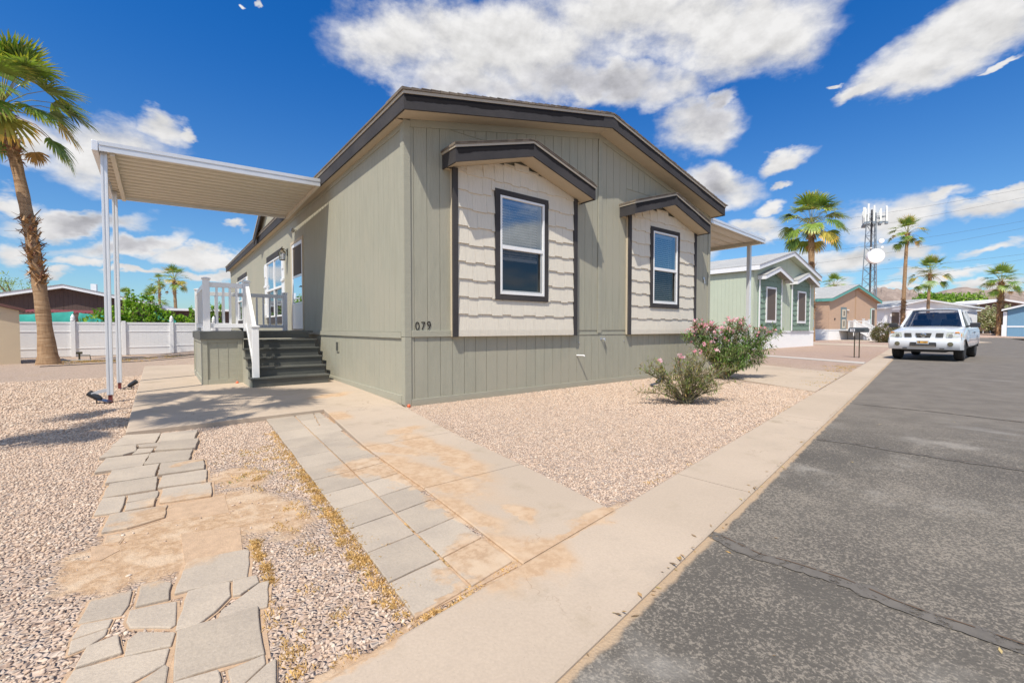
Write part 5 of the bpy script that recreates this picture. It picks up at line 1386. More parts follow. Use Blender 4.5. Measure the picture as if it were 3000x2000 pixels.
palm((42.6, 13.5, 0.0), 9.75, (-0.1, 0.1), 'large fan palm between the pale green home and the tan home', 3.0, 0.30, 38, 30, 17, 0.5, ((0.48, 0.66, 0.8), (0.26, 0.33, 0.7)), (0.10, -0.05, 0), 1.2, segs=4)
palm((73.5, 13.25, 0.1), 13.0, (0.3, -0.2), 'tallest slim fan palm, behind the white pickup near the lattice tower', 2.35, 0.24, 34, 18, 21, 0.6, ((0.0, 0.36, 0.9),))
palm((70.6, 10.5, 0.2), 7.3, (0.1, -0.1), 'medium fan palm directly behind the white pickup roof', 2.5, 0.18, 32, 18, 24, 0.2, ((0.05, 0.30, 0.7),))
palm((83.3, 5.6, 0.3), 6.7, (0.0, 0.0), 'thick shaggy fan palm beside the blue home at far right', 2.6, 0.34, 34, 18, 33, 0.2, ((0.0, 0.95, 0.9),), base_flare=1.1)
palm((77.5, 21.7, 0.3), 7.0, (0, 0), 'fan palm crown rising behind the tan home roof', 2.1, 0.2, 30, 18, 35, 0.2)
palm((0.9, 52.7, -0.2), 5.9, (-0.15, 0.1), 'taller fan palm above the brown home, right of its smaller companion', 1.65, 0.16, 28, 16, 41, 0.4)
palm((-0.57, 89.6, -0.2), 8.7, (0, 0), 'smaller slim fan palm with brown skirt above the brown home', 1.6, 0.20, 22, 14, 43, 1.6)
palm((-1.19, 71.0, -0.2), 4.6, (0, 0), 'low bushy fan palm just above the brown home roof', 2.2, 0.2, 30, 14, 45, 0.2)
palm((-5.5, 106.2, -0.2), 7.0, (0, 0), 'distant fan palm seen between the patio posts', 2.0, 0.2, 26, 12, 47, 0.2)

def leaf_crown(m_, blobs, n_, ls, lw, rnd, cols, dropv=0.15, clump=0.0):
    tot = sum(b[3]*b[4]*b[5] for b in blobs)
    for (cx_, cy_, cz_, rx, ry, rz_) in blobs:
        k_ = int(n_ * rx*ry*rz_ / tot)
        cl = [(rnd.gauss(0, 1), rnd.gauss(0, 1), rnd.gauss(0, 1)) for _ in range(max(6, k_ // 60))]
        for i in range(k_):
            if clump and rnd.random() < clump:
                c = rnd.choice(cl); L_ = math.sqrt(sum(q*q for q in c)) or 1; f_ = rnd.uniform(0.72, 1.0)
                p = Vector([q / L_ * f_ + rnd.gauss(0, 0.13) for q in c])
            else:
                p = Vector([rnd.gauss(0, 1) for _ in range(3)]).normalized() * rnd.uniform(0.55, 1.0) ** 0.6
            if noise.noise(Vector((p.x*2.2 + cx_, p.y*2.2 + cy_, p.z*2.2))) < -0.22: continue
            P = Vector((cx_ + p.x*rx, cy_ + p.y*ry, cz_ + p.z*rz_))
            d = Vector((rnd.gauss(0, 1), rnd.gauss(0, 1), rnd.gauss(0, 1) - dropv)).normalized(); s = d.cross(Vector((rnd.gauss(0, 1), rnd.gauss(0, 1), rnd.gauss(0, 1)))).normalized()
            l_ = ls * rnd.uniform(0.6, 1.3); w_ = lw * rnd.uniform(0.7, 1.2); c = rnd.choice(cols); v = rnd.uniform(0.7, 1.25)
            m_.add([P - d*l_*0.5, P + s*w_*0.5, P + d*l_*0.5, P - s*w_*0.5], [[0, 1, 2, 3]], (c[0]*v, c[1]*v, c[2]*v))
def branches(m_, base, tips, r0, rnd, n=5, col=None):
    for tpt in tips:
        a = Vector(base); b = Vector(tpt); mid = a.lerp(b, 0.5) + Vector((rnd.uniform(-1, 1), rnd.uniform(-1, 1), rnd.uniform(0, 1))) * (b - a).length * 0.10
        m_.tube([a, a.lerp(mid, 0.5), mid, mid.lerp(b, 0.6), b], [r0, r0*0.85, r0*0.6, r0*0.4, r0*0.15], n)
barkm = mat('bark', (0.20, 0.135, 0.085), 0.9, var=0.25, vscale=12.0, bump=0.6, bscale=30)
leafm = leaf_mat('leaf', trans=0.35)
def tree(name, loc, blobs, n_, ls, lw, label, cat, cols, seed, tr=0.15, group=None, clump=0.6, trunk_h=None):
    rnd = random.Random(seed); r = empty(name, loc, 0, label, cat, group)
    m_ = MB(); zc_ = min(b[2] for b in blobs) * 0.6 if trunk_h is None else trunk_h; m_.tube([(0, 0, -0.2), (0.05, 0, zc_*0.5), (0, 0.03, zc_)], [tr*1.2, tr, tr*0.8], 8)
    branches(m_, (0, 0, zc_*0.9), [(b[0], b[1], b[2] + b[5]*0.3) for b in blobs] + [(b[0] + b[3]*0.5, b[1], b[2]) for b in blobs], tr*0.6, rnd)
    m_.build('trunk', barkm, r, smooth=True)
    c = MB(); leaf_crown(c, blobs, n_, ls, lw, rnd, cols, clump=clump); c.build('crown', leafm, r, fix=False)
    return r
citrus = [(0.17, 0.33, 0.025), (0.24, 0.42, 0.035), (0.10, 0.22, 0.02), (0.32, 0.46, 0.05)]
tree('citrus_tree', (-1.15, 28.95, -0.1), [(0, 0, 1.75, 1.35, 0.65, 0.75), (-1.15, 0, 1.45, 0.9, 0.55, 0.5), (0.3, 0.1, 2.35, 0.75, 0.5, 0.55), (1.2, 0, 1.6, 0.75, 0.5, 0.6), (0.0, 0, 1.2, 1.4, 0.6, 0.7), (-0.15, 0.1, 2.75, 0.22, 0.2, 0.4)], 5200, 0.17, 0.10, 'wide bright green citrus tree just behind the white fence, left of the porch', 'tree', citrus, 4, 0.09)
tree('citrus_tree', (1.55, 29.0, -0.1), [(0, 0, 1.3, 1.0, 0.5, 0.75), (0.45, 0, 1.9, 0.35, 0.3, 0.7), (0.85, 0, 1.9, 0.22, 0.25, 0.65), (-0.25, 0, 1.9, 0.3, 0.25, 0.5), (0.1, 0, 2.2, 0.14, 0.14, 0.45)], 2300, 0.14, 0.08, 'smaller bright green tree with upright shoots beside the porch railing', 'tree', citrus, 5, 0.06)
mesq = [(0.24, 0.32, 0.06), (0.16, 0.24, 0.04), (0.33, 0.40, 0.10)]
tree('mesquite_tree', (-12.7, 71.0, -0.2), [(0, 0, 5.0, 4.2, 2.5, 1.6), (-3.0, 0, 5.2, 3.0, 2.5, 2.0), (2.6, 0, 4.4, 2.4, 2.0, 1.2), (-1.6, 0, 6.6, 1.8, 1.4, 0.9)], 3600, 0.30, 0.07, 'airy pale green mesquite tree behind the brown home at far left', 'tree', mesq, 6, 0.25, clump=0.5)
bright = [(0.16, 0.30, 0.03), (0.26, 0.40, 0.05), (0.08, 0.17, 0.02), (0.33, 0.46, 0.07)]
tree('shade_tree', (109.3, 16.4, 0.6), [(0, 0, 4.7, 3.6, 2.6, 2.1), (2.9, -1.5, 5.0, 2.6, 2.4, 2.0), (-2.4, 1.4, 4.2, 2.4, 2.0, 1.6), (0.6, 0, 6.3, 1.8, 1.5, 1.0)], 4200, 0.50, 0.26, 'bright green shade tree behind the pickup, left one of the pair', 'tree', bright, 9, 0.25, 'green trees before the hills')
tree('shade_tree', (114.8, 11.4, 0.6), [(0, 0, 4.6, 3.0, 2.6, 2.2), (1.9, -1.8, 4.0, 2.0, 2.0, 1.6), (-1.6, 1.0, 5.4, 2.2, 2.0, 1.8), (2.6, -2.6, 2.9, 1.4, 1.4, 1.2)], 4200, 0.50, 0.26, 'bright green shade tree beside the white roofed brown home, right one of the pair', 'tree', bright, 10, 0.25, 'green trees before the hills')
tree('shade_tree', (84.0, 24.0, 0.4), [(0, 0, 2.6, 2.0, 1.6, 0.8)], 300, 0.3, 0.1, 'small green tree top behind the far white roof', 'tree', bright, 12, 0.15)
olive = [(0.40, 0.40, 0.19), (0.28, 0.29, 0.11), (0.58, 0.56, 0.36), (0.14, 0.16, 0.05), (0.66, 0.63, 0.45)]
tree('oleander_hedge', (94.2, 7.2, 0.5), [(-1.3, 0.9, 1.9, 1.5, 1.3, 1.9), (0.2, -0.1, 2.0, 1.6, 1.4, 1.9), (1.7, -1.3, 1.9, 1.7, 1.4, 1.95)], 4200, 0.30, 0.16, 'tall cream flowered oleander hedge left of the blue home', 'hedge', olive, 13, 0.10, clump=0.7)
dryb = [(0.20, 0.16, 0.08), (0.13, 0.15, 0.045), (0.25, 0.17, 0.10), (0.09, 0.11, 0.03)]
tree('dry_bush', (43.9, 8.85, 0.0), [(0, 0, 0.75, 0.95, 0.9, 0.80), (-0.45, 0.3, 0.55, 0.7, 0.6, 0.6), (0.6, -0.4, 0.6, 0.6, 0.6, 0.6)], 6500, 0.13, 0.05, 'rounded half-dry brown green bush left of the white pickup', 'shrub', dryb, 16, 0.05, clump=0.4)

# pink oleander and its smaller companion beside the home
olm = leaf_mat('oleander_leaf', trans=0.22, rough=0.42); flm = leaf_mat('flower', trans=0.35, rough=0.6); stemm = mat('green_stem', (0.20, 0.17, 0.10), 0.8, var=0.2)
def oleander(loc, tips, label, seed, leafn, L, cols, nflow, fl_cut, name='oleander_shrub'):
    rnd = random.Random(seed); r = empty(name, loc, 0, label, 'shrub'); st = MB(); lv = MB(); fl_ = MB(); tipsP = []
    def leafset(p, d, n_, L_):
        for k in range(n_):
            q = rnd.uniform(-0.16, 0.02); a = rnd.uniform(0, 2*PI); o = d.cross(Vector((math.cos(a), math.sin(a), 0.3))).normalized(); ld = (o + d * rnd.uniform(0.3, 1.1) + Vector((0, 0, rnd.uniform(-0.3, 0.2)))).normalized()
            b0 = p + d * q; l_ = L_ * rnd.uniform(0.6, 1.15); s = ld.cross(Vector((0, 0, 1)) + o * 0.3).normalized(); w_ = l_ * 0.085; v = rnd.uniform(0.65, 1.35); c = rnd.choice(cols)
            nrm = s.cross(ld); m1 = b0 + ld*l_*0.5 + nrm*l_*0.05; tip = b0 + ld*l_ - nrm*l_*0.04
            lv.add([b0, m1 + s*w_, tip, m1 - s*w_, m1 - nrm*w_*0.5], [[0, 1, 4], [1, 2, 4], [2, 3, 4], [3, 0, 4]], (c[0]*v, c[1]*v, c[2]*v))
    for (tx, ty, tz, spread, cnt) in tips:
        for k in range(cnt):
            e = Vector((tx + rnd.gauss(0, spread), ty + rnd.gauss(0, spread), tz + rnd.gauss(0, spread*0.8))); b0 = Vector((rnd.gauss(0, 0.03), rnd.gauss(0, 0.03), 0))
            mid = b0.lerp(e, 0.5) + Vector((0, 0, 0.08 * e.length)); pts = [b0, b0.lerp(mid, 0.55), mid, mid.lerp(e, 0.55), e]; st.tube(pts, [0.011, 0.009, 0.007, 0.005, 0.003], 5)
            for j in range(1, 5):
                for q in (0.35, 0.8):
                    if j < 2: continue
                    p = pts[j-1].lerp(pts[j], q); d = (pts[j] - pts[j-1]).normalized()
                    for t_ in range(1 + (j > 2)):
                        off = Vector((rnd.gauss(0, 1), rnd.gauss(0, 1), rnd.gauss(0.6, 0.6))).normalized() * rnd.uniform(0.06, 0.16)
                        st.tube([p, p + off], [0.0035, 0.002], 4); leafset(p + off, off.normalized(), leafn, L); 
                        if rnd.random() < 0.5: tipsP.append(p + off)
            leafset(e, (e - mid).normalized(), leafn + 3, L); tipsP.append(e)
    rnd.shuffle(tipsP); tipsP.sort(key=lambda p: -(p.z + rnd.uniform(0, fl_cut)))
    for p in tipsP[:nflow]:
        for k in range(rnd.randint(3, 7)):
            c = p + Vector((rnd.gauss(0, 0.022), rnd.gauss(0, 0.022), rnd.uniform(0.0, 0.05))); n_ = Vector((rnd.gauss(0, 1) - 0.4, rnd.gauss(0, 1) - 0.5, 0.7)).normalized(); a_ = n_.orthogonal().normalized(); b_ = n_.cross(a_); rr = rnd.uniform(0.015, 0.024); v = rnd.uniform(0.85, 1.1)
            colp = rnd.choice([(0.85*v, 0.42*v, 0.55*v), (0.9*v, 0.62*v, 0.70*v), (0.80*v, 0.30*v, 0.42*v)])
            for f_ in range(5):
                a = 2*PI*f_/5; d1 = a_*math.cos(a) + b_*math.sin(a); d0 = a_*math.cos(a-0.45) + b_*math.sin(a-0.45); d2 = a_*math.cos(a+0.45) + b_*math.sin(a+0.45)
                fl_.add([c, c + d0*rr*0.8 + n_*0.004, c + d1*rr*1.15, c + d2*rr*0.8 + n_*0.004], [[0, 1, 2, 3]], colp)
    st.build('stems', stemm, r); lv.build('foliage', olm, r, fix=False)
    if nflow: fl_.build('flowers', flm, r, fix=False)
    return r
og = [(0.12, 0.23, 0.045), (0.085, 0.17, 0.035), (0.16, 0.26, 0.06), (0.22, 0.26, 0.09)]
dirR = Vector((FY, -FX)); dirF = Vector((FX, FY))
def loc2(r_, f_): v = dirR * r_ + dirF * f_; return v.x, v.y
ot = []
for (r_, f_, z, sp_, c_) in ((-0.78, 0.05, 0.98, 0.07, 4), (-0.55, -0.05, 1.12, 0.06, 5), (-0.30, 0.10, 1.12, 0.07, 5), (0.0, -0.1, 1.00, 0.08, 5), (0.22, 0.0, 1.18, 0.07, 5), (0.45, 0.1, 1.13, 0.07, 5), (0.75, 0.0, 1.00, 0.08, 5), (0.98, -0.05, 0.98, 0.07, 4), (0.85, -0.2, 0.62, 0.07, 4), (0.80, 0.0, 0.40, 0.06, 3), (-0.45, -0.2, 0.72, 0.08, 5), (0.1, -0.3, 0.65, 0.09, 5), (0.45, 0.25, 0.8, 0.09, 4), (-0.15, 0.3, 0.7, 0.09, 4), (0.25, -0.35, 0.42, 0.07, 3), (-0.2, -0.3, 0.5, 0.08, 3), (0.6, -0.2, 0.75, 0.09, 4)):
    x, y = loc2(r_, f_); ot.append((x, y, z, sp_*1.15, int(c_*1.5)))
oleander((9.45, 4.62, 0.0), ot, 'large oleander shrub covered in pink flowers in front of the sage home', 5, 6, 0.115, og, 150, 0.5)
og2 = [(0.20, 0.26, 0.06), (0.28, 0.26, 0.08), (0.30, 0.20, 0.08), (0.12, 0.19, 0.045)]
ot = []
for (r_, f_, z, sp_, c_) in ((-0.62, 0.1, 0.52, 0.05, 3), (-0.50, 0.0, 0.60, 0.05, 3), (-0.35, 0.2, 0.48, 0.06, 3), (-0.55, -0.1, 0.20, 0.05, 3), (-0.12, 0.0, 0.62, 0.06, 4), (0.08, 0.1, 0.66, 0.06, 4), (0.25, 0.1, 0.55, 0.06, 4), (0.45, 0.0, 0.50, 0.06, 3), (0.42, -0.1, 0.18, 0.05, 2), (0.1, -0.25, 0.42, 0.07, 4), (-0.2, -0.2, 0.40, 0.07, 3), (0.55, 0.1, 0.30, 0.05, 2), (0.3, -0.2, 0.30, 0.06, 3), (0.62, 0.1, 0.55, 0.07, 4), (0.75, 0.15, 0.40, 0.07, 3), (0.35, 0.15, 0.72, 0.07, 4), (-0.3, 0.0, 0.30, 0.07, 3), (0.0, -0.1, 0.35, 0.08, 4)):
    x, y = loc2(r_, f_); ot.append((x, y, z, sp_*1.3, c_))
oleander((5.85, 3.40, 0.0), ot, 'smaller sparse oleander with few flowers, nearer the street than the pink one', 7, 4, 0.075, og2, 9, 0.8)

# ================================================================== NEIGHBOURS
def gable_home(name, label, P0, ang, W_, eave, ridge, L_, wm, tm, rm, ov=0.35, base=0.0, skirt=None, skirt_h=0.85, fh=0.22, pitch=0.2, side_ov=0.18, cat='mobile home', soff=None, ridge_off=0.0, grp=None):
    """local frame: x along the gable wall (left to right), y inward; origin = left front ground corner"""
    r = empty(name, (P0[0], P0[1], base), ang, label, cat, grp); rx = W_/2 + ridge_off
    zf = lambda x: ridge - (ridge - eave) * abs(x - rx) / (rx if x < rx else W_ - rx)
    wl = MB(); wtop = lambda x: zf(x) - fh
    planks(wl, 'y', 0.0, 0.01, W_ - 0.01, skirt_h if skirt else -0.3, wtop, pitch=pitch, gap=0.006, th=0.02, off=0.03)
    planks(wl, 'x', 0.0, 0.03, L_, skirt_h if skirt else -0.3, lambda y: eave - fh + 0.03, pitch=pitch, gap=0.005, th=0.02)
    wl.box(0.021, W_ - 0.02, 0.021, 0.06, -0.3, eave - fh); wl.box(0.021, 0.06, 0.061, L_, -0.3, eave - fh); wl.box(W_ - 0.05, W_, 0.061, L_, -0.3, eave - fh); wl.box(0.061, W_ - 0.051, L_ - 0.05, L_, -0.3, eave - fh)
    wl.add([(0.03, 0.03, eave-fh-0.1), (W_-0.03, 0.03, eave-fh-0.1), (W_-0.03, 0.03, wtop(W_)), (rx, 0.03, wtop(rx)), (0.03, 0.03, wtop(0))], [[0,1,2,3,4]])
    wl.build('wall', wm, r, fix=False)
    rfm = MB(); a0, a1 = -side_ov, W_ + side_ov
    for (a, b) in ((a0, rx), (rx, a1)): rfm.extrude([(a, zf(a)+0.002), (b, zf(b)+0.002), (b, zf(b)+0.035), (a, zf(a)+0.035)], 'y', -ov - 0.03, L_ + 0.3)
    rfo = rfm.build('roof', rm, r)
    f_ = MB(); rake(f_, a0, rx, -ov, -ov+0.03, 0.0, fh, zf); rake(f_, rx, a1, -ov, -ov+0.03, 0.0, fh, zf)
    f_.box(a0, a0+0.025, -ov+0.031, L_+0.28, zf(a0)-fh, zf(a0)); f_.box(a1-0.025, a1, -ov+0.031, L_+0.28, zf(a1)-fh, zf(a1)); f_.build('fascia', tm, r)
    s_ = MB(); rake(s_, a0+0.026, rx, -ov+0.031, -0.001, fh-0.02, fh-0.01, zf); rake(s_, rx, a1-0.026, -ov+0.031, -0.001, fh-0.02, fh-0.01, zf); s_.build('soffit', soff or tm, r)
    if skirt:
        k = MB(); x = 0.0
        prof = []
        while x < W_: prof += [(x, -0.012), (x+0.07, -0.012), (x+0.09, 0.004), (x+0.13, 0.004)]; x += 0.15
        prof = [(p[0], p[1]) for p in prof if p[0] <= W_] + [(W_, -0.012), (W_, 0.019), (0, 0.019)]
        V = [(p[0], p[1], -0.2) for p in prof] + [(p[0], p[1], skirt_h) for p in prof]; n_ = len(prof)
        k.add(V, [[i, (i+1) % n_, n_+(i+1) % n_, n_+i] for i in range(n_)])
        k.box(-0.012, -0.001, 0.0, L_, -0.2, skirt_h); k.box(-0.03, W_+0.02, -0.03, -0.0125, skirt_h-0.02, skirt_h+0.09); k.box(-0.03, -0.0125, -0.03, L_, skirt_h-0.02, skirt_h+0.09)
        k.build('skirting', skirt, r)
    return r, zf
def part(mb, name, m, parent, **kw): return mb.build(name, m, parent, **kw)
mint = mat('mint_siding', (0.47, 0.52, 0.40), 0.75, var=0.03, vscale=2.0, dirt=(0.3, 0.1)); forest = mat('green_shakes', (0.19, 0.27, 0.20), 0.75, var=0.08)
greyshing = shingle_mat('grey_shingle', (0.42, 0.41, 0.39), (0.33, 0.33, 0.32)); whitem = mat('white_paint', (0.78, 0.78, 0.78), 0.45, var=0.02); sunscreen = mat('sun_screen', (0.125, 0.095, 0.075), 0.7, var=0.06)
gh, gzf = gable_home('green_home', 'pale green home with white trim and two dark green window bays beside the carport', (23.38, 9.966), 0, 8.45, 4.27, 5.33, 18, mint, whitem, greyshing, skirt=vinyl, skirt_h=0.86, soff=mint)
def green_bay(xc, w_, px, rw, win):
    b = MB(); xa, xb = xc - w_/2, xc + w_/2; zp = lambda x: 4.30 - 0.30*abs(x-px); wt = lambda x: zp(x) - 0.20
    b.add([(xa, -0.05, 0.95), (xb, -0.05, 0.95), (xb, -0.05, wt(xb)), (px, -0.05, wt(px)), (xa, -0.05, wt(xa)), (xa, 0, 0.95), (xb, 0, 0.95), (xb, 0, wt(xb)), (px, 0, wt(px)), (xa, 0, wt(xa))], [[0,1,2,3,4],[0,4,9,5],[1,6,7,2],[0,5,6,1]])
    body = part(b, 'window_bay', forest, gh); s = MB(); r_ = random.Random(int(xc*10)); z = 0.97; alt = 0
    while z < 3.9:
        x = xa + 0.09
        while x < xb - 0.09:
            w2 = r_.choice((0.2, 0.28, 0.36)); c = min(x + w2, xb - 0.09); zt_ = min(z+0.30, wt(x), wt(c)); alt += 1; zb = z + (0.02 if alt % 2 else -0.02)
            if zt_ > zb + 0.03: s.add([(x, -0.085, zb), (c, -0.085, zb), (c, -0.055, zt_), (x, -0.055, zt_), (x, -0.05, zb), (c, -0.05, zb), (c, -0.05, zt_), (x, -0.05, zt_)], [[0,1,2,3],[0,4,5,1],[0,3,7,4],[1,5,6,2]])
            x += w2
        z += 0.29
    s.build('shakes', forest, body); t_ = MB(); t_.box(xa, xa+0.085, -0.095, -0.049, 0.95, wt(xa)); t_.build('bay_trim', whitem, body); t_ = MB(); t_.box(xb-0.085, xb, -0.095, -0.049, 0.95, wt(xb)); t_.build('bay_trim', whitem, body)
    rr = MB(); e0, e1 = px-rw, px+rw
    for (a, c) in ((e0-0.02, px), (px, e1+0.02)): rr.extrude([(a, zp(a)+0.003), (c, zp(c)+0.003), (c, zp(c)+0.03), (a, zp(a)+0.03)], 'y', -0.44, -0.001)
    rr.build('bay_roof', greyshing, body); f_ = MB(); rake(f_, e0, px, -0.42, -0.395, 0, 0.20, zp); rake(f_, px, e1, -0.42, -0.395, 0, 0.20, zp)
    f_.box(e0, e0+0.02, -0.394, -0.001, zp(e0)-0.2, zp(e0)); f_.box(e1-0.02, e1, -0.394, -0.001, zp(e1)-0.2, zp(e1)); f_.build('bay_fascia', whitem, body)
    u, v, z0, z1 = win; wf = MB(); wf.box(u, u+0.10, -0.115, -0.05, z0, z1); wf.box(v-0.10, v, -0.115, -0.05, z0, z1); wf.box(u+0.101, v-0.101, -0.115, -0.05, z1-0.10, z1); wf.box(u+0.101, v-0.101, -0.115, -0.05, z0, z0+0.13)
    wo_ = wf.build('window', vinyl, gh); q = MB(); q.add([(u+0.1, -0.095, z0+0.13), (v-0.1, -0.095, z0+0.13), (v-0.1, -0.095, z1-0.1), (u+0.1, -0.095, z1-0.1)], [[0,1,2,3]]); q.build('sun_screen', sunscreen, wo_, fix=False)
green_bay(1.90, 2.85, 2.66, 0, None) if False else green_bay(1.92, 2.85, 2.20, 1.75, (1.27, 2.55, 1.385, 3.27)); green_bay(6.17, 2.85, 6.35, 1.75, (5.55, 6.83, 1.38, 3.265))
q = MB(); q.box(8.455, 8.62, 0.02, 0.35, 1.15, 1.65); q.box(8.50, 8.56, 0.12, 0.2, 0.0, 1.149); q.build('electric_meter', mat('meter_grey', (0.42, 0.44, 0.46), 0.4, metal=0.3), gh)
q = MB(); q.box(4.15, 4.21, -0.012, -0.001, 0.95, 5.0); q.build('joint_board', mint, gh)
tanm = mat('tan_siding', (0.52, 0.35, 0.24), 0.8, var=0.04, vscale=2.0); tealm = mat('teal_trim', (0.12, 0.36, 0.31), 0.5, var=0.08)
th, tzf = gable_home('tan_home', 'peach tan home with teal trim, grey roof and white front steps', (48.5, 13.95), R(-10.6), 8.9, 3.92, 5.30, 16, tanm, tealm, greyshing, skirt=vinyl, skirt_h=0.92, soff=tanm, fh=0.26)
q = MB(); q.box(2.0, 3.02, -0.03, -0.001, 0.95, 3.1); dr_ = q.build('door', mat('slate_blue_door', (0.16, 0.21, 0.22), 0.5), th)
q = MB(); q.box(2.2, 2.82, -0.05, -0.0305, 1.1, 1.95); q.box(2.2, 2.82, -0.05, -0.0305, 2.15, 2.9); q.build('door_panel', mat('cream_panel', (0.62, 0.53, 0.40), 0.5), dr_)
q = MB(); q.box(2.42, 2.60, -0.06, -0.0505, 1.3, 1.8); q.box(2.42, 2.60, -0.06, -0.0505, 2.3, 2.75); q.build('door_glass', sunscreen, dr_)
q = MB(); q.box(7.55, 8.30, -0.05, -0.001, 1.2, 3.1); wf = q.build('window', tealm, th); q = MB(); q.box(7.60, 7.68, -0.07, -0.0505, 1.25, 3.05); q.box(7.681, 8.25, -0.065, -0.0505, 2.98, 3.05); q.build('sash', vinyl, wf); q = MB(); q.box(7.685, 8.25, -0.062, -0.051, 1.25, 2.975); q.build('sun_screen', sunscreen, wf)
q = MB(); q.box(3.1, 3.3, -0.12, -0.001, 2.80, 2.9); q.build('porch_light', vinyl, th); q = MB(); q.box(0.9, 1.05, -0.05, -0.001, 1.9, 2.05); q.build('meter_box', blackm, th)
q = MB(); q.box(4.55, 4.75, -0.016, -0.001, 1.0, 4.9); q.build('joint_board', mat('tan_joint', (0.46, 0.29, 0.17), 0.8), th)
sk = MB(); zz_ = tzf(1.6) + 0.05; sk.add([(0.6, 2.2, tzf(0.6)+0.05), (2.0, 2.2, tzf(2.0)+0.05), (2.0, 3.6, tzf(2.0)+0.05), (0.6, 3.6, tzf(0.6)+0.05), (0.7, 2.3, tzf(0.7)+0.25), (1.9, 2.3, tzf(1.9)+0.25), (1.9, 3.5, tzf(1.9)+0.25), (0.7, 3.5, tzf(0.7)+0.25)], [[4,5,6,7],[0,1,5,4],[1,2,6,5],[2,3,7,6],[3,0,4,7]]); sk.build('skylight', whitem, th)
# its steps: a thing of their own
c_, s_ = math.cos(R(-10.6)), math.sin(R(-10.6))
ths = empty('front_steps', (48.5 + c_*2.5, 13.95 + s_*2.5, 0), R(-10.6), 'white railed grey steps leading to the tan home door', 'steps')
greys = mat('grey_tread', (0.22, 0.22, 0.22), 0.7)
q = MB(); q.box(-0.75, 1.9, -1.3, -0.03, 0.83, 0.90); q.build('landing', greys, ths)
for i in range(5): q = MB(); q.box(-0.75, 0.75, -1.3 - 0.27*(5-i), -1.3 - 0.27*(4-i) + 0.02, 0.0 if i == 0 else 0.15*i + 0.09, 0.15*(i+1)); q.build('tread', greys, ths)
q = MB(); q.box(0.80, 1.88, -1.29, -0.05, 0.0, 0.829); q.build('landing_skirt', vinyl, ths)
for (x, y, z0, z1) in ((-0.80, -1.3, 0.4, 1.85), (0.80, -1.3, 0.4, 1.95), (-0.80, -2.6, 0, 1.05), (0.80, -2.6, 0, 1.05), (1.9, -1.3, 0.0, 1.9), (1.9, -0.1, 0.4, 1.8), (0.80, -0.1, 0.9, 1.8)):
    q = MB(); q.box(x-0.06, x+0.06, y-0.06, y+0.06, z0, z1); q.box(x-0.09, x+0.09, y-0.09, y+0.09, z1, z1+0.05); q.build('rail_post', vinyl, ths)
def rail2(a, b, hb, ht, nb=8, solid=False):
    q = MB(); A, B2 = Vector(a), Vector(b); q.beam(A + Vector((0,0,ht)), B2 + Vector((0,0,ht)), 0.06, 0.08); q.beam(A + Vector((0,0,hb)), B2 + Vector((0,0,hb)), 0.05, 0.06)
    for k in range(nb):
        p = A.lerp(B2, (k+0.5)/nb); w_ = 0.018 if not solid else (B2-A).length/nb/2*0.92; d = (B2-A).normalized()
        q.beam(p + Vector((0,0,hb)), p + Vector((0,0,ht)), 0.03, 2*w_, up=(d.x, d.y, 0))
    q.build('railing', vinyl, ths)
rail2((-0.8,-1.3,0.9), (-0.8,-2.6,0.1), 0.12, 0.88, 9, True); rail2((0.8,-1.3,0.9), (0.8,-2.6,0.1), 0.12, 0.88, 9, True); rail2((0.8,-1.3,0.9), (1.9,-1.3,0.9), 0.1, 0.9, 7, True); rail2((1.9,-1.3,0.9), (1.9,-0.1,0.9), 0.1, 0.9, 7); rail2((0.8,-0.1,0.9), (1.9,-0.1,0.9), 0.1, 0.88, 6)
# far white home (long side towards the street) and its porch
wh, wzf = gable_home('white_home', 'long low white home with pale grey roof behind the white pickup', (77.0, 15.75), R(-31), 14.7, 3.72, 4.80, 12, whitem, whitem, greyshing, ov=0.5, base=0.30, fh=0.18, side_ov=0.5, ridge_off=-1.5)
q = MB(); q.box(0.5, 3.4, -1.8, -0.55, 3.3, 3.42); q.build('porch_roof', whitem, wh); q = MB(); q.box(0.8, 0.95, -1.75, -1.6, 0, 3.3); q.build('porch_post', whitem, wh); q = MB(); q.box(1.1, 2.2, -0.05, -0.001, 1.4, 3.0); q.build('window', sunscreen, wh); q = MB(); q.box(0.6, 3.0, -1.75, -1.68, 0.9, 1.4); q.build('porch_rail', whitem, wh)
q = MB(); q.box(9.5, 9.65, -1.2, -1.05, 0, 3.15); q.box(8.6, 13.4, -1.4, -0.55, 3.15, 3.3); q.build('side_porch', whitem, wh)
brownw = mat('brown_wall', (0.135, 0.075, 0.055), 0.8, var=0.05)
bh2, _ = gable_home('brown_house', 'dark brown house with bright white flat roof behind the oleander hedge', (104.0, 9.8), R(-38), 8.5, 4.7, 5.35, 8, brownw, whitem, whitem, base=0.5, fh=0.25, cat='house', ov=0.5)
bluem = mat('blue_siding', (0.15, 0.29, 0.42), 0.75, var=0.04)
bl, _ = gable_home('blue_home', 'medium blue home with white trim at the far right of the photo', (82.6, 4.95), R(-87), 9.0, 3.35, 4.75, 14, bluem, whitem, greyshing, base=0.28, fh=0.22, ov=0.45, side_ov=0.5)
q = MB(); q.box(0.0, 9.0, -0.03, -0.001, 0.95, 1.12); q.build('band_trim', whitem, bl); q = MB(); q.box(-0.35, -0.02, -0.03, 0.25, 1.2, 2.9); q.box(-0.45, -0.02, -0.05, 0.4, -0.3, 1.25); q.build('corner_cladding', whitem, bl)
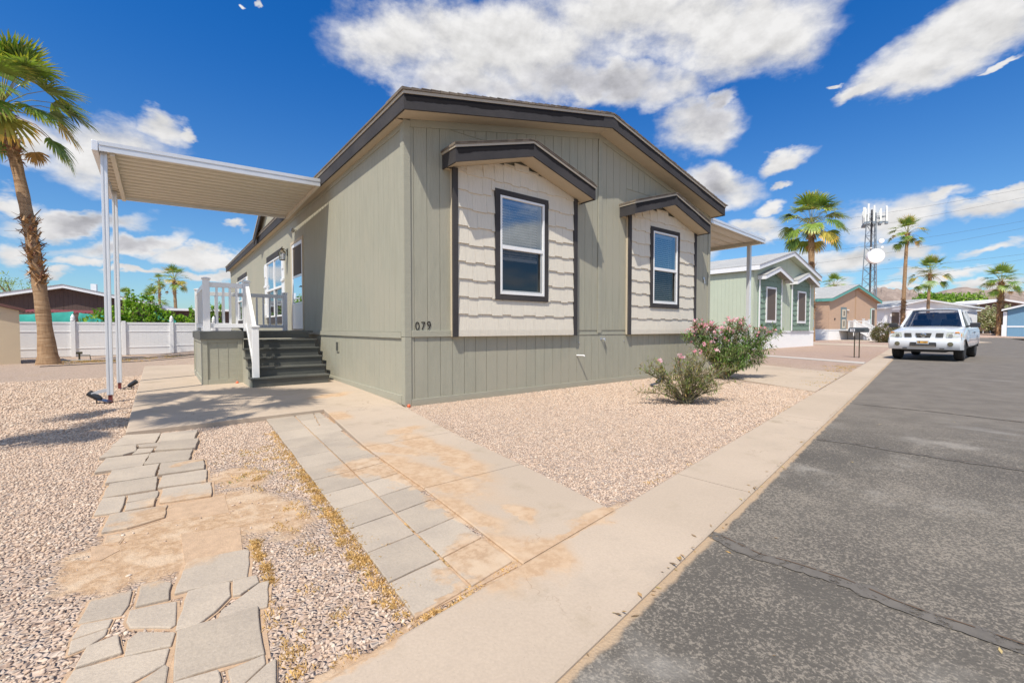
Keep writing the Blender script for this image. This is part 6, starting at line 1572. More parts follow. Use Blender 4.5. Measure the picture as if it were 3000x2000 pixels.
# brown home behind the fence on the left, its patio roof and shade cloths
brn = mat('chocolate_siding', (0.098, 0.060, 0.050), 0.8, var=0.06, vscale=2.0)
hl, hzf = gable_home('brown_home', 'chocolate brown home with white roof edge behind the white fence at left', (-9.6, 40.3), R(-8), 9.4, 2.88, 3.98, 14, brn, whitem, greyshing, base=-0.15, fh=0.20, ov=0.4)
q = MB(); q.box(5.2, 5.5, 3.0, 3.3, 3.7, 4.35); q.build('roof_vent', whitem, hl)
q = MB(); q.box(9.42, 14.0, 1.0, 9, -0.3, 2.5); w2 = q.build('rear_wing', brn, hl); q = MB(); q.box(9.3, 14.3, 0.6, 9.3, 2.501, 2.66); q.build('wing_roof', whitem, w2)
q = MB(); q.box(4.55, 4.60, -0.012, -0.001, 0, 3.7); q.build('joint_board', brn, hl)
awn = empty('patio_awning', (-6.2, 35.0, 0), 0, 'rusty red corrugated patio awning in front of the brown home', 'awning')
q = MB(); V = []; N_ = 60
for i in range(N_ + 1):
    x = i / N_; z = 0.05 if i % 2 else 0.0; p = Vector((-0.6, 0.9, 1.98)).lerp(Vector((4.6, -2.6, 1.86)), x); V += [(p.x, p.y, p.z+z), (p.x+0.8, p.y+1.6, p.z+z+0.18)]
q.add(V, [[2*i, 2*i+1, 2*i+3, 2*i+2] for i in range(N_)]); q.build('corrugated_sheet', mat('rusty_red', (0.22, 0.055, 0.05), 0.7, var=0.2), awn, fix=False)
q = MB()
for (x, y) in ((0.9, -0.1), (2.6, -1.2), (3.75, -1.95), (-0.5, 0.9)): q.box(x-0.05, x+0.05, y-0.05, y+0.05, -0.3, 1.9)
q.build('awning_posts', brownw, awn)
q = MB(); q.beam((-0.5, 0.95, 1.84), (4.4, -2.4, 1.74), 0.08, 0.14); q.build('awning_beam', brownw, awn)
tarp = mat('green_shade_cloth', (0.03, 0.32, 0.26), 0.6, var=0.12, vscale=4.0, bump=0.6, bscale=6.0)
def cloth(A, B2, hA, hB, hlow, label, sag=0.10, seed=0):
    r_ = random.Random(seed); m_ = MB(); N2, M2 = 18, 6; V = []
    A, B2 = Vector((*A, 0)), Vector((*B2, 0)); nn = (B2-A).normalized().cross(Vector((0,0,1)))
    for i in range(N2+1):
        q = i/N2; p = A.lerp(B2, q); top = hA + (hB-hA)*q - sag*math.sin(PI*q) + 0.03*noise.noise(Vector((q*6+seed, 0, 0)))
        for j in range(M2+1):
            z = top + (hlow-top)*j/M2; b = 0.10*noise.noise(Vector((q*4+seed, j*0.5, 2.0))) + 0.03*math.sin(q*18+j); V.append((p.x+nn.x*b, p.y+nn.y*b, z))
    m_.add(V, [[i*(M2+1)+j, (i+1)*(M2+1)+j, (i+1)*(M2+1)+j+1, i*(M2+1)+j+1] for i in range(N2) for j in range(M2)])
    o = m_.build('shade_cloth', tarp, smooth=True, fix=False); tag(o, label, 'shade cloth', 'green shade cloths along the fence'); return o
cloth((-6.3, 34.1), (-3.75, 32.3), 1.80, 1.98, 0.4, 'left green shade cloth under the red awning, behind the palm trunk', 0.04, 1)
cloth((-3.5, 32.1), (-2.2, 31.3), 1.90, 1.80, 0.4, 'middle green shade cloth left of the citrus tree', 0.06, 2)
cloth((-0.5, 30.8), (0.65, 30.0), 1.95, 1.30, 0.6, 'right green shade cloth draped down between the citrus trees', -0.22, 3)

# white vinyl fence, panels between posts
fpts = [(-7.4, 27.85), (-5.15, 27.95), (-3.28, 28.10), (-1.55, 28.15), (0.27, 28.22), (2.05, 28.3), (3.9, 28.4)]
fence = empty('vinyl_fence', (-3.3, 28.1, -0.2), 0, 'white vinyl privacy fence with capped posts behind the left yard', 'fence')
def fpart(mb, nm, m, parent=None, **kw):
    o = mb.build(nm, m, parent or fence, **kw)
    if parent is None: o.matrix_parent_inverse = Matrix.Translation((3.3, -28.1, 0.2))
    return o
FT = 1.36
for i, (x, y) in enumerate(fpts):
    z = gz(x, y); q = MB(); q.box(x-0.075, x+0.075, y-0.075, y+0.075, z-0.1, FT+0.08); pc = i not in (3,)
    po = fpart(q, 'fence_post', vinyl, bevel=0.005)
    if pc: q = MB(); q.lathe([(0.0, 0.30), (0.035, 0.26), (0.075, 0.17), (0.085, 0.12), (0.06, 0.09), (0.09, 0.07), (0.09, 0.0), (0.0, 0.0)][::-1], (x, y, FT+0.08), 10); q.build('post_cap', vinyl, po, smooth=True)
for i in range(len(fpts)-1):
    A, B2 = Vector((*fpts[i], 0)), Vector((*fpts[i+1], 0)); d = (B2-A).normalized(); A += d*0.07; B2 -= d*0.07; q = MB(); z0 = gz(*fpts[i]) + 0.02; L_ = (B2-A).length; k = int(L_/0.15)
    for j in range(k):
        a = A.lerp(B2, j/k); b = A.lerp(B2, (j+1)/k) - d*0.004; m2 = (a+b)/2; q.beam((m2.x, m2.y, z0), (m2.x, m2.y, FT-0.05), 0.022, (b-a).length + 0.003, up=(d.x, d.y, 0))
    pn = fpart(q, 'fence_panel', vinyl)
    q = MB()
    for z in (FT-0.03, FT-0.42, z0+0.36): q.beam((A.x, A.y-0.0, z), (B2.x, B2.y-0.0, z), 0.05, 0.045 if z < FT-0.1 else 0.09)
    q.build('rail', vinyl, pn, bevel=0.004)
# garden shed
shed = empty('garden_shed', (-4.1, 23.4, -0.2), R(12), 'cream garden shed with brown roof at the left edge', 'shed')
creamw = mat('cream_shed', (0.62, 0.50, 0.34), 0.7, var=0.03, vscale=2.0)
q = MB(); q.extrude([(-3.2, -0.1), (0.0, -0.1), (0.0, 1.92), (-1.6, 2.40), (-3.2, 1.92)], 'y', 0.0, 2.6); q.build('shed_wall', creamw, shed)
q = MB()
for (a, za, b, zb) in ((-3.35, 1.885, -1.6, 2.41), (-1.6, 2.41, 0.15, 1.885)): q.extrude([(a, za), (b, zb), (b, zb+0.10), (a, za+0.10)], 'y', -0.12, 2.75)
q.build('shed_roof', mat('brown_metal', (0.16, 0.075, 0.06), 0.5, var=0.06), shed)
# irrigation valve by the palm
iv = empty('irrigation_valve', (-2.66, 24.1, gz(-2.66, 24.1)), 0, 'irrigation valve and hose lying right of the left palm', 'valve')
q = MB(); q.tube([(0, 0, -0.05), (0, 0, 0.32)], 0.03, 8); q.box(-0.09, 0.09, -0.05, 0.05, 0.27, 0.36); q.tube([(0, 0, 0.22), (0.3, 0, 0.22), (0.33, 0, 0.0)], 0.018, 6); q.build('valve_body', mat('brass_dark', (0.09, 0.08, 0.05), 0.4, metal=0.5), iv)
q = MB(); q.tube([(-1.2, -0.2, 0.02), (-0.6, 0.05, 0.03), (0, -0.05, 0.04), (0.35, -0.1, 0.03)], 0.02, 6); q.build('hose', mat('hose_grey', (0.25, 0.28, 0.30), 0.5), iv)
q = MB(); pts = []
for i in range(40):
    u = i / 39; x = -3.2 + 5.6*u; y = 20.6 + 1.0*math.sin(u*2.4) + 0.9*u; pts.append((x, y, gz(x, y) + 0.012))
q.tube(pts, 0.013, 5); o = q.build('drip_hose', blackm); tag(o, 'thin black drip hose across the gravel left of the slab', 'hose')

# ================================================================== PICKUP TRUCK
wpaint = mat('white_car_paint', (0.66, 0.68, 0.70), 0.25, var=0.01, coat=0.6); rubber = mat('tyre_rubber', (0.03, 0.028, 0.027), 0.85, var=0.15); darkp = mat('dark_trim', (0.03, 0.03, 0.032), 0.45)
carglass = glass_mat('windshield', (0.75, 0.90, 0.85), 0.05, 0.02, dark=0.45, fres=0.12); chrome = mat('chrome', (0.65, 0.66, 0.68), 0.15, metal=1.0); lampm = mat('headlight_lens', (0.50, 0.52, 0.45), 0.10, coat=1.0, var=0.3, vscale=18.0); amber = mat('amber_lens', (0.65, 0.25, 0.03), 0.2); grillem = mat('grille_mesh', (0.10, 0.095, 0.085), 0.35, metal=0.5, var=0.5, vscale=60.0)
TX, TY, TA = 21.20, 3.12, R(1.0)        # front axle centre; truck axis points away from the viewer
truck = empty('pickup_truck', (TX, TY, -0.01), TA, 'white pickup truck parked at the kerb facing the viewer', 'pickup truck')
truck.scale = (0.95, 0.95, 0.95)
# local: x = backwards along the truck, y = towards kerb (viewer's left), z up; front bumper at x=-1.0
def loft(secs, m_, closed=False):
    n_ = len(secs[0]); V = [p for s in secs for p in s]
    F = [[i*n_+j, i*n_+j+1, (i+1)*n_+j+1, (i+1)*n_+j] for i in range(len(secs)-1) for j in range(n_-1)]
    m_.add(V, F)
def sec(x, half):           # mirrored half profile [(y,z)...] from centre top outwards and down
    L_ = [(x, -y, z) for y, z in half[::-1]]; R_ = [(x, y, z) for y, z in half]
    return L_ + R_[1:]
b = MB()
hood = [(-0.93, [(0, 1.085), (0.5, 1.075), (0.78, 1.03), (0.90, 0.98), (0.955, 0.90), (0.97, 0.74)]),
        (-0.70, [(0, 1.15), (0.5, 1.14), (0.82, 1.09), (0.93, 1.03), (0.985, 0.92), (0.995, 0.74)]),
        (-0.10, [(0, 1.20), (0.5, 1.195), (0.84, 1.15), (0.95, 1.08), (1.0, 0.98), (1.005, 0.78)]),
        (0.48, [(0, 1.235), (0.5, 1.23), (0.84, 1.20), (0.95, 1.14), (1.0, 1.0), (1.0, 0.55)]),
        (0.75, [(0, 1.24), (0.5, 1.235), (0.84, 1.205), (0.95, 1.16), (1.0, 1.0), (1.0, 0.50)])]
loft([sec(x, h) for x, h in hood], b)
side = [(0.75, [(0.93, 1.17), (0.985, 1.05), (1.0, 0.9), (1.0, 0.5), (0.9, 0.42)]), (2.9, [(0.93, 1.17), (0.985, 1.08), (1.0, 0.9), (1.0, 0.5), (0.9, 0.42)]), (4.55, [(0.93, 1.22), (0.985, 1.10), (1.0, 0.9), (0.99, 0.55), (0.9, 0.45)])]
for sg in (-1, 1): loft([[(x, sg*y, z) for y, z in h] for x, h in side], b)
b.add([(0.75, -0.93, 1.17), (0.75, 0.93, 1.17), (2.9, 0.93, 1.17), (2.9, -0.93, 1.17)], [[0,1,2,3]]); b.add([(4.55, -0.93, 1.22), (4.55, 0.93, 1.22), (4.55, 0.93, 0.5), (4.55, -0.93, 0.5)], [[0,1,2,3]]); b.add([(2.95, -0.9, 0.75), (2.95, 0.9, 0.75), (4.5, 0.9, 0.75), (4.5, -0.9, 0.75)], [[0,1,2,3]])
b.add([(-0.93, -0.955, 0.74), (-0.93, 0.955, 0.74), (-0.93, 0.955, 0.92), (-0.93, 0.78, 1.03), (-0.93, 0.5, 1.075), (-0.93, 0, 1.085), (-0.93, -0.5, 1.075), (-0.93, -0.78, 1.03), (-0.93, -0.955, 0.92)], [[0,1,2,3,4,5,6,7,8]])
body = b.build('body', wpaint, truck, smooth=True)
# cab pillars and roof
c = MB(); RFZ = 1.915
roofp = [(1.28, [(0, RFZ-0.03), (0.4, RFZ-0.035), (0.62, RFZ-0.06), (0.685, RFZ-0.11)]), (1.5, [(0, RFZ), (0.4, RFZ-0.005), (0.64, RFZ-0.03), (0.71, RFZ-0.09)]), (2.6, [(0, RFZ), (0.4, RFZ-0.005), (0.64, RFZ-0.03), (0.71, RFZ-0.09)]), (2.85, [(0, RFZ-0.04), (0.4, RFZ-0.045), (0.62, RFZ-0.07), (0.70, RFZ-0.13)])]
loft([sec(x, h) for x, h in roofp], c)
for sg in (-1, 1):
    c.beam((0.62, sg*0.865, 1.20), (1.30, sg*0.675, RFZ-0.09), 0.07, 0.06); c.beam((1.95, sg*0.92, 1.16), (1.98, sg*0.70, RFZ-0.10), 0.10, 0.05, up=(1, 0, 0)); c.beam((2.85, sg*0.90, 1.16), (2.80, sg*0.69, RFZ-0.12), 0.12, 0.05, up=(1, 0, 0))
    c.beam((1.28, sg*0.70, RFZ-0.11), (2.85, sg*0.71, RFZ-0.11), 0.05, 0.06)
c.add([(2.86, -0.88, 1.17), (2.86, 0.88, 1.17), (2.82, 0.68, RFZ-0.12), (2.82, -0.68, RFZ-0.12)], [[0,1,2,3]])
c.build('cab_roof', wpaint, truck, smooth=True)
g1 = MB(); g1.add([(0.66, -0.83, 1.225), (0.60, 0, 1.235), (0.66, 0.83, 1.225), (1.29, 0.655, RFZ-0.085), (1.25, 0, RFZ-0.05), (1.29, -0.655, RFZ-0.085)], [[0,1,4,5],[1,2,3,4]]); g1.build('windshield', carglass, truck, fix=False)
for sg in (-1, 1): g1 = MB(); g1.add([(0.80, sg*0.905, 1.18), (2.8, sg*0.915, 1.18), (2.74, sg*0.70, RFZ-0.13), (1.40, sg*0.70, RFZ-0.13)], [[0,1,2,3]]); g1.build('side_glass', carglass, truck, fix=False)
i_ = MB(); i_.box(0.75, 2.7, -0.84, 0.84, 0.7, 1.20)
for y in (-0.42, 0.42): i_.box(1.65, 1.85, y-0.25, y+0.25, 1.2, 1.5); i_.box(1.68, 1.80, y-0.13, y+0.13, 1.51, 1.70)
i_.build('interior', mat('cab_interior', (0.06, 0.06, 0.065), 0.8, var=0.2), truck)
i_ = MB(); i_.lathe([(0.19, 0.0), (0.20, 0.015), (0.19, 0.03), (0.175, 0.015), (0.19, 0.0)], (0, 0, 0), 18, 'x'); so_ = i_.build('steering_wheel', darkp, truck, smooth=True); so_.location = (1.05, -0.40, 1.30)
i_ = MB(); i_.tube([(0.90, 0.0, 1.60), (1.22, 0.0, 1.78)], 0.01, 4); i_.box(1.19, 1.22, -0.12, 0.12, 1.70, 1.77); i_.build('rear_view_mirror', darkp, truck)
# front: panel between lamps, three grille openings, bumper
f = MB()
def rbox(m_, x, ya, yb, za, zb, th, r=0.02, seg=3):
    P = []
    for (cy_, cz_, a0) in ((yb-r, zb-r, 0), (ya+r, zb-r, 90), (ya+r, za+r, 180), (yb-r, za+r, 270)):
        for k in range(seg+1): a = R(a0 + 90*k/seg); P.append((cy_ + r*math.cos(a), cz_ + r*math.sin(a)))
    m_.extrude(P, 'x', x, x+th)
gr1 = MB(); P = [(-0.215, 0.985), (0.215, 0.985), (0.175, 0.825), (-0.175, 0.825)]; gr1.extrude(P, 'x', -0.965, -0.93); gr1.build('grille', grillem, truck)
for sg in (-1, 1):
    gr1 = MB(); gr1.extrude([(sg*0.33, 0.985), (sg*0.52, 0.985), (sg*0.505, 0.84), (sg*0.335+sg*-0.02, 0.84)], 'x', -0.962, -0.93); gr1.build('grille', grillem, truck)
em = MB(); em.lathe([(0.062, -0.012), (0.078, -0.006), (0.078, 0.006), (0.062, 0.006)], (-0.975, 0, 0.905), 20, 'x'); em.box(-0.993, -0.975, -0.095, 0.095, 0.890, 0.922); em.build('emblem', chrome, truck)
for sg in (-1, 1):
    h = MB(); h.add([(-0.955, sg*0.60, 0.995), (-0.955, sg*0.58, 0.85), (-0.93, sg*0.935, 0.84), (-0.72, sg*1.0, 0.85), (-0.70, sg*0.995, 1.01), (-0.90, sg*0.88, 1.035), (-0.94, sg*0.75, 1.02), (-0.90, sg*0.6, 0.99), (-0.90, sg*0.58, 0.85)], [[0,1,2,5,6],[2,3,4,5],[0,7,8,1]]); hl_ = h.build('headlight', lampm, truck)
    h = MB(); h.add([(-0.958, sg*0.80, 1.028), (-0.951, sg*0.80, 0.985), (-0.925, sg*0.92, 0.985), (-0.905, sg*0.89, 1.035)], [[0,1,2,3]]); h.add([(-0.935, sg*0.945, 0.96), (-0.935, sg*0.945, 0.85), (-0.90, sg*0.975, 0.85), (-0.90, sg*0.965, 0.97)], [[0,1,2,3]]); h.build('turn_lens', amber, hl_, fix=False)
    h = MB(); h.lathe([(0.055, -0.01), (0.055, 0.03)], (-0.965, sg*0.70, 0.90), 14, 'x'); h.build('lamp_bowl', chrome, hl_, smooth=True)
bp = MB(); prof = [(0.0, [(0.80,), ]),]
BS = []
for (y, xo) in ((-1.0, 0.42), (-0.985, 0.15), (-0.93, 0.05), (-0.6, 0.0), (0, -0.03), (0.6, 0.0), (0.93, 0.05), (0.985, 0.15), (1.0, 0.42)):
    BS.append([(-0.90+xo, y, 0.815), (-1.0+xo, y, 0.80), (-1.04+xo, y, 0.72), (-1.045+xo, y, 0.58), (-1.0+xo, y, 0.46), (-0.96+xo, y, 0.40), (-0.85+xo, y, 0.40)])
loft(BS, bp); bump_ = bp.build('bumper', wpaint, truck, smooth=True)
q = MB(); rbox(q, -1.088, -0.35, 0.35, 0.50, 0.655, 0.04, 0.03); q.build('air_intake', darkp, bump_)
q = MB(); q.box(-1.095, -1.0885, -0.33, 0.33, 0.572, 0.580); q.box(-1.10, -1.0885, -0.33, 0.33, 0.502, 0.525); q.build('intake_bar', chrome, bump_)
for sg in (-1, 1):
    q = MB(); q.lathe([(0.0, -0.012), (0.055, -0.012), (0.075, -0.004), (0.075, 0.02), (0.0, 0.02)], (-1.045, sg*0.70, 0.60), 18, 'x'); q.build('fog_light', mat('fog_lens', (0.12, 0.11, 0.07), 0.2), truck)
    q = MB(); rbox(q, -1.045, sg*0.49-0.065, sg*0.49+0.065, 0.425, 0.455, 0.03, 0.01); q.build('tow_slot', darkp, truck)
pl_ = MB(); rbox(pl_, -1.110, -0.165, 0.165, 0.60, 0.725, 0.012, 0.012); plo = pl_.build('licence_plate', mat('plate_frame', (0.45, 0.50, 0.55), 0.4), truck)
q = MB(); q.box(-1.116, -1.1105, -0.14, 0.14, 0.625, 0.70); q.build('plate_face', mat('plate_orange', (0.62, 0.33, 0.06), 0.5, var=0.2, vscale=20), plo)
q = MB(); q.box(-1.118, -1.1165, 0.07, 0.095, 0.63, 0.697); q.build('plate_mark', darkp, plo)
for (s__, y) in (('Y', 0.115), ('531', -0.075)): text_mesh('plate_digits', s__, 0.065, 0.001, darkp, plo, Matrix.Translation((-1.1185, y, 0.640)) @ Matrix.Rotation(-PI/2, 4, 'Z') @ Matrix.Rotation(PI/2, 4, 'X'))
ub = MB(); ub.box(-0.7, 4.3, -0.55, 0.55, 0.30, 0.48); ub.box(-0.35, 0.35, -0.75, 0.75, 0.32, 0.40); ub.build('chassis', darkp, truck)
for (x, y) in ((0, -0.84), (0, 0.84), (3.55, -0.84), (3.55, 0.84)):
    sg = 1 if y > 0 else -1; w_ = MB(); w_.lathe([(0.24, -0.13), (0.36, -0.13), (0.395, -0.10), (0.398, -0.05), (0.392, -0.045), (0.398, -0.04), (0.40, 0.0), (0.398, 0.04), (0.392, 0.045), (0.398, 0.05), (0.395, 0.10), (0.36, 0.13), (0.24, 0.13)], (0, 0, 0), 28, 'y')
    wo2 = w_.build('wheel', rubber, truck, smooth=True); wo2.location = (x, y, 0.40)
    r2 = MB(); r2.lathe([(0.0, 0.10*sg), (0.10, 0.10*sg), (0.20, 0.07*sg), (0.235, 0.12*sg), (0.235, -0.10*sg)], (0, 0, 0), 20, 'y'); r2.build('rim', chrome, wo2, smooth=True)
    a = MB()
    for k in range(10):
        t0_, t1_ = PI*k/10, PI*(k+1)/10; R1, R2 = 0.46, 0.52
        a.add([(x+R1*math.cos(t0_), sg*0.70, 0.42+R1*math.sin(t0_)), (x+R1*math.cos(t1_), sg*0.70, 0.42+R1*math.sin(t1_)), (x+R1*math.cos(t1_), sg*1.005, 0.42+R1*math.sin(t1_)), (x+R1*math.cos(t0_), sg*1.005, 0.42+R1*math.sin(t0_))], [[0,1,2,3]])
    a.build('wheel_arch', darkp, truck, fix=False)
for sg in (-1, 1):
    q = MB(); q.beam((0.85, sg*0.90, 1.22), (0.83, sg*1.02, 1.25), 0.05, 0.05); q.box(0.76, 0.90, min(sg*1.01, sg*1.27), max(sg*1.01, sg*1.27), 1.19, 1.36); q.build('wing_mirror', darkp, truck, bevel=0.03)
q = MB(); q.box(2.30, 2.50, -1.03, -1.001, 0.98, 1.02); q.build('door_handle', darkp, truck)
q = MB(); q.beam((0.58, -0.7, 1.25), (0.66, 0.1, 1.265), 0.02, 0.015); q.beam((0.58, 0.0, 1.25), (0.70, 0.72, 1.27), 0.02, 0.015); q.build('wiper', darkp, truck)

# ------------------------------------------------------------------ mailbox 78
MX, MY = 20.10, 4.89
mail = empty('mailbox', (MX, MY, 0), math.atan2(4.802-4.973, 20.053-20.145), 'dark grey mailbox numbered 78 on two thin posts by the kerb', 'mailbox')
q = MB()
for x in (-0.10, 0.10): pass
dirm = Vector((20.053-20.145, 4.802-4.973)).normalized()
for x in (-0.095, 0.095): q = MB(); q.box(x-0.012, x+0.012, -0.012, 0.012, -0.05, 0.94); q.build('mailbox_post', mat('olive_post', (0.06, 0.05, 0.025), 0.6), mail)
q = MB(); pr_ = [(-0.10, 0.94), (0.10, 0.94), (0.10, 1.04), (0.085, 1.085), (0.04, 1.115), (-0.04, 1.115), (-0.085, 1.085), (-0.10, 1.04)]
q.extrude(pr_, 'x', -0.27, 0.37); bx_ = q.build('mailbox_body', mat('mailbox_grey', (0.062, 0.070, 0.072), 0.45, var=0.1), mail, bevel=0.006)
q = MB(); q.box(-0.19, 0.0, -0.1035, -0.1005, 0.965, 1.07); pn2 = q.build('number_plate', whitem, mail); text_mesh('mailbox_number', '78', 0.12, 0.001, darkp, pn2, Matrix.Translation((-0.095, -0.1045, 0.975)) @ Matrix.Rotation(PI/2, 4, 'X'))

# ------------------------------------------------------------------ blue car tail behind the blue home
bcp = mat('blue_car_paint', (0.16, 0.24, 0.42), 0.3, coat=0.5); bc = empty('blue_car', (88.5, 5.35, 0.42), R(-42), 'light blue car tail poking out beside the blue home corner', 'car')
b = MB(); S_ = []
for (x, zt_, hw, zs) in ((0.0, 0.95, 0.78, 0.35), (0.12, 1.02, 0.86, 0.28), (0.55, 1.02, 0.88, 0.25), (2.6, 0.98, 0.88, 0.25), (4.1, 0.75, 0.82, 0.3)): S_.append(sec(x, [(0, zt_), (hw*0.8, zt_-0.02), (hw, zt_-0.18), (hw*1.02, 0.6), (hw, zs)]))
loft(S_, b); b.add([(0, -0.78, 0.35), (0, 0.78, 0.35), (0, 0.78, 0.85), (0, -0.78, 0.85)], [[0,1,2,3]]); b.build('body', bcp, bc, smooth=True)
b = MB(); loft([sec(0.45, [(0, 1.02), (0.7, 1.0)]), sec(1.1, [(0, 1.48), (0.56, 1.44)]), sec(2.2, [(0, 1.48), (0.56, 1.44)]), sec(3.0, [(0, 1.0), (0.7, 0.98)])], b)
for sg in (-1, 1): b.add([(0.45, sg*0.7, 1.0), (1.1, sg*0.56, 1.44), (2.2, sg*0.56, 1.44), (3.0, sg*0.7, 0.98)], [[0,1,2,3]])
b.build('cabin', mat('car_dark_glass', (0.04, 0.05, 0.06), 0.1, coat=0.5), bc, fix=False)
for sg in (-1, 1): q = MB(); q.box(-0.02, 0.2, min(sg*0.62, sg*0.87), max(sg*0.62, sg*0.87), 0.68, 0.90); q.build('tail_light', mat('red_lens', (0.45, 0.02, 0.03), 0.2), bc)
for (x, y) in ((0.85, 0.78), (0.85, -0.78), (3.4, 0.78), (3.4, -0.78)): q = MB(); q.lathe([(0.0, -0.1), (0.31, -0.1), (0.31, 0.1), (0.0, 0.1)], (0, 0, 0), 16, 'y'); wv2 = q.build('wheel', rubber, bc); wv2.location = (x, y, 0.28)
# low timber planter
pt = empty('timber_edging', (87.0, 7.8, 0.5), math.atan2(6.159-7.8, 89.122-87.039), 'low dark timber edging with white stakes on the red driveway', 'edging')
q = MB(); q.box(0, 2.65, -0.1, 0.1, -0.1, 0.22); q.build('timber', mat('dark_timber', (0.07, 0.055, 0.045), 0.8), pt)
for x in (0.52, 1.5, 2.4): q = MB(); q.box(x-0.06, x+0.06, -0.14, -0.101, -0.1, 0.26); q.build('stake', vinyl, pt)

# ------------------------------------------------------------------ lattice cell tower
steel = mat('galvanised_steel', (0.22, 0.26, 0.29), 0.5, metal=0.4); tw = empty('cell_tower', (150.7, 33.9, 0), R(20), 'tall lattice cell tower with white antennas and a large round dish', 'tower')
TH = 34.0; q = MB()
def leg(k, z): rr_ = 2.35 - 1.25 * min(1, z / TH); a = R(90 + 120*k); return Vector((rr_*math.cos(a), rr_*math.sin(a), z))
for k in range(3): q = MB(); q.tube([leg(k, 0), leg(k, TH*0.5), leg(k, TH-2)], 0.14 if k == 1 else 0.11, 6); q.build('tower_leg', steel, tw)
q = MB(); z = 0; nb = 11; dz2 = (TH-2)/nb
for i in range(nb):
    for k in range(3):
        a, b_ = leg(k, i*dz2), leg((k+1) % 3, (i+1)*dz2); q.beam(a, b_, 0.07, 0.07); a, b_ = leg((k+1) % 3, i*dz2), leg(k, (i+1)*dz2); q.beam(a, b_, 0.07, 0.07); q.beam(leg(k, (i+1)*dz2), leg((k+1) % 3, (i+1)*dz2), 0.07, 0.07)
q.build('bracing', steel, tw)
q = MB(); q.tube([(-0.9, 0.3, 0), (-0.5, 0.2, TH-1)], 0.22, 6); q.build('cable_run', mat('cable_dark', (0.06, 0.06, 0.06), 0.6), tw)
for (zz2, rr_) in ((29.6, 2.9), (31.0, 2.9)):
    q = MB()
    for k in range(3): a, b_ = R(30+120*k), R(150+120*k); q.beam((rr_*math.cos(a), rr_*math.sin(a), zz2), (rr_*math.cos(b_), rr_*math.sin(b_), zz2), 0.16, 0.16); q.beam((0, 0, zz2-0.8), (rr_*math.cos(a), rr_*math.sin(a), zz2), 0.12, 0.12)
    q.build('antenna_platform', steel, tw)
antm = mat('antenna_white', (0.75, 0.76, 0.70), 0.5)
for k in range(3):
    a, b_ = R(30+120*k), R(150+120*k); A = Vector((3.0*math.cos(a), 3.0*math.sin(a), 0)); B2 = Vector((3.0*math.cos(b_), 3.0*math.sin(b_), 0)); o_ = (A+B2).normalized()
    for j, u in enumerate((0.04, 0.33, 0.66, 0.96)):
        p = A.lerp(B2, u) + o_*0.25; q = MB(); hh = (2.6, 3.4, 3.0, 2.2)[(j+k) % 4]; q.box(p.x-0.17, p.x+0.17, p.y-0.17, p.y+0.17, 29.6, 29.6+hh+1.2); q.build('antenna', antm, tw)
        q = MB(); q.box(p.x-0.3, p.x+0.3, p.y-0.3, p.y+0.3, 28.9, 29.5); q.build('radio_box', steel, tw)
def dish(z, r_, off):
    q = MB(); f2 = Vector((-FX, -FY, 0)).normalized(); rot = Matrix.Rotation(-R(20), 4, 'Z'); fl2 = (rot @ f2).normalized(); s2 = fl2.cross(Vector((0, 0, 1))).normalized(); c2 = Vector((0, 0, z)) + fl2*1.9 + s2*off; P = []; n_ = 24
    fl3 = (fl2 + s2*0.35 ).normalized(); s3 = fl3.cross(Vector((0,0,1))).normalized()
    for (rr2, dd2) in ((0.01, 0.12), (r_*0.5, 0.10), (r_*0.97, 0.02), (r_, -0.05), (r_, -0.75), (r_*0.6, -1.2), (0.01, -1.3)):
        for k in range(n_): a = 2*PI*k/n_; P.append(c2 + fl3*dd2*r_ *0.8+ s3*rr2*math.cos(a) + Vector((0, 0, rr2*math.sin(a))))
    q.add(P, [[i*n_+k, i*n_+(k+1) % n_, (i+1)*n_+(k+1) % n_, (i+1)*n_+k] for i in range(6) for k in range(n_)]); q.build('dish', mat('dish_white', (0.78, 0.76, 0.74), 0.5), tw, smooth=True)
dish(20.4, 1.95, 0.25); dish(24.4, 0.62, -1.1); dish(22.75, 0.28, -1.3); dish(22.5, 0.20, 1.7)

# ------------------------------------------------------------------ overhead power lines far away
wirem = mat('wire', (0.05, 0.05, 0.05), 0.6)
def az_pt(az_, el_, D): return Vector((D*math.cos(az_), D*math.sin(az_), 1.08 + D*math.tan(el_)))
def px_pt(px, py, D):
    f_, r_ = D, (px-1500)/1290*D; return Vector((FX*f_ + FY*r_, FY*f_ - FX*r_, 1.08 + (962-py)/1290*D))
WN = ['highest', 'second highest', 'third highest', 'fourth highest', 'fifth highest', 'lowest']
for i, (ya, yb) in enumerate(((655, 551), (692, 575), (740, 645), (775, 664), (795, 745), (845, 757))):
    D0, D1 = 260, 230; A, B2 = px_pt(2250, ya + 15, D0), px_pt(3060, yb - 8, D1); q = MB(); pts = []
    for k in range(13): u = k/12; p = A.lerp(B2, u); p.z -= 3.0*math.sin(PI*u)*0.6; pts.append(p)
    q.tube(pts, 0.045, 4); o = q.build('power_line', wirem); tag(o, 'thin dark power line crossing the right sky, %s of the six' % WN[i], 'power line', 'power lines in the right sky')
bd = MB(); p = px_pt(2599, 762.5, 150); s3 = Vector((FY, -FX, 0)); bd.add([p - s3*0.28, p + Vector((0, 0, 0.10)), p + s3*0.30 + Vector((0, 0, 0.03)), p - Vector((0, 0, 0.06)), p + Vector((FX, FY, 0))*0.2], [[0,1,4],[1,2,4],[2,3,4],[3,0,4],[0,3,2,1]]); o = bd.build('bird', blackm); tag(o, 'small dark bird flying beside the lattice tower', 'bird')

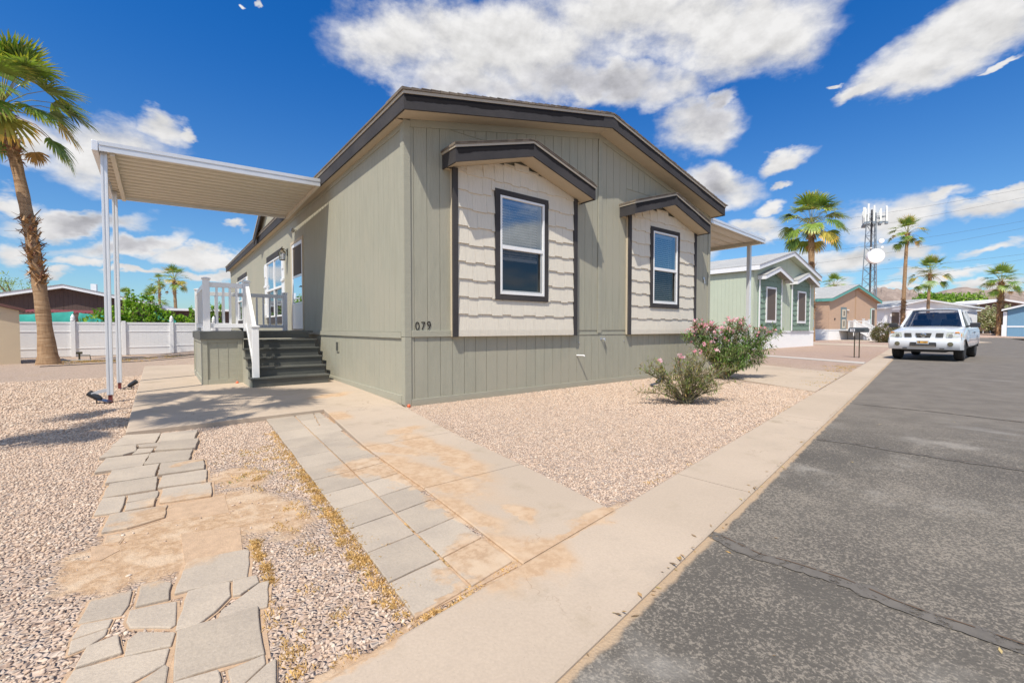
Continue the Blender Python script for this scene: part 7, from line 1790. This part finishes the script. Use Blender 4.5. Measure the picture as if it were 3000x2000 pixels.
# ------------------------------------------------------------------ mountains
mm_ = bpy.data.materials.new('desert_rock'); mm_.use_nodes = True; t = NT(mm_.node_tree); t.n.clear()
out = t.new('ShaderNodeOutputMaterial'); b_ = t.new('ShaderNodeBsdfPrincipled'); b_.inputs['Roughness'].default_value = 1.0; b_.inputs['Specular IOR Level'].default_value = 0.0
geo = t.new('ShaderNodeNewGeometry'); n1 = t.noise(geo.outputs['Position'], 0.012, 8.0, 0.65); n2 = t.noise(geo.outputs['Position'], 0.09, 5.0, 0.7)
c = t.mix(t.smooth(n1, 0.35, 0.65), (0.24, 0.185, 0.155), (0.34, 0.27, 0.225)); c = t.mix(t.math('MULTIPLY', t.smooth(n2, 0.52, 0.68), 0.6), c, (0.14, 0.115, 0.095)); t.put(b_.inputs['Base Color'], c); t.l.new(b_.outputs[0], out.inputs[0])
def mountain(prof, D, depth, jitter, seed, name='mountains'):
    m_ = MB(); cols = []; n_ = 150
    azs = np.linspace(prof[0][0], prof[-1][0], n_)
    xs = [p[0] for p in prof][::-1]; es = [p[1] for p in prof][::-1]
    V = []; M2 = 16
    for a in azs:
        e = np.interp(a, xs, es); top = D * math.tan(e)
        for j in range(M2 + 1):
            u = j / M2; d = D - depth * (1-u); x, y = d*math.cos(a), d*math.sin(a)
            h = top * (u ** 1.15); h *= 1 + 0.42 * (1-u) * noise.noise(Vector((a*60 + seed, u*2.2, 0))) * 2 * min(1, 3*u); h += jitter * top * noise.noise(Vector((a*190, u*5, seed))) * u
            V.append((x, y, max(h, 0) + (0 if u > 0 else -5)))
    m_.add(V, [[i*(M2+1)+j, i*(M2+1)+j+1, (i+1)*(M2+1)+j+1, (i+1)*(M2+1)+j] for i in range(n_-1) for j in range(M2)])
    o = m_.build(name, mm_, fix=False); tag(o, kind='structure'); return o
near = [(0.34, 0.03), (0.26, 0.045)] + RIDGE[:9] + [(0.150, 0.052), (0.14, 0.040), (0.125, 0.030), (0.11, 0.02), (0.09, 0.004)]
mountain([(a, e - 0.0006) for a, e in near], 1500, 520, 0.05, 3)
farp = [(0.34, 0.02), (0.20, 0.035), (0.17, 0.045)] + RIDGE[8:] + [(0.02, 0.052), (-0.05, 0.055), (-0.2, 0.05), (-0.5, 0.04)]
mountain(farp, 2600, 1000, 0.04, 9)
# warm low-lying desert air is left clear; far range picks up a little haze from this box
hz = MB(); hz.box(-200, 3600, -2200, 3600, -3.5, 240); hzm = bpy.data.materials.new('haze'); hzm.use_nodes = True; t = NT(hzm.node_tree); t.n.clear()
out = t.new('ShaderNodeOutputMaterial'); pv = t.new('ShaderNodeVolumePrincipled'); pv.inputs['Color'].default_value = (0.82, 0.88, 1.0, 1); pv.inputs['Density'].default_value = 0.00010; t.l.new(pv.outputs[0], out.inputs['Volume'])
# (left out unless it proves worthwhile)
bpy.data.materials.remove(hzm)
